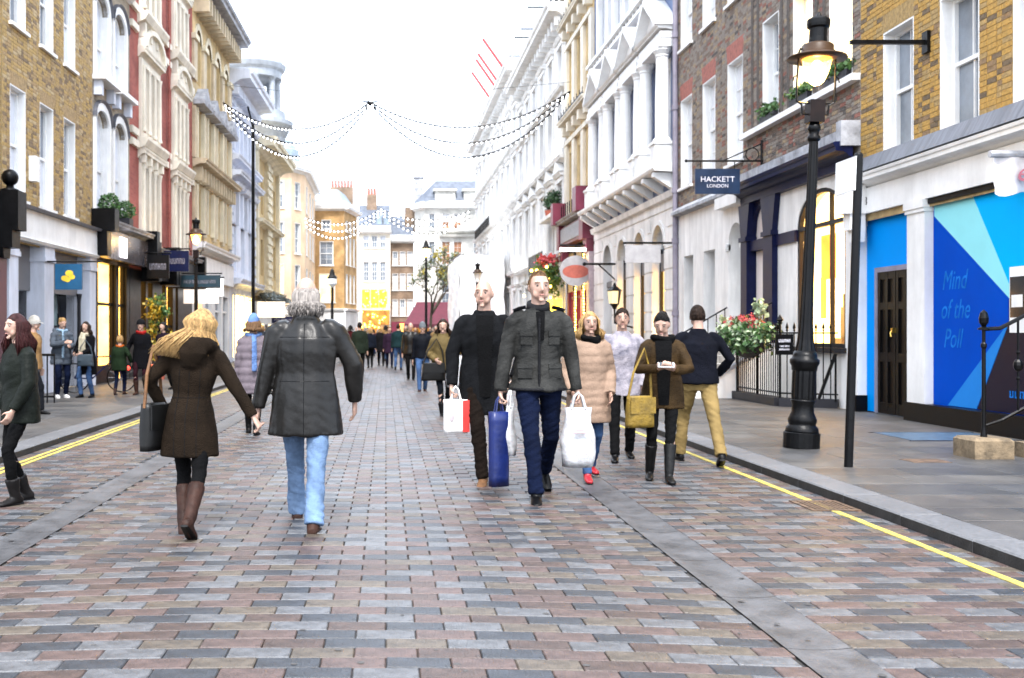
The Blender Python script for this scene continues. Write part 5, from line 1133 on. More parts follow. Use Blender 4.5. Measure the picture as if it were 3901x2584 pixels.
C3h = far_house('bay_windowed_building', P3, 13.7, pale_st, 'pale stone bay-windowed building with slate roof closing the street on the right',
                [(2, .25, 1.0, 11.1, 12.6, tanblind), (2, 1.3, 2.05, 11.1, 12.6, tanblind), (2, 3.3, 4.1, 11.1, 12.6, glass), (2, .2, 1.05, 7.8, 10.0, tanblind), (2, 1.3, 2.15, 7.8, 10.0, tanblind), (2, 3.2, 4.1, 7.8, 10.0, tanblind), (2, .2, 1.0, 3.8, 6.6, glass), (2, 1.2, 2.0, 3.8, 6.6, glass), (1, .4, 1.0, 11.1, 12.6, glass), (1, .4, 1.0, 7.8, 10, glass)])
for v in (6.9, 10.3, 10.7): cornice(C3h, edge(P3[2], P3[3])[0], 0, 4.6, v, .25, .4, pale_st, name='string_course')
M_ = MB(); M_.add([(2.6, 98.5, 13.7), (3.6, 97.0, 13.7), (9.6, 97.0, 13.7), (9.6, 99.5, 16.0), (4.8, 99.5, 16.0), (2.6, 104, 13.7), (4.8, 104, 16)], [(0, 1, 4), (1, 2, 3, 4), (0, 4, 6, 5)]); M_.build('slate_roof', slate, C3h)
M_ = MB(); M_.box(2.75, 3.5, 99, 100, 13.7, 16.2); M_.box(2.65, 3.6, 98.9, 100.1, 16.2, 16.45); M_.build('chimney_stack', stonecap, C3h)
for x in (4.6, 7.3): M_ = MB(); M_.box(x, x+1.9, 97.2, 99, 13.8, 14.7); M_.box(x-.15, x+2.05, 97.0, 99, 14.7, 14.9); M_.build('dormer', pale_st, C3h)
aw = root('maroon_awning', (4.4, 93, 2.2), 'wide maroon awning below the bay-windowed building', 'awning')
M_ = MB(); M_.add([(1.6, 92.2, 2.2), (6.3, 92.2, 2.2), (6.3, 96.8, 4.3), (2.9, 96.8, 4.3), (1.6, 92.2, 1.85), (6.3, 92.2, 1.85)], [(0, 1, 2, 3), (4, 5, 1, 0)]); M_.build('canvas', mat('maroon_canvas', (.10, .018, .032), .9, .1, 2), aw)
for x in (1.7, 4.0, 6.2): MB().tube([(x, 92.3, 0), (x, 92.3, 2.2)], .05, 6).build('awning_post', black, aw)
MB().box(1.7, 6.2, 96.7, 96.8, .1, 2.2).build('shop_glazing', mat('amber_dark', (.12, .06, .02), .4), aw)
# street tree in thin winter leaf
tr = root('street_tree', (3.7, 86, 0), 'thin grey-green winter tree before the bay-windowed building', 'tree')
rr = random.Random(11); m = MB(); tips = []
def branch(p, d, L, r, k):
    q = p+d*L; m.tube([tuple(p), tuple(p+d*L*.5+Vector((rr.gauss(0, .05), rr.gauss(0, .05), 0))), tuple(q)], [r, r*.85, r*.65], 6 if k < 2 else 4)
    if k >= 2: tips.append((q, d)); tips.append((p+d*L*.5, d))
    if k < 4:
        for i in range(3 if k else 4):
            a = rr.uniform(0, 6.28); s_ = rr.uniform(.4, .85); o = d.orthogonal().normalized(); o = o*math.cos(a)+d.cross(o)*math.sin(a); nd = (d+o*s_+Vector((0, 0, .12))).normalized(); branch(q, nd, L*rr.uniform(.6, .8), r*.6, k+1)
branch(Vector((3.7, 86, 0)), Vector((0.02, 0, 1)), 2.9, .16, 0); m.build('trunk', bark, tr)
m = MB()
for q, d in tips:
    if rr.random() < .8: m.m = rr.choice([0, 0, 1]); leaves(m, tuple(q), (.35, .35, .35), 9, .2, rr, -.2)
m.build('crown', [mat('leaf_greygreen', (.13, .16, .10), .6, .3, 6), folo], tr)

# ================================================================ street lamps
bulb_m = emis('lamp_bulb', (1, .80, .38), 9); globe_m = mat('amber_globe', (.9, .6, .2), .1, 0, emit=(1, .46, .05), estr=.35)
globe_m.node_tree.nodes['Principled BSDF'].inputs['Alpha'].default_value = .55
shade_in = mat('shade_enamel', (.75, .55, .25), .35, 0)
def gas_lamp(x, y, z0, s, label, lit=True, tilt=0, full=True):
    """cast-iron column with open lantern: sizes measured on the nearest one"""
    r = root('street_lamp', (x, y, z0), label, 'street lamp', 'old lamp posts along the street'); r.rotation_euler = (0, tilt, 0)
    WL[r.name] = Vector((0, 0, 0)); k = s
    def L(prof, n=24, fl=0): b = MB(); b.lathe([(a*k, h*k) for a, h in prof], 0, 0, n, fl); return b
    L([(.205, 0), (.205, .175), (.20, .18)], 24).build('base', iron, r)
    L([(.19, .18), (.185, .20), (.18, .235), (.155, .26), (.15, .275), (.16, .30), (.162, .33), (.145, .37), (.125, .42), (.122, .50), (.135, .54), (.138, .56)], 24).build('base_moulding', iron, r, smooth=True)
    L([(.13, .56), (.132, .60), (.132, .86), (.13, .90)], 32, .05).build('fluted_drum', iron, r)
    L([(.14, .90), (.145, .95), (.165, .99), (.165, 1.03), (.14, 1.05), (.135, 1.08), (.12, 1.13)], 24).build('collar', iron, r, smooth=True)
    L([(.115, 1.12), (.092, 1.26), (.078, 1.45), (.066, 1.9), (.06, 2.6), (.055, 3.3), (.050, 3.58)], 28, .07).build('shaft', iron, r)
    L([(.05, 3.58), (.072, 3.60), (.075, 3.63), (.055, 3.66), (.06, 3.70), (.075, 3.72), (.07, 3.76), (.05, 3.8)], 20).build('neck_ring', iron, r, smooth=True)
    b = MB(); b.box(-.085*k, .085*k, -.085*k, .085*k, 3.80*k, 4.06*k); b.build('control_box', mat('brown_iron', (.010, .005, .004), .45, .2, 8, spec=.15), r)
    for sx in (-1, 1):
        b = MB(); b.tube([(sx*.085*k, 0, 3.90*k), (sx*.15*k, 0, 3.90*k), (sx*.16*k, 0, 4.01*k), (sx*.22*k, 0, 4.05*k), (sx*.225*k, 0, 4.25*k), (sx*.215*k, 0, 4.62*k), (sx*.20*k, 0, 4.66*k), (sx*.14*k, 0, 4.66*k)], .012*k, 7); b.tube([(sx*.085*k, 0, 4.03*k), (sx*.20*k, 0, 4.035*k)], .011*k, 6); b.tube([(sx*.225*k, 0, 4.35*k), (sx*.26*k, 0, 4.33*k), (sx*.27*k, 0, 4.28*k)], .008*k, 5); b.build('lantern_arm', iron, r)
    L([(.335, 4.55), (.33, 4.565), (.20, 4.61), (.18, 4.62), (.178, 4.70), (.165, 4.715), (.11, 4.735)], 32).build('shade', mat('shade_brown', (.045, .024, .012), .4, .1, 4, spec=.2), r, smooth=True)
    L([(.33, 4.553), (.30, 4.562), (.19, 4.60), (.10, 4.61)], 32).build('shade_lining', shade_in, r, smooth=True)
    L([(.105, 4.735), (.10, 4.80), (.10, 4.90), (.125, 4.92), (.13, 4.95), (.13, 5.0), (.115, 5.02), (.05, 5.03), (.03, 5.06), (.012, 5.10)], 24).build('chimney', iron, r, smooth=False)
    if lit:
        L([(.165, 4.58), (.16, 4.50), (.13, 4.38), (.085, 4.28), (.03, 4.24), (.005, 4.235)], 20).build('globe', globe_m, r, smooth=True)
        b = MB(); b.ball((0, 0, 4.46*k), (.06*k, .06*k, .075*k), 12, 8); b.build('bulb', bulb_m, r)
        ld = bpy.data.lights.new('lamp_glow', 'POINT'); ld.energy = 60 if full else 25; ld.color = (1, .68, .28); ld.shadow_soft_size = .06
        lo = bpy.data.objects.new('lamp_glow', ld); COL.objects.link(lo); lo.parent = r; lo.location = (0, 0, 4.33*k)
    else:
        L([(.19, 4.55), (.13, 4.10), (.10, 4.06)], 6).build('globe', mat('opal_glass', (.75, .78, .82), .2, 0), r)
    return r
gas_lamp(4.86, 12.15, .08, 1.0, 'large lit gas-style street lamp on the right pavement, nearest of all', True, math.radians(2.35))
gas_lamp(-5.76, 31.5, .08, .95, 'lit gas-style street lamp before the red brick building on the left', True, 0, False)
gas_lamp(4.42, 50, .08, .93, 'unlit lamp post with opal glass behind the bald man', False)
for i, (x, y, h, lab, lit) in enumerate(((-3.62, 70, 5.2, 'slim black lamp post beside the tan brick corner building', 0), (3.1, 80, 8.0, 'tall slim lamp post with glowing head before the winter tree', 1))):
    r = root('slim_lamp_post', (x, y, 0), lab, 'street lamp'); WL[r.name] = Vector((0, 0, 0))
    b = MB(); b.lathe([(.3, 0), (.3, .9), (.16, 1.1), (.11, 1.5), (.085, h-.5)], 0, 0, 10); b.build('post', iron, r)
    b = MB(); b.lathe([(.1, h-.5), (.3, h-.1), (.36, h-.05), (.2, h+.15), (.12, h+.45), (.02, h+.6)], 0, 0, 10); b.build('lamp_head', iron, r)
    b = MB(); b.lathe([(.1, h-.7), (.32, h-.45), (.3, h-.12)], 0, 0, 10); b.build('lamp_glass', emis('sodium', (1, .62, .12), 7) if lit else mat('opal_glass', (.75, .78, .82), .2, 0), r)
# black sign post with white plate
bp = root('sign_post', (4.62, 10.37, .08), 'plain black post with small white plate at its top beside the lamp', 'sign post'); WL[bp.name] = Vector((0, 0, 0)); bp.rotation_euler = (0, math.radians(1.9), 0)
b = MB(); b.lathe([(.042, 0), (.041, 3.12), (.03, 3.14)], 0, 0, 14); b.build('post', iron, bp); b = MB(); b.box(-.055, -.042, -.05, .40, 2.76, 3.10); b.build('plate', white, bp)
# right-hand step railing on stone block
sb = root('step_railing', (6.45, 11.2, .08), 'black iron step railing with acorn finial on a worn stone block', 'railing')
b = MB(); b.bbox(6.24, 6.66, 11.0, 11.42, .08, .30, .03); b.build('stone_block', mat('brown_stone', (.17, .125, .075), .8, .3, 8, .5, 30), sb)
b = MB(); b.lathe([(.035, .30), (.03, .34), (.022, .4), (.02, 1.25), (.03, 1.27), (.03, 1.30), (.018, 1.32), (.018, 1.45), (.06, 1.455), (.06, 1.47), (.02, 1.49), (.045, 1.53), (.05, 1.58), (.035, 1.64), (.005, 1.67)], 6.45, 11.2, 12); b.build('newel', iron, sb)
b = MB(); b.tube([(6.45, 11.2, 1.46), (6.62, 11.2, 1.47), (6.8, 11.2, 1.56), (8.05, 11.2, 2.25)], .022, 7); b.build('handrail', iron, sb)
b = MB(); b.tube([(6.47, 11.2, .42), (6.65, 11.2, .48), (8.05, 11.2, 1.25)], .018, 6); b.build('bottom_rail', iron, sb)
for i in range(6):
    x = 6.82+i*.2; z0_, z1_ = .55+.55*(x-6.8), 1.57+.55*(x-6.8); b = MB(); b.tube([(x, 11.2, z0_), (x, 11.2, z1_)], .014, 6); b.ball((x, 11.2, (z0_+z1_)/2), (.05, .05, .07), 8, 6); b.ball((x, 11.2, (z0_+z1_)/2+.14), .025, 6, 4); b.ball((x, 11.2, (z0_+z1_)/2-.14), .025, 6, 4); b.build('baluster', iron, sb)
st2 = root('side_steps', (7.4, 10.7, .08), 'dark worn stone steps at the right margin beside the step railing', 'steps')
for i in range(4): MB().box(6.85+i*.3, 8.1, 9.8, 11.35, .08 if i == 0 else .08+i*.16, .08+(i+1)*.16).build('step', mat('brown_stone', (.17, .125, .075), .8), st2)
# cloth banner hanging off the fascia at the right margin
ban = root('cloth_banner', (7.2, 12.6, 3.5), 'white cloth banner with pink script letters at the top right margin', 'banner')
FBn = Fac(0, 13.0, 1, 0, 0, -1); b = MB(); nn = 14
vs = [(7.62+1.0*i/nn, 13.0+.03*math.sin(i*1.4)+.02*math.sin(j*2), 3.62-.46*j/6-(.03*math.sin(i*.9) if j == 6 else 0)) for j in range(7) for i in range(nn+1)]
b.add(vs, [(j*(nn+1)+i, j*(nn+1)+i+1, (j+1)*(nn+1)+i+1, (j+1)*(nn+1)+i) for j in range(6) for i in range(nn)]); b.build('cloth', mat('banner_cloth', (.78, .74, .74), .8, .05, 3), ban, smooth=True)
b = MB(); b.tube([(7.56, 13.0, 3.66), (8.7, 13.0, 3.66)], .045, 8); b.build('roller', stonecap, ban)
text_obj('script', 'ef', FBn, 7.98, 3.42, .05, .34, mat('pink_ink', (.65, .20, .25), .6), ban, shear=.3)
# ================================================================ string lights
white_b = emis('cool_bulb', (.92, .96, 1.0), 3)
def string(Y, pts, nb, r, label, Yfun=None, bm=None, group='string lights over the street'):
    """pts: list of (x,z) anchors and sags in a vertical plane across the street"""
    P = []
    for (x0, z0), (x1, z1), sag in pts:
        for i in range(15):
            t_ = i/14; P.append((x0+(x1-x0)*t_, Y+.25*math.sin(t_*3), z0+(z1-z0)*t_-sag*4*t_*(1-t_)))
    r_ = root('string_lights', P[0], label, 'string lights', group)
    MB().tube(P, .034 if Y < 60 else .026, 5).build('cable', black, r_)
    me = MB(); me.ball((0, 0, -.06), r, 6, 4); me = me.mesh('bulb', bm or white_b); tot = len(P)-1
    for i in range(nb): t_ = (i+.5)/nb*tot; k = int(t_); f = t_-k; p = [P[k][j]*(1-f)+P[k+1][j]*f for j in range(3)]; inst('bulb', me, r_, p)
cx_, zc_ = -.69, 11.4
for i, sag in enumerate((1.15, 1.75, 2.3)):
    string(45+i*.15, [((-7.2, 11.5), (cx_, zc_), sag)], 40, .036, ('highest', 'middle', 'lowest')[i]+' strand of white bulbs draped from the ochre building to mid-street')
    string(45+i*.15, [((cx_, zc_), (8.0, 11.9), sag*1.1)], 40, .036, ('highest', 'middle', 'lowest')[i]+' strand of bulbs draped from mid-street to the white right facade')
hub = root('light_hub', (cx_, 45, zc_), 'small dark star-shaped hub where the nearer light strands meet', 'light hub')
b = MB()
for i in range(6): a = i*PI/3+.3; b.tube([(cx_, 45, zc_), (cx_+.45*math.cos(a), 45+.2*math.sin(a), zc_+.15*math.sin(a*2))], [.05, .015], 5)
b.build('star', black, hub)
MB().tube([(-7.2, 45, 12.2), (cx_, 45, zc_+.1), (8.0, 45, 12.3)], .01, 4).build('catenary_wire', dkgrey, hub)
for i, sag in enumerate((.75, 1.05, 1.35)):
    string(76+i*.2, [((-6.0, 9.9-i*.25), (-.35, 10.5-i*.12), sag), ((-.35, 10.5-i*.12), (6.2, 10.4-i*.25), sag)], 40, .058, ('highest', 'middle', 'lowest')[i]+' strand of big white bulbs over the far end of the street')
# ================================================================ people
import numpy as np
V = Vector
skin = mat('skin_fair', (.40, .25, .19), .5, .08, 20, .05, 90); skin2 = mat('skin_warm', (.35, .21, .155), .5, .08, 20, .05, 90)
for s_ in (skin, skin2): s_.node_tree.nodes['Principled BSDF'].inputs['Subsurface Weight'].default_value = .08; s_.node_tree.nodes['Principled BSDF'].inputs['Subsurface Radius'].default_value = (.02, .008, .004)
lipm = mat('lips', (.34, .16, .13), .5, 0); eyesh = mat('eye_shaded', (.24, .18, .15), .4, 0); eyed = mat('eye_dark', (.03, .02, .015), .15, 0)  # eyeballs coloured dark so the eyes read as lying in shadow
def cloth(name, col, rough=.9, bump=.5, bscale=70, var=.2, spec=.08, scale=5, **k):
    col = tuple(c*(.34 if max(col) < .12 else .62) for c in col); return mat(name, col, rough, var, scale, bump, bscale, spec=spec, **k)
def loft(M_, rings, right=V((1, 0, 0)), n=16):
    """closed tube through (centre, rx, ry) rings"""
    k = len(rings); vs = []; P = [V(r[0]) for r in rings]
    for i in range(k):
        d = P[min(i+1, k-1)]-P[max(i-1, 0)]; d = d.normalized() if d.length > 1e-6 else V((0, 0, 1))
        a = right-d*right.dot(d)
        if a.length < .1: a = V((0, 1, 0))-d*d.y
        a.normalize(); b = d.cross(a)
        for j in range(n): t = 2*PI*j/n; vs.append(tuple(P[i]+a*math.cos(t)*rings[i][1]+b*math.sin(t)*rings[i][2]))
    fs = [(i*n+j, i*n+(j+1) % n, (i+1)*n+(j+1) % n, (i+1)*n+j) for i in range(k-1) for j in range(n)]+[tuple(range(n-1, -1, -1)), tuple(range((k-1)*n, k*n))]
    M_.add(vs, fs)
def ik(a, b, l1, l2, hint):
    a, b = V(a), V(b); d = b-a; L = min(d.length, (l1+l2)*.999); d.normalize(); x = (l1*l1-l2*l2+L*L)/(2*L); h = math.sqrt(max(0, l1*l1-x*x))
    hint = V(hint); o = hint-d*hint.dot(d); o.normalize(); return a+d*x+o*h, a+d*L
def remesh(M_, voxel, sm=3, amp=0, fr=(13, 13, 6), seed=0, amp2=0, fr2=(9, 9, 28), post=None):
    me = bpy.data.meshes.new('tmp'); me.from_pydata([tuple(v) for v in M_.v], [], M_.f); me.update()
    o = bpy.data.objects.new('tmp', me); TS.collection.objects.link(o)
    r = o.modifiers.new('r', 'REMESH'); r.mode = 'VOXEL'; r.voxel_size = voxel
    if sm: s = o.modifiers.new('s', 'SMOOTH'); s.iterations = sm; s.factor = .5
    dg = ts_dg(); out = bpy.data.meshes.new_from_object(o.evaluated_get(dg)); bpy.data.objects.remove(o); bpy.data.meshes.remove(me)
    n = len(out.vertices); co = np.empty(n*3, 'f'); out.vertices.foreach_get('co', co); co = co.reshape(-1, 3)
    if amp or amp2:
        nr = np.empty(n*3, 'f'); out.vertices.foreach_get('normal', nr); nr = nr.reshape(-1, 3); dsp = np.zeros(n, 'f'); off = seed*7.3
        for i in range(n):
            x, y, z = co[i]
            if amp: dsp[i] += amp*noise.noise((x*fr[0]+off, y*fr[1], z*fr[2]))
            if amp2: q = noise.noise((x*fr2[0], y*fr2[1]+off, z*fr2[2]+x*fr2[2]*.5)); dsp[i] += amp2*(abs(q)*2-.5)
        co = co+nr*dsp[:, None]
    if post is not None: co = post(co)
    out.vertices.foreach_set('co', co.astype('f').ravel()); out.polygons.foreach_set('use_smooth', [True]*len(out.polygons)); out.update(); return out
def put(name, me, m, parent):
    me.materials.clear(); me.materials.append(m); me.name = name; o = bpy.data.objects.new(name, me); COL.objects.link(o); o.parent = parent; WL[o.name] = V((0, 0, 0)); return o
def head_mesh(M_, T, k):
    n, mm = 26, 18; vs = []; fs = []
    for i in range(mm+1):
        ph = -PI/2+PI*i/mm
        for j in range(n):
            th = 2*PI*j/n; sx, sy, sz = math.cos(ph)*math.cos(th), math.cos(ph)*math.sin(th), math.sin(ph)
            x, y, z = .075*sx, .098*sy, .12*sz
            if sz < 0: x *= 1-.26*(-sz)**1.1; y *= (1-.06*(-sz)) if sy > 0 else (1-.42*(-sz))
            if sy > .6: y *= .965
            vs.append(T(V((x, y, z))))
    fs = [(i*n+j, i*n+(j+1) % n, (i+1)*n+(j+1) % n, (i+1)*n+j) for i in range(mm) for j in range(n)]
    M_.add(vs, fs)
    loft(M_, [(T(V((0, .086, .03))), .008*k, .006*k), (T(V((0, .100, -.002))), .010*k, .010*k), (T(V((0, .108, -.026))), .013*k, .011*k), (T(V((0, .092, -.040))), .013*k, .01*k)], n=10)
    for s in (-1, 1):
        e = MB(); e.ball((0, 0, 0), (.010, .020, .031), 8, 6); M_.add([T(V((s*.077, -.008, -.006))+V(p)) for p in e.v], e.f)
        e = MB(); e.ball((0, 0, 0), (.026, .011, .010), 8, 6); M_.add([T(V((s*.034, .079, .034))+V(p)) for p in e.v], e.f)
        e = MB(); e.ball((0, 0, 0), (.027, .027, .038), 8, 6); M_.add([T(V((s*.036, .047, -.050))+V(p)) for p in e.v], e.f)
    e = MB(); e.ball((0, 0, 0), (.026, .018, .018), 8, 6); M_.add([T(V((0, .076, -.100))+V(p)) for p in e.v], e.f)
def hand(M_, w, d, nrm, k, s, curl):
    """palm, four fingers of different length and a thumb; d along the hand, nrm out of the palm"""
    d = V(d).normalized(); nrm = V(nrm); nrm = (nrm-d*nrm.dot(d)).normalized(); side = d.cross(nrm)*s; w = V(w)
    loft(M_, [(w-d*.03*k, .027*k, .020*k), (w+d*.01*k, .027*k, .018*k), (w+d*.045*k, .040*k, .017*k), (w+d*.09*k, .043*k, .015*k)], right=side, n=12)
    for i, (o, L) in enumerate(((-.031, .066), (-.0105, .078), (.0105, .084), (.031, .074))):
        p = w+d*.082*k+side*o*k; dd = d.copy(); pts = [p]; a = curl*(1+.08*(i-1.5))
        for sg, f in enumerate((.45, .30, .25)):
            dd = (dd*math.cos(a)+nrm*math.sin(a)).normalized(); nn = (nrm*math.cos(a)-d*math.sin(a)); p = p+dd*L*f*k; pts.append(p)
            d_, nrm_ = dd, None; nrm2 = nrm-dd*nrm.dot(dd)
            if nrm2.length > .05: pass
        q = [pts[0]]; ang = 0; p = pts[0]
        for f in (.45, .30, .25): ang += a; p = p+(d*math.cos(ang)+nrm*math.sin(ang))*L*f*k; q.append(p)
        loft(M_, [(q[0]-d*.012*k, .0095*k, .0095*k), (q[0], .0095*k, .0095*k), (q[1], .009*k, .009*k), (q[2], .0082*k, .0082*k), (q[3], .0055*k, .0055*k)], right=side, n=8)
    b = w+d*.022*k+side*.030*k; t1 = b+(side*.6+d*.6+nrm*.35).normalized()*.042*k; t2 = t1+(d*.85+nrm*(.3+curl*.5)+side*.05).normalized()*.034*k
    loft(M_, [(b-side*.012*k, .014*k, .013*k), (b, .0135*k, .0125*k), (t1, .0105*k, .0105*k), (t2, .0065*k, .0065*k)], right=d, n=8)
HM = {}
def hairmat(name, c): return mat('hair_'+name, c, .45, .35, 60, .4, 160, stretch=(1, 1, .12), spec=.15)
def person(x, y, height, heading, label, P, group=None, z0=0.0, vox=.012):
    """P: pose and outfit; local frame x = right, y = forward, z = up, metres for a 1.75 m figure"""
    k = height/1.75; g = P.get
    r = root('person', (x, y, z0), label, 'person', group); r.rotation_euler = (0, 0, heading); WL[r.name] = V((0, 0, 0))
    lean = V(g('lean', (0, .02, 0))); lx, ly = lean.x, lean.y; w = g('build', 1.0); fem = g('fem', 0)
    def U(px, py, pz):                               # upper-body point with lean
        t = max(0, pz-.92)/.55; return V((px+lx*t, py+ly*t, pz))*k
    drop = g('drop', .02); hipz = .92-drop
    sh = (.155 if fem else .182)*(1+.3*(w-1))
    H = {}
    for s, nm in ((-1, 'L'), (1, 'R')):
        hip = V((s*.092, 0, hipz))*k; f = V(g('foot'+nm, (s*.09, .22 if nm == 'R' else -.22, 0)))
        ank = V((f.x, f.y, f.z+.085))*k; kn, an = ik(hip, ank, .435*k, .425*k, (s*.05, 1, 0)); H['leg'+nm] = (hip, kn, an); fwd = V(g('toe'+nm, (s*.12, 1, -.05 if f.z < .04 else -.9))).normalized(); H['toe'+nm] = fwd
        so = U(s*sh, 0, 1.385); wr = V(g('hand'+nm, (s*.24, .06 if nm == 'L' else -.02, .84))); t = max(0, wr.z-.92)/.55; wr = V((wr.x+lx*t, wr.y+ly*t, wr.z))*k
        el, wr = ik(so, wr, .285*k, .265*k, g('elbow'+nm, (s*.5, -1, -.1))); H['arm'+nm] = (so, el, wr)
    yaw, pit, rol = g('head', (0, 0, 0)); hc = U(0, .025, 1.625); Rm = (Matrix.Rotation(yaw, 3, 'Z') @ Matrix.Rotation(-pit, 3, 'X') @ Matrix.Rotation(rol, 3, 'Y')); neck = U(0, 0, 1.52); hs = g('hs', 1.0)
    T = lambda v: neck+Rm @ ((V((0, .025, .105))+v)*k*hs)
    # ---- body: one continuous surface
    B = MB()
    loft(B, [(U(0, 0, .84), .12*k, .09*k), (U(0, 0, .93), .145*k, .10*k), (U(0, 0, 1.06), .125*k, .09*k), (U(0, 0, 1.24), .15*k, .10*k), (U(0, 0, 1.37), .155*k, .09*k), (U(0, 0, 1.43), .11*k, .075*k), (U(0, 0, 1.47), .060*k, .058*k), (U(0, .005, 1.53), .054*k, .056*k), (T(V((0, -.02, -.05))), .052*k, .056*k)], n=18)
    for nm, s in (('L', -1), ('R', 1)):
        a, b, c = H['arm'+nm]; loft(B, [(a, .05*k, .05*k), (a.lerp(b, .5), .044*k, .044*k), (b, .037*k, .037*k), (b.lerp(c, .3), .038*k, .036*k), (c, .026*k, .022*k)], n=12)
        dd = (c-b).normalized()
        if vox < .02: hand(B, c+dd*.02*k, V(g('hd'+nm, tuple(dd))), V(g('hn'+nm, (-s, .2, 0))), k, g('hs'+nm, -1 if nm == 'L' else 1), g('curl'+nm, .35))
        else: loft(B, [(c, .024*k, .02*k), (c+dd*.08*k, .036*k, .02*k), (c+dd*.16*k, .025*k, .014*k)], n=8)
        a, b, c = H['leg'+nm]; loft(B, [(a, .075*k, .075*k), (b, .048*k, .05*k), (b.lerp(c, .35), .048*k, .052*k), (c, .032*k, .034*k)], n=12)
        fw = H['toe'+nm]; sd = fw.cross(V((0, 0, 1))).normalized(); dn = sd.cross(fw).normalized(); dn = -dn if dn.z > 0 else dn; o_ = c+dn*.04*k
        loft(B, [(o_-fw*.045*k, .02*k, .02*k), (o_+fw*.03*k, .028*k, .022*k), (o_+fw*.13*k+dn*.015*k, .026*k, .012*k)], right=sd, n=8)
    head_mesh(B, T, k*hs); inv = Rm.inverted()
    def sockets(co):
        if vox > .02: return co
        for s in (-1, 1):
            c = np.array(T(V((s*.032, .092, .010)))); d = np.linalg.norm(co-c, axis=1); wgt = np.exp(-(d/(.017*k))**2); bk = np.array(Rm @ V((0, -1, 0))); co = co+bk[None, :]*(wgt*.006*k)[:, None]
        return co
    put('body', remesh(B, min(vox, .0075) if vox < .02 else vox, 5 if vox < .02 else 1, post=sockets), g('skin', skin), r)
    if vox < .015 and g('face', 1):
        for s in (-1, 1):
            e = MB(); e.ball((0, 0, 0), .0108*k, 10, 8); e.v = [tuple(T(V((s*.032, .0785, .010)))+V(p)) for p in e.v]; eo = e.build('eye', eyesh, r, smooth=True)
            e = MB(); e.ball((0, 0, 0), .0068*k, 8, 6); e.v = [tuple(T(V((s*.032, .0845, .010)))+V(p)) for p in e.v]; e.build('iris', eyed, eo, smooth=True)
            e = MB(); e.tube([T(V((s*.014, .095, .030))), T(V((s*.032, .094, .036))), T(V((s*.052, .080, .030)))], [.0022*k, .003*k, .0012*k], 5); e.build('eyebrow', g('hairm', eyed), r)
        e = MB(); e.tube([T(V((-.024, .086, -.064))), T(V((-.010, .099, -.061))), T(V((0, .100, -.063))), T(V((.010, .099, -.061))), T(V((.024, .086, -.064)))], [.002*k, .0055*k, .0055*k, .0055*k, .002*k], 6); e.build('lips', lipm, r)
        if g('glasses'):
            e = MB()
            for s in (-1, 1): e.tube([T(V((s*.033+.021*math.cos(t*PI/6), .101, .008+.016*math.sin(t*PI/6)))) for t in range(13)], .0022*k, 5); e.tube([T(V((s*.054, .099, .010))), T(V((s*.078, .0, .012)))], .002*k, 5)
            e.tube([T(V((-.012, .103, .010))), T(V((.012, .103, .010)))], .002*k, 5); e.build('glasses', black, r)
    # ---- trousers
    tm = g('trousers'); lw = g('legw', 1.0)
    M_ = MB(); loft(M_, [(U(0, 0, hipz-.10), .15*k, .11*k), (U(0, 0, hipz-.02), .178*k*lw**.5, .125*k), (U(0, 0, hipz+.06), .172*k, .12*k), (U(0, 0, 1.04), .15*k, .105*k)], n=18)
    for nm in 'LR':
        a, b, c = H['leg'+nm]; a2 = a+V((0, 0, .02)); e_ = c.copy(); hw_ = .78 if g('boot', 0) >= .09 else g('hemw', 1)
        loft(M_, [(a2, .098*k*lw, .098*k*lw), (a.lerp(b, .5), .082*k*lw, .085*k*lw), (b, .064*k*lw, .068*k*lw), (b.lerp(e_, .4), .060*k*lw, .066*k*lw), (e_+V((0, 0, -.01))*k, .052*k*lw*hw_, .056*k*lw*hw_)], n=14)
    put('trousers', remesh(M_, vox, 3, .006*k, (10, 10, 7), 3, .007*k*g('wr', 1), (6, 6, 20)), tm, r)
    # ---- coat
    cm = g('coat'); hz = g('hem', .80); fl = g('flare', 1.0); wa = g('waist', 1.0); tk = g('thick', 1.0)
    M_ = MB(); rings = []
    if hz < .9: rings += [(U(0, .0, hz), .205*k*fl*w, .150*k*fl*w), (U(0, 0, (hz+.93)/2), .200*k*(1+fl)/2*w, .148*k*(1+fl)/2*w)]
    else: rings += [(U(0, 0, hz), .188*k*w, .14*k*w)]
    if hz < .95: rings += [(U(0, 0, max(.95, hz+.03)), .192*k*w*(1+wa)/2, .142*k*w*(1+wa)/2)]
    fm = .93 if fem else 1
    rings += [(U(0, 0, 1.08), .170*k*w*wa, .130*k*w*wa), (U(0, 0, 1.22), .184*k*w*fm, .142*k*w), (U(0, 0, 1.31), .188*k*w*fm, .136*k*w), (U(0, 0, 1.375), .168*k*fm, .116*k), (U(0, -.003, 1.42), .122*k, .096*k), (U(0, -.005, 1.455), .092*k, .084*k), (U(0, -.005, 1.485), .078*k, .077*k)]
    loft(M_, [(c, a*tk, b*tk) for c, a, b in rings], n=26)
    for nm in 'LR':
        a, b, c = H['arm'+nm]; q = tk*g('sleeve', 1.0); c2 = c+(c-b).normalized()*.01*k
        sg = 1 if nm == 'R' else -1
        loft(M_, [(a+V((-.075*sg, 0, .022))*k, .050*k*q, .056*k*q), (a+V((-.03*sg, 0, .008))*k, .062*k*q, .068*k*q), (a.lerp(b, .10), .066*k*q, .070*k*q), (a.lerp(b, .55), .060*k*q, .063*k*q), (b, .055*k*q, .057*k*q), (b.lerp(c2, .4), .051*k*q, .053*k*q), (c2, .043*k*q, .043*k*q)], n=16)
    cs = g('collar', 0)
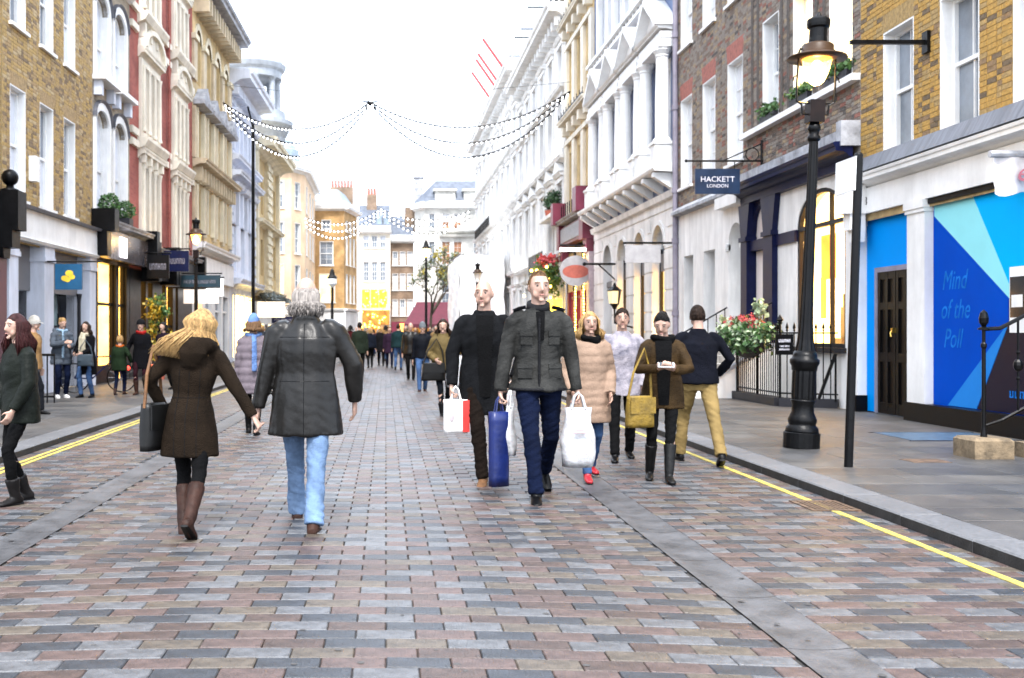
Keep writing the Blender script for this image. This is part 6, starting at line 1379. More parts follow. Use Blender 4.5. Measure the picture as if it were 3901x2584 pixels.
    if cs == 1: loft(M_, [(U(0, -.015, 1.43), .105*k, .095*k), (U(0, .0, 1.475), .088*k, .088*k), (U(0, .012, 1.505), .083*k, .085*k)], n=18)
    if cs == 2:                                       # hood lying on the shoulders
        loft(M_, [(U(-.14, .02, 1.44), .05*k, .05*k), (U(-.11, -.10, 1.46), .06*k, .06*k), (U(0, -.15, 1.44), .085*k, .075*k), (U(.11, -.10, 1.46), .06*k, .06*k), (U(.14, .02, 1.44), .05*k, .05*k)], right=V((0, 0, 1)), n=12); loft(M_, [(U(0, -.13, 1.30), .07*k, .04*k), (U(0, -.16, 1.40), .12*k, .06*k), (U(0, -.12, 1.5), .11*k, .06*k)], n=12)
    am = g('fold', .012)
    cme = remesh(M_, vox, 3, am*k, g('ffr', (8, 8, 2.6)), int(height*100), am*g('wrk', .30)*k, (7, 7, 15))
    if g('puff'):                                     # quilted baffles
        n = len(cme.vertices); co = np.empty(n*3, 'f'); cme.vertices.foreach_get('co', co); co = co.reshape(-1, 3); nr = np.empty(n*3, 'f'); cme.vertices.foreach_get('normal', nr); nr = nr.reshape(-1, 3)
        co = co+nr*(np.abs(np.sin(co[:, 2]*PI/(g('puff')*k)))*g('puffa', .012)*k)[:, None]; cme.vertices.foreach_set('co', co.ravel()); cme.update()
    CO = put('coat', cme, cm, r)
    if g('seams'):                                    # stitched seams traced on the cloth itself
        from mathutils.bvhtree import BVHTree
        bv = BVHTree.FromPolygons([v.co.copy() for v in cme.vertices], [tuple(p.vertices) for p in cme.polygons])
        for pts in g('seams'):
            q = []
            for (px, pz) in pts:
                o = U(px, 0, pz); h = bv.ray_cast(V((o.x, o.y-1, o.z)), V((0, 1, 0)))[0]
                if h: q.append(h-V((0, .001, 0)))
            if len(q) > 1: M_ = MB(); M_.tube(q, .0024*k, 5); M_.build('seam', g('seamm', cm), r)
    if g('open'):                                     # open front showing the layer under the coat
        M_ = MB(); zs = [g('openz', hz+.02)+i*(1.44-g('openz', hz+.02))/8 for i in range(9)]; ow = g('open')
        for i in range(8):
            f = lambda z: (.152 if z < 1.3 else .152-(z-1.3)*.30)*tk*w
            a_, b_ = zs[i], zs[i+1]; wd = lambda z: ow*(.6+.4*(z-zs[0])/(zs[-1]-zs[0]))
            M_.add([tuple(U(-wd(a_), f(a_), a_)), tuple(U(0, f(a_)+.012, a_)), tuple(U(wd(a_), f(a_), a_)), tuple(U(-wd(b_), f(b_), b_)), tuple(U(0, f(b_)+.012, b_)), tuple(U(wd(b_), f(b_), b_))], [(0, 1, 4, 3), (1, 2, 5, 4)])
        M_.build('inner_top', g('innerm', black), r, smooth=True)
    for zz in g('bands', ()): b_ = MB(); loft(b_, [(U(0, 0, zz-.012), .199*k*w*wa*tk, .152*k*w*wa*tk), (U(0, 0, zz+.012), .199*k*w*wa*tk, .152*k*w*wa*tk)], n=24); b_.build('waistband', g('bandm', cm), r, smooth=True)
    # ---- shoes or boots
    bt = g('boot', 0); sm_ = g('shoem', black)
    for nm in 'LR':
        a, b, c = H['leg'+nm]; fw = H['toe'+nm].copy(); up = (b-c).normalized(); M_ = MB(); dn = V((0, 0, -1)); side = fw.cross(V((0, 0, 1))).normalized(); dn = side.cross(fw).normalized()
        if dn.z > 0: dn = -dn
        o = c+dn*.045*k
        loft(M_, [(o-fw*.075*k, .026*k, .030*k), (o-fw*.055*k, .036*k, .040*k), (o+fw*.01*k, .038*k, .046*k), (o+fw*.07*k+dn*.010*k, .044*k, .034*k), (o+fw*.14*k+dn*.016*k, .043*k, .026*k), (o+fw*.185*k+dn*.02*k, .028*k, .018*k)], right=side, n=12)
        top = c+up*(.06+bt)*k; loft(M_, [(c-up*.04*k-fw*.01*k, .042*k, .046*k), (c+up*.03*k, .046*k*(1.05 if bt else 1), .05*k*(1.05 if bt else 1)), (c.lerp(top, .6), .057*k, .061*k) if bt else (c+up*.045*k, .046*k, .05*k), (top, .066*k if bt > .09 else .05*k, .070*k if bt > .09 else .054*k)], n=12)
        so_ = MB(); loft(so_, [(o-fw*.078*k+dn*.034*k, .030*k, .010*k), (o+dn*.034*k, .038*k, .010*k), (o+fw*.12*k+dn*.034*k, .045*k, .008*k), (o+fw*.188*k+dn*.034*k, .026*k, .006*k)], right=side, n=10)
        s_o = put('shoe', remesh(M_, min(vox, .011), 2, .003*k if bt else 0, (20, 20, 20)), sm_, r); so_.build('sole', g('solem', black), s_o)
    # ---- hair
    hm = g('hairm'); st_ = g('hair', 'short'); rr = random.Random(int(height*997+x*31))
    if st_ != 'none':
        n, mm = 30, 20; vs = []
        for i in range(mm+1):
            ph = -PI/2+PI*i/mm
            for j in range(n):
                th = 2*PI*j/n; sx, sy, sz = math.cos(ph)*math.cos(th), math.cos(ph)*math.sin(th), math.sin(ph)
                q = V((.081*sx, .105*sy, .127*sz)); face = sy > .22 and sz < .60-.3*abs(sx); low = sz < -.35
                if st_ == 'fringe' and (sz > .30 or (sy > .30)): q *= .86
                elif st_ == 'buzz': q = V((.0795*sx, .104*sy, .1245*sz)); q *= .86 if (sz < -.25 or (sy > .30 and sz < .70)) else 1
                elif st_ != 'fringe' and sy > .05 and sz < .80: q *= 1-.17*max(0, min(1, (sy-.08)/.22))*max(0, min(1, (.66-.3*abs(sx)-sz)/.16))
                if sz < 0 and st_ not in ('long', 'bob'): q *= 1-.20*max(0, min(1, (-.12-sz)/.38))
                q *= 1+.025*noise.noise((sx*5, sy*5, sz*5+height)); q.y -= .006; vs.append(tuple(T(q)))
        M_ = MB(); M_.add(vs, [(i*n+j, i*n+(j+1) % n, (i+1)*n+(j+1) % n, (i+1)*n+j) for i in range(mm) for j in range(n)])
        wind = V(g('wind', (0, 0, 0))); ln = g('hairlen', .30)
        if st_ in ('long', 'bob', 'fringe'):
            for i in range(g('locks', 150) if vox < .02 else 40):
                th = rr.uniform(PI*.92, PI*2.08) if st_ != 'bob' else rr.uniform(PI*.9, PI*2.1); ph = rr.uniform(.1, 1.35) if st_ != 'fringe' else rr.uniform(-.5, .35)
                if st_ == 'long' and rr.random() < .3: th = rr.choice([rr.uniform(-.1, .45), rr.uniform(PI-.45, PI+.1)]); ph = rr.uniform(.4, 1.3)
                d0 = V((math.cos(ph)*math.cos(th)*.080, math.cos(ph)*math.sin(th)*.104, math.sin(ph)*.126)); p0 = T(d0); out = Rm @ V((math.cos(th), math.sin(th), 0))
                L = ln*rr.uniform(.75, 1.1)*k; fk = .5 if st_ == 'fringe' else g('vol', 1.0); p2 = T(V((math.cos(th)*(.086+.014*fk), math.sin(th)*(.106+.014*fk)-.01, min(-.05, d0.z-.03)))); e = p2+out*rr.uniform(.0, .05)*fk*k+V((0, 0, -L))+wind*L*rr.uniform(.5, 1.5)
                m1 = p2.lerp(e, .5)+out*.015*fk*k+V((rr.gauss(0, .012), rr.gauss(0, .012), 0)); rd = rr.uniform(.0022, .0055)*k*(1 if vox < .014 else 1.8)
                M_.tube([p0, p0.lerp(p2, .5)+out*.022*fk*k+V((0, 0, .01)), p2, m1, e], [rd*.6, rd, rd*1.1, rd, rd*.2], 5)
        if st_ in ('short', 'buzz', 'bun', 'bob') and vox < .02:
            for i in range(520):
                th = rr.uniform(0, 2*PI); ph = rr.uniform(-.15, 1.5); sx, sy, sz = math.cos(ph)*math.cos(th), math.cos(ph)*math.sin(th), math.sin(ph)
                if sy > .2 and sz < .62-.3*abs(sx) or (st_ == 'buzz' and sy > .3 and sz < .72): continue
                R0 = lambda v: V((v.x*.082, v.y*.107-.006, v.z*.1285)); d0 = V((sx, sy, sz)); tg = V((sx*.25, -1 if st_ != 'short' else rr.uniform(-1, .3), -.35+sz*.3)); tg = (tg-d0*tg.dot(d0)).normalized()
                L = .018 if st_ == 'buzz' else .045; d1 = (d0+tg*L/.1*.5+V((rr.gauss(0, .05), rr.gauss(0, .05), rr.gauss(0, .05)))).normalized(); d2 = (d0+tg*L/.1).normalized()
                M_.tube([T(R0(d0)*.99), T(R0(d1)*1.02), T(R0(d2)*1.005)], [.0022*k, .0034*k, .0010*k], 4)
        if st_ == 'bun': e = MB(); e.ball((0, 0, 0), .045*k, 10, 8); M_.add([tuple(T(V((0, -.12, .06)))+V(p)) for p in e.v], e.f)
        M_.build('hair', hm, r, smooth=True)
    if g('hat'):
        hn, hmm = g('hat'); n, mm = 26, 12; vs = []
        for i in range(mm+1):
            ph = -.12+(PI/2+.12)*i/mm if hn != 'hood' else -1.2+(PI/2+1.2)*i/mm
            for j in range(n):
                th = 2*PI*j/n; q = V((.088*math.cos(ph)*math.cos(th), .114*math.cos(ph)*math.sin(th)-.008, .142*math.sin(ph)+.018))
                if hn == 'hood' and math.sin(th) > .45 and ph < .55: q *= .8
                if hn == 'beret': q.x *= 1.12; q.z = q.z*.8+.02
                vs.append(tuple(T(q*(1.04 if hn != 'hood' else 1.08))))
        M_ = MB(); M_.add(vs, [(i*n+j, i*n+(j+1) % n, (i+1)*n+(j+1) % n, (i+1)*n+j) for i in range(mm) for j in range(n)])
        if hn == 'cap': M_.add([tuple(T(V((.08*math.cos(t), .10+.07*math.sin(t), .03-.02*math.sin(t))))) for t in [PI*i/10 for i in range(11)]], [tuple(range(11))])
        M_.build('hat', hmm, r, smooth=True)
    if g('scarf'):
        M_ = MB(); R0 = .088
        for q in range(2): M_.tube([tuple(U(R0*(1+.1*q)*math.cos(t)*1.05, R0*(1+.1*q)*math.sin(t)+.012, 1.440+.028*q+.012*math.sin(2*t+q))) for t in [2*PI*i/18 for i in range(19)]], .030*k, 8)
        for (sx, yy, L) in g('tails', ()): 
            y1 = yy*1.0; M_.tube([tuple(U(sx*.6, y1*.7, 1.46)), tuple(U(sx, y1, 1.36)), tuple(U(sx*1.05, y1*1.06, 1.36-L*.5)), tuple(U(sx*1.1, y1*1.05, 1.36-L))], .042*k, 8, el=(1.2, .45))
        put('scarf', remesh(M_, min(vox, .012), 2, .008, (20, 20, 30)), g('scarf'), r)
    return r, H, U, k
def world(r, p):
    return r.matrix_basis @ V(p)
# ---------------------------------------------------------------- carrier bags
def bag(x, y, z, wd, ht, dp, m, label, heading=0, style='carrier', hm=None, group=None, tilt=0, extra=None):
    r = root('carrier_bag' if style != 'shoulder' else 'shoulder_bag', (x, y, z), label, 'bag', group); r.rotation_euler = (0, tilt, heading); WL[r.name] = V((0, 0, 0))
    M_ = MB(); n = 22; k = 9; vs = []
    for i in range(k):
        t_ = i/(k-1); zz = -ht+ht*t_
        for j in range(n):
            a = 2*PI*j/n; c, s = math.cos(a), math.sin(a); e = .45 if style == 'paper' else .7
            px = wd/2*math.copysign(abs(c)**e, c); py = dp/2*math.copysign(abs(s)**e, s)
            if style == 'carrier': f = .82+.25*math.sin(PI*min(1, t_*1.1+.12)); px *= f; py *= (1.25-.9*t_)*(1 if t_ > .02 else .8); q = noise.noise((px*14, py*14+x*9, zz*9))*.018; px += q*c; py += q*s
            elif style == 'shoulder': px *= (1-.15*t_); py *= .6+.5*math.sin(PI*(.15+.7*t_))
            vs.append((px, py, zz))
    M_.add(vs, [(i*n+j, i*n+(j+1) % n, (i+1)*n+(j+1) % n, (i+1)*n+j) for i in range(k-1) for j in range(n)]+[tuple(range(n-1, -1, -1)), tuple(range((k-1)*n, k*n))])
    b_ = M_.build('bag_body', m, r, smooth=True)
    if style != 'shoulder':
        for s in (-1, 1): h_ = MB(); h_.tube([(-wd*.22, s*dp*.16, -.01), (-wd*.12, s*.012, .09), (0, s*.006, .125), (wd*.12, s*.012, .09), (wd*.22, s*dp*.16, -.01)], .007 if style == 'paper' else .012, 6); h_.build('handle', hm or m, r)
    if extra: extra(r, b_)
    return r, b_
plastic = mat('white_plastic', (.40, .40, .41), .4, .2, 7, .9, 9); plastic.node_tree.nodes['Principled BSDF'].inputs['Subsurface Weight'].default_value = .1
# ---------------------------------------------------------------- the people near the camera
leather = mat('black_leather', (.0075, .007, .0065), .36, .5, 2.2, .3, 11, spec=.26, col2=(.003, .0026, .0022))
jean_l = cloth('light_jeans', (.20, .31, .50), var=.25, scale=3, bump=.3); jean_d = cloth('dark_jeans', (.008, .016, .055), var=.25, bump=.3); jean_m = cloth('mid_jeans', (.06, .12, .26), var=.25, bump=.3)
brown_w = cloth('brown_wool', (.040, .026, .016), bump=.7, bscale=130); blackc = cloth('black_cotton', (.010, .010, .011), bump=.4)
brown_b = mat('brown_boot', (.028, .012, .008), .55, .3, 8, .3, 30, spec=.15); tan_b = mat('tan_suede', (.13, .055, .016), .7, .2, 10, .3, 60)
blonde = hairmat('blonde', (.34, .21, .085)); greyh = hairmat('grey', (.24, .215, .195)); darkb = hairmat('dark_brown', (.020, .011, .007)); blackh = hairmat('black', (.005, .004, .004)); redh = hairmat('dark_red', (.030, .007, .007)); brownh = hairmat('brown', (.12, .065, .03))
greyj = cloth('grey_field_jacket', (.085, .085, .08), rough=.6, var=.3, bump=.4, scale=3); charcoal = cloth('charcoal_wool', (.018, .019, .022), bump=.6, bscale=120)
beige = cloth('beige_down', (.42, .29, .21), rough=.6, var=.12, bump=.3); khaki = cloth('khaki_cotton', (.33, .23, .09), var=.15, bump=.3); navyk = cloth('navy_knit', (.014, .016, .028), bump=.7, bscale=160)
R1p = lambda d: math.radians(d)
NEAR = 'people walking in the foreground'
seg = lambda a, b, n=14: [(a[0]+(b[0]-a[0])*i/n, a[1]+(b[1]-a[1])*i/n) for i in range(n+1)]
# man in leather jacket
person(-.58, 7.5, 1.83, 0, 'balding grey-haired man in black leather jacket and light jeans walking away', dict(
    coat=leather, trousers=jean_l, hem=.655, flare=1.10, build=1.12, thick=1.04, sleeve=1.16, collar=1, fold=.020, ffr=(10, 10, 1.6), wrk=.10, footR=(.075, -.30, 0), footL=(-.08, .27, 0), handR=(.335, .12, .89), handL=(-.335, .0, .80), curlL=.9, elbowL=(-1, -.6, 0), elbowR=(1, -.5, 0),
    hair='fringe', hairm=greyh, hairlen=.07, locks=1300, seams=[seg((0, .67), (0, 1.42)), seg((-.17, 1.33), (.17, 1.33)), seg((-.17, 1.03), (.17, 1.03)), ], seamm=black, shoem=brown_b, legw=1.04, hemw=1.25, head=(0, .05, 0), face=0), NEAR)
# blonde woman in brown coat
person(-1.38, 7.3, 1.60, R1p(-3), 'blonde woman in brown hooded coat and boots holding the leather-jacketed man\'s hand', dict(
    coat=brown_w, trousers=blackc, hem=.605, flare=1.06, waist=.82, fem=1, thick=1.05, sleeve=1.0, collar=2, fold=.010, footL=(-.02, -.10, 0), footR=(.10, -.42, .10), toeR=(.1, 1, -.75), handR=(.53, -.02, .86), handL=(-.24, .10, .98), elbowL=(-1, -.7, 0), elbowR=(.3, -1, -.3), curlR=.9,
    hair='long', hairm=blonde, hairlen=.23, wind=(-.62, -.1, .12), locks=2200, vol=1.6, seams=[seg((0, .62), (0, 1.26)), seg((-.15, 1.06), (.15, 1.06)), seg((-.085, .62), (-.08, 1.28)), seg((.085, .62), (.08, 1.28))], seamm=black, shoem=brown_b, boot=.26, lean=(.05, .03, 0), head=(R1p(-20), .12, .12), face=0, legw=.88), NEAR)
# red-haired woman at the left margin
person(-3.06, 8.7, 1.585, R1p(138), 'woman with long dark red hair in dark green coat at the left margin', dict(
    coat=cloth('dark_green_coat', (.022, .028, .022), rough=.5, bump=.3), trousers=blackc, hem=.74, fem=1, thick=1.10, footL=(-.08, .10, 0), footR=(.09, -.10, 0), handR=(.19, .17, .88), handL=(-.19, .17, .88), elbowR=(1, -1, 0), elbowL=(-1, -1, 0), hair='long', hairm=redh, hairlen=.22, locks=1100, shoem=mat('dark_boot', (.007, .006, .006), .5, spec=.2), boot=.10, legw=.85), NEAR)
# tall man in grey field jacket
LASTP = person(1.30, 8.88, 1.945, PI, 'tall man in grey field jacket and dark jeans carrying bags towards the camera', dict(
    coat=greyj, trousers=jean_d, hem=.835, flare=1.15, build=.98, thick=1.03, sleeve=1.05, collar=1, fold=.012, wrk=.45, footR=(.05, .26, 0), footL=(-.11, -.38, .10), toeL=(-.1, 1, -.7), handR=(.30, .06, .80), handL=(-.30, .06, .80), elbowR=(1, -.5, 0), elbowL=(-1, -.5, 0), curlR=1.15, curlL=1.15, hdR=(0, .05, -1), hdL=(0, .05, -1), hair='buzz', hairm=brownh, head=(R1p(6), -.03, 0), shoem=black, legw=1.0, open=.035, openz=1.22, innerm=blackc, hemw=1.1), NEAR)
def on_front(U, x_, z_, off=0.0, tk=1.0):
    return U(x_, (.142*math.sqrt(max(.05, 1-(x_/.20)**2)))*tk+off, z_)
jk = LASTP; Uj, kj, rj = jk[2], jk[3], jk[0]
dkj = cloth('jacket_trim', (.03, .03, .034), rough=.6)
m = MB(); pts_ = [on_front(Uj, .012, z_, .014) for z_ in (.86, .95, 1.05, 1.15, 1.25, 1.33, 1.39)]
for a_, b_ in zip(pts_[:-1], pts_[1:]): m.tube([a_, b_], .011, 6)
m.build('zip_placket', dkj, rj)
for x_, z_, w_, h_ in ((.105, 1.24, .085, .10), (-.105, 1.24, .085, .10), (.115, .99, .10, .11), (-.115, .99, .10, .11)):
    m = MB(); q = [on_front(Uj, x_+sx*w_/2, z_+sz*h_/2, .012) for sx, sz in ((-1, -1), (1, -1), (1, 1), (-1, 1))]; qb = [p_-V((0, .03, 0)) for p_ in q]
    m.add([tuple(p_) for p_ in q+qb], [(0, 1, 2, 3), (0, 4, 5, 1), (1, 5, 6, 2), (2, 6, 7, 3), (3, 7, 4, 0)]); pk = m.build('pocket', greyj, rj)
    m = MB(); q = [on_front(Uj, x_+sx*(w_/2+.004), z_+h_/2-.035*sz, .020) for sx, sz in ((-1, 1), (1, 1), (1, 0), (-1, 0))]; qb = [p_-V((0, .03, 0)) for p_ in q]; m.add([tuple(p_) for p_ in q+qb], [(0, 1, 2, 3), (0, 4, 5, 1), (1, 5, 6, 2), (2, 6, 7, 3), (3, 7, 4, 0)]); m.build('pocket_flap', greyj, pk)
for s_ in (-1, 1):
    m = MB(); m.tube([Uj(s_*.10, .03, 1.475), Uj(s_*.15, .03, 1.465), Uj(s_*.195, .03, 1.445)], .022, 6, el=(1, .35)); m.build('epaulette', dkj, rj)
m = MB(); loft(m, [(Uj(0, -.005, 1.455), .094*kj, .094*kj), (Uj(0, .012, 1.508), .089*kj, .091*kj)], n=20); m.build('collar', dkj, rj, smooth=True)
m = MB(); loft(m, [(Uj(0, 0, .838), .226*kj, .171*kj), (Uj(0, 0, .86), .224*kj, .170*kj)], n=28); m.build('hem_band', dkj, rj, smooth=True)
# bald man in dark coat
person(.93, 9.8, 1.925, R1p(176), 'bald man in long open black coat and tan boots carrying a paper bag', dict(
    coat=charcoal, trousers=cloth('dark_brown_cords', (.022, .014, .010)), hem=.60, flare=1.02, build=1.05, thick=1.05, collar=0, fold=.012, footR=(.02, .24, 0), footL=(-.1, -.30, .06), toeL=(0, 1, -.5), handR=(.28, .10, .86), handL=(-.25, .12, .92), elbowR=(1, -.5, 0), elbowL=(-1, -.5, 0), curlR=1.15, hdR=(0, .05, -1), hair='none', head=(R1p(-14), .02, 0), hairm=brownh, shoem=tan_b, open=.075, openz=.75, innerm=blackc), NEAR)
# woman in beige down coat
person(1.98, 10.15, 1.635, R1p(184), 'blonde woman in beige down coat with black scarf behind the tall man', dict(
    coat=beige, trousers=jean_m, hem=.585, fem=1, flare=1.05, thick=1.12, sleeve=1.1, puff=.085, puffa=.005, fold=.012, footR=(.07, .22, 0), footL=(-.09, -.24, .03), handR=(.21, .14, .92), handL=(-.2, .12, .9), hair='long', hairm=blonde, hairlen=.12, locks=900, scarf=blackc, shoem=mat('red_shoe', (.32, .012, .02), .4), legw=.9, skin=skin2), NEAR)
# person in mottled grey coat
person(2.66, 11.7, 1.70, R1p(172), 'person in mottled grey coat and dark trousers behind the woman with a phone', dict(
    coat=mat('mottled_grey_coat', (.22, .20, .22), .8, .5, 7, .4, 60, col2=(.07, .07, .10)), trousers=blackc, hem=.74, thick=1.08, fold=.014, footR=(.1, .28, 0), footL=(-.1, -.2, 0), handR=(.23, .1, .86), handL=(-.23, .05, .86), hair='short', hairm=darkb, skin=skin2), NEAR)
# woman reading her phone
pw = person(2.69, 10.1, 1.635, R1p(170), 'dark-haired woman in open brown coat reading her phone as she walks', dict(
    coat=cloth('brown_coat', (.10, .058, .022), rough=.6, var=.3), trousers=blackc, hem=.735, fem=1, flare=1.05, thick=1.06, fold=.012, footR=(.13, .02, 0), footL=(-.04, .30, 0), handR=(.075, .33, 1.16), handL=(-.085, .33, 1.15), elbowR=(1, -.7, -.5), elbowL=(-1, -.7, -.5), curlR=.75, curlL=.75, hdR=(-.45, .75, .2), hdL=(.45, .75, .2), hnR=(-.3, 0, 1), hnL=(.3, 0, 1), hair='bun', hairm=blackh, head=(R1p(-12), .38, 0), scarf=blackc, open=.085, openz=.78, innerm=blackc, shoem=mat('black_boot', (.005, .005, .005), .45, spec=.2), boot=.24, legw=.85), NEAR)
fo = pw[0]; rot = Matrix.Rotation(fo.rotation_euler.z, 3, 'Z'); c_ = rot @ V((0, .42*pw[3], 1.20*pw[3]))+V((2.69, 10.1, 0))
phn = root('mobile_phone', tuple(c_), 'white mobile phone held in the brown-coated woman\'s hands', 'phone'); WL[phn.name] = V((0, 0, 0)); phn.rotation_euler = (R1p(-35), 0, R1p(170))
m = MB(); m.bbox(-.075, .075, -.036, .036, -.005, .005, .003); m.build('phone_body', white, phn); m = MB(); m.box(-.062, .062, -.031, .031, .0051, .0062); m.build('screen', glassd, phn)
# man in navy knit and khaki trousers, walking away
person(3.42, 11.35, 1.73, R1p(-4), 'man in navy jumper and khaki trousers walking away beside the kerb', dict(
    coat=navyk, trousers=khaki, hem=.875, build=1.12, thick=1.0, fold=.012, footL=(-.16, .22, 0), footR=(.15, -.40, .03), toeR=(.1, 1, -.4), handR=(.26, .18, .98), handL=(-.26, .2, .98), elbowR=(1, -1, 0), elbowL=(-1, -1, 0), hair='short', hairm=darkb, head=(0, .18, 0), legw=1.08, hemw=1.15, face=0, shoem=black), NEAR)
# bags
def red_side(r, b_):
    MB().box(.055, .118, -.068, .068, -.30, -.004).build('red_panel', mat('bag_red', (.50, .035, .03), .5), r); m = MB(); m.ball((-.05, -.062, -.16), (.025, .004, .045), 8, 6); m.build('crest', mat('crest_grey', (.45, .40, .42), .6), r)
bag(.93-.28, 9.68, .80, .22, .31, .12, mat('paper_white', (.80, .78, .76), .6, .04, 6), 'white paper bag with red side panel in the bald man\'s hand', .15, 'paper', extra=red_side)
bag(1.30-.345, 8.78, .755, .17, .63, .10, mat('blue_bag', (.004, .012, .085), .35, .2, 4, .4, 9), 'tall deep blue carrier bag in the tall man\'s right hand', .5, 'paper')
bag(1.30-.245, 8.82, .80, .12, .42, .09, plastic, 'slim white carrier bag beside the tall blue one', 1.0, 'carrier')
def pink(r, b_):
    for i, (z_, w_) in enumerate(((-.15, .12), (-.175, .09), (-.20, .13))): MB().box(-w_/2, w_/2, -.106, -.100, z_-.006, z_+.006).build('faded_print', mat('pink_print', (.72, .42, .42), .6), r)
bag(1.30+.325, 8.78, .79, .27, .50, .17, plastic, 'bulging white carrier bag with pink print in the tall man\'s left hand', 0, 'carrier', extra=pink)
def strap_bag(x, y, z, wd, ht, dp, m, label, heading, sx, sz, hm=None):
    def st(r, b_): h_ = MB(); h_.tube([(-wd*.42, 0, -.03), (-wd*.3+sx*.5, 0, sz*.5), (sx, 0, sz), (wd*.3+sx*.5, 0, sz*.5), (wd*.42, 0, -.03)], .012, 6); h_.build('strap', hm or m, r); f = MB(); f.box(-wd*.44, wd*.44, -dp*.56, -dp*.45, -ht*.55, -.01); f.build('flap', m, r)
    return bag(x, y, z, wd, ht, dp, m, label, heading, 'shoulder', extra=st)
strap_bag(-1.63, 7.28, .93, .26, .33, .12, mat('black_bag', (.006, .006, .006), .4, .2, 6, spec=.25), 'black shoulder bag with tan trim at the blonde woman\'s left side', 1.2, .0, .40, tan_b)
strap_bag(2.42, 9.9, .82, .30, .30, .13, mat('olive_bag', (.20, .125, .012), .6, .25, 8, .4, 40), 'olive satchel at the phone-reading woman\'s hip', .3, .05, .45)
# ---------------------------------------------------------------- the middle distance
MID = 'people in the middle of the street'
blue_s = cloth('blue_scarf', (.16, .28, .58), bump=.7); lav = cloth('lavender_down', (.20, .165, .19), rough=.5, bump=.2)
person(-1.84, 14.4, 1.66, R1p(3), 'walker in blue woolly hat, blue scarf and lavender down coat beyond the couple', dict(coat=lav, trousers=blackc, hem=.62, fem=1, thick=1.1, puff=.11, fold=.004, footR=(.06, -.26, .02), footL=(-.08, .2, 0), hair='bob', hairlen=.06, locks=200, hairm=brownh, hat=('beanie', blue_s), scarf=blue_s, tails=((.03, -.19, .42),), shoem=black, face=0, legw=.9), MID, vox=.016)
person(.97, 17.6, 1.665, R1p(186), 'woman in olive fur-hooded jacket and ripped jeans holding a white bag', dict(coat=cloth('olive_parka', (.16, .115, .045), rough=.6), trousers=cloth('black_jeans', (.012, .016, .024)), hem=.83, fem=1, thick=1.14, collar=2, footR=(.05, .22, 0), footL=(-.07, -.1, 0), handR=(.17, .2, 1.02), handL=(-.12, .28, 1.10), elbowL=(-1, -.6, -.4), hair='long', hairm=darkb, hairlen=.14, locks=120, boot=.12, head=(R1p(-14), .1, 0), legw=.85), MID, vox=.016)
bag(1.15, 17.25, 1.04, .30, .52, .16, plastic, 'white carrier bag held by the woman in the olive jacket', .2, 'carrier')
strap_bag(.80, 17.4, .92, .42, .30, .14, mat('black_bag', (.014, .013, .013), .4), 'black shoulder bag of the woman in the olive jacket', .1, .05, .4)
person(.87, 24.7, 1.66, PI, 'man in grey beanie and dark jacket with a pale cross-body strap', dict(coat=cloth('dark_navy_jacket', (.010, .013, .022), rough=.6), trousers=jean_m, hem=.86, thick=1.06, footR=(.08, .2, 0), footL=(-.07, -.2, 0), hair='short', hairm=greyh, hat=('beanie', cloth('grey_beanie', (.16, .18, .20))), bands=(), shoem=brown_b), MID, vox=.018)
person(.73, 30.7, 1.73, PI, 'bald man in black leather jacket walking in mid-street', dict(coat=leather, trousers=blackc, hem=.80, thick=1.04, footR=(.06, -.1, 0), footL=(-.08, .24, 0), hair='none', hairm=greyh, skin=skin), MID, vox=.02)
# ---------------------------------------------------------------- left pavement
LP = 'people on the left pavement'; ZP = .082
person(-5.86, 17.2, 1.60, R1p(-95), 'person in pale cap and tan jacket passing along the left pavement', dict(coat=cloth('tan_jacket', (.40, .235, .10), rough=.6), trousers=cloth('dark_trousers', (.02, .022, .03)), hem=.80, thick=1.08, footR=(.07, .2, 0), footL=(-.08, -.26, .02), hair='short', hairm=greyh, hat=('cap', cloth('pale_cap', (.5, .48, .44))), shoem=black), LP, ZP, vox=.016)
person(-6.72, 21.5, 1.66, R1p(-145), 'woman in grey down coat and white trainers looking at her phone by the left wall', dict(coat=cloth('blue_grey_down', (.10, .12, .15), rough=.55), trousers=jean_d, hem=.72, fem=1, thick=1.16, collar=2, puff=.12, fold=.005, footR=(.10, .03, 0), footL=(-.10, -.03, 0), handR=(.05, .34, 1.20), handL=(-.1, .30, 1.12), elbowR=(1, -.5, -.6), hair='bun', hairm=blonde, scarf=cloth('pale_blue_scarf', (.35, .5, .65)), tails=((.03, .2, .5),), shoem=mat('white_trainer', (.75, .75, .74), .5), solem=white, head=(R1p(5), .25, 0)), LP, ZP, vox=.016)
person(-6.22, 21.6, 1.58, R1p(165), 'long-haired woman in black coat and cream scarf on the left pavement', dict(coat=cloth('black_coat', (.010, .010, .014)), trousers=jean_m, hem=.52, fem=1, thick=1.08, flare=1.12, footR=(.09, .10, 0), footL=(-.13, -.02, 0), handR=(.16, .26, 1.02), handL=(-.06, .28, 1.02), hair='long', hairm=darkb, hairlen=.18, locks=120, scarf=cloth('cream_scarf', (.62, .56, .42)), tails=((-.04, .19, .4), (.04, .19, .45)), shoem=black), LP, ZP, vox=.016)
strap_bag(-6.16, 21.3, .98, .34, .24, .12, mat('slate_bag', (.03, .045, .06), .4), 'slate-grey handbag of the woman with the cream scarf', 0, 0, .3)
person(-5.77, 22.5, 1.26, R1p(-5), 'small child in green coat and orange scarf walking with an adult on the left pavement', dict(coat=cloth('green_coat', (.025, .05, .022)), trousers=jean_d, hem=.72, thick=1.15, hs=1.2, footR=(.08, .18, 0), footL=(-.08, -.18, 0), handR=(.34, .05, .98), hair='short', hairm=blonde, scarf=cloth('orange_scarf', (.55, .12, .02)), shoem=brown_b, boot=.06), LP, ZP, vox=.016)
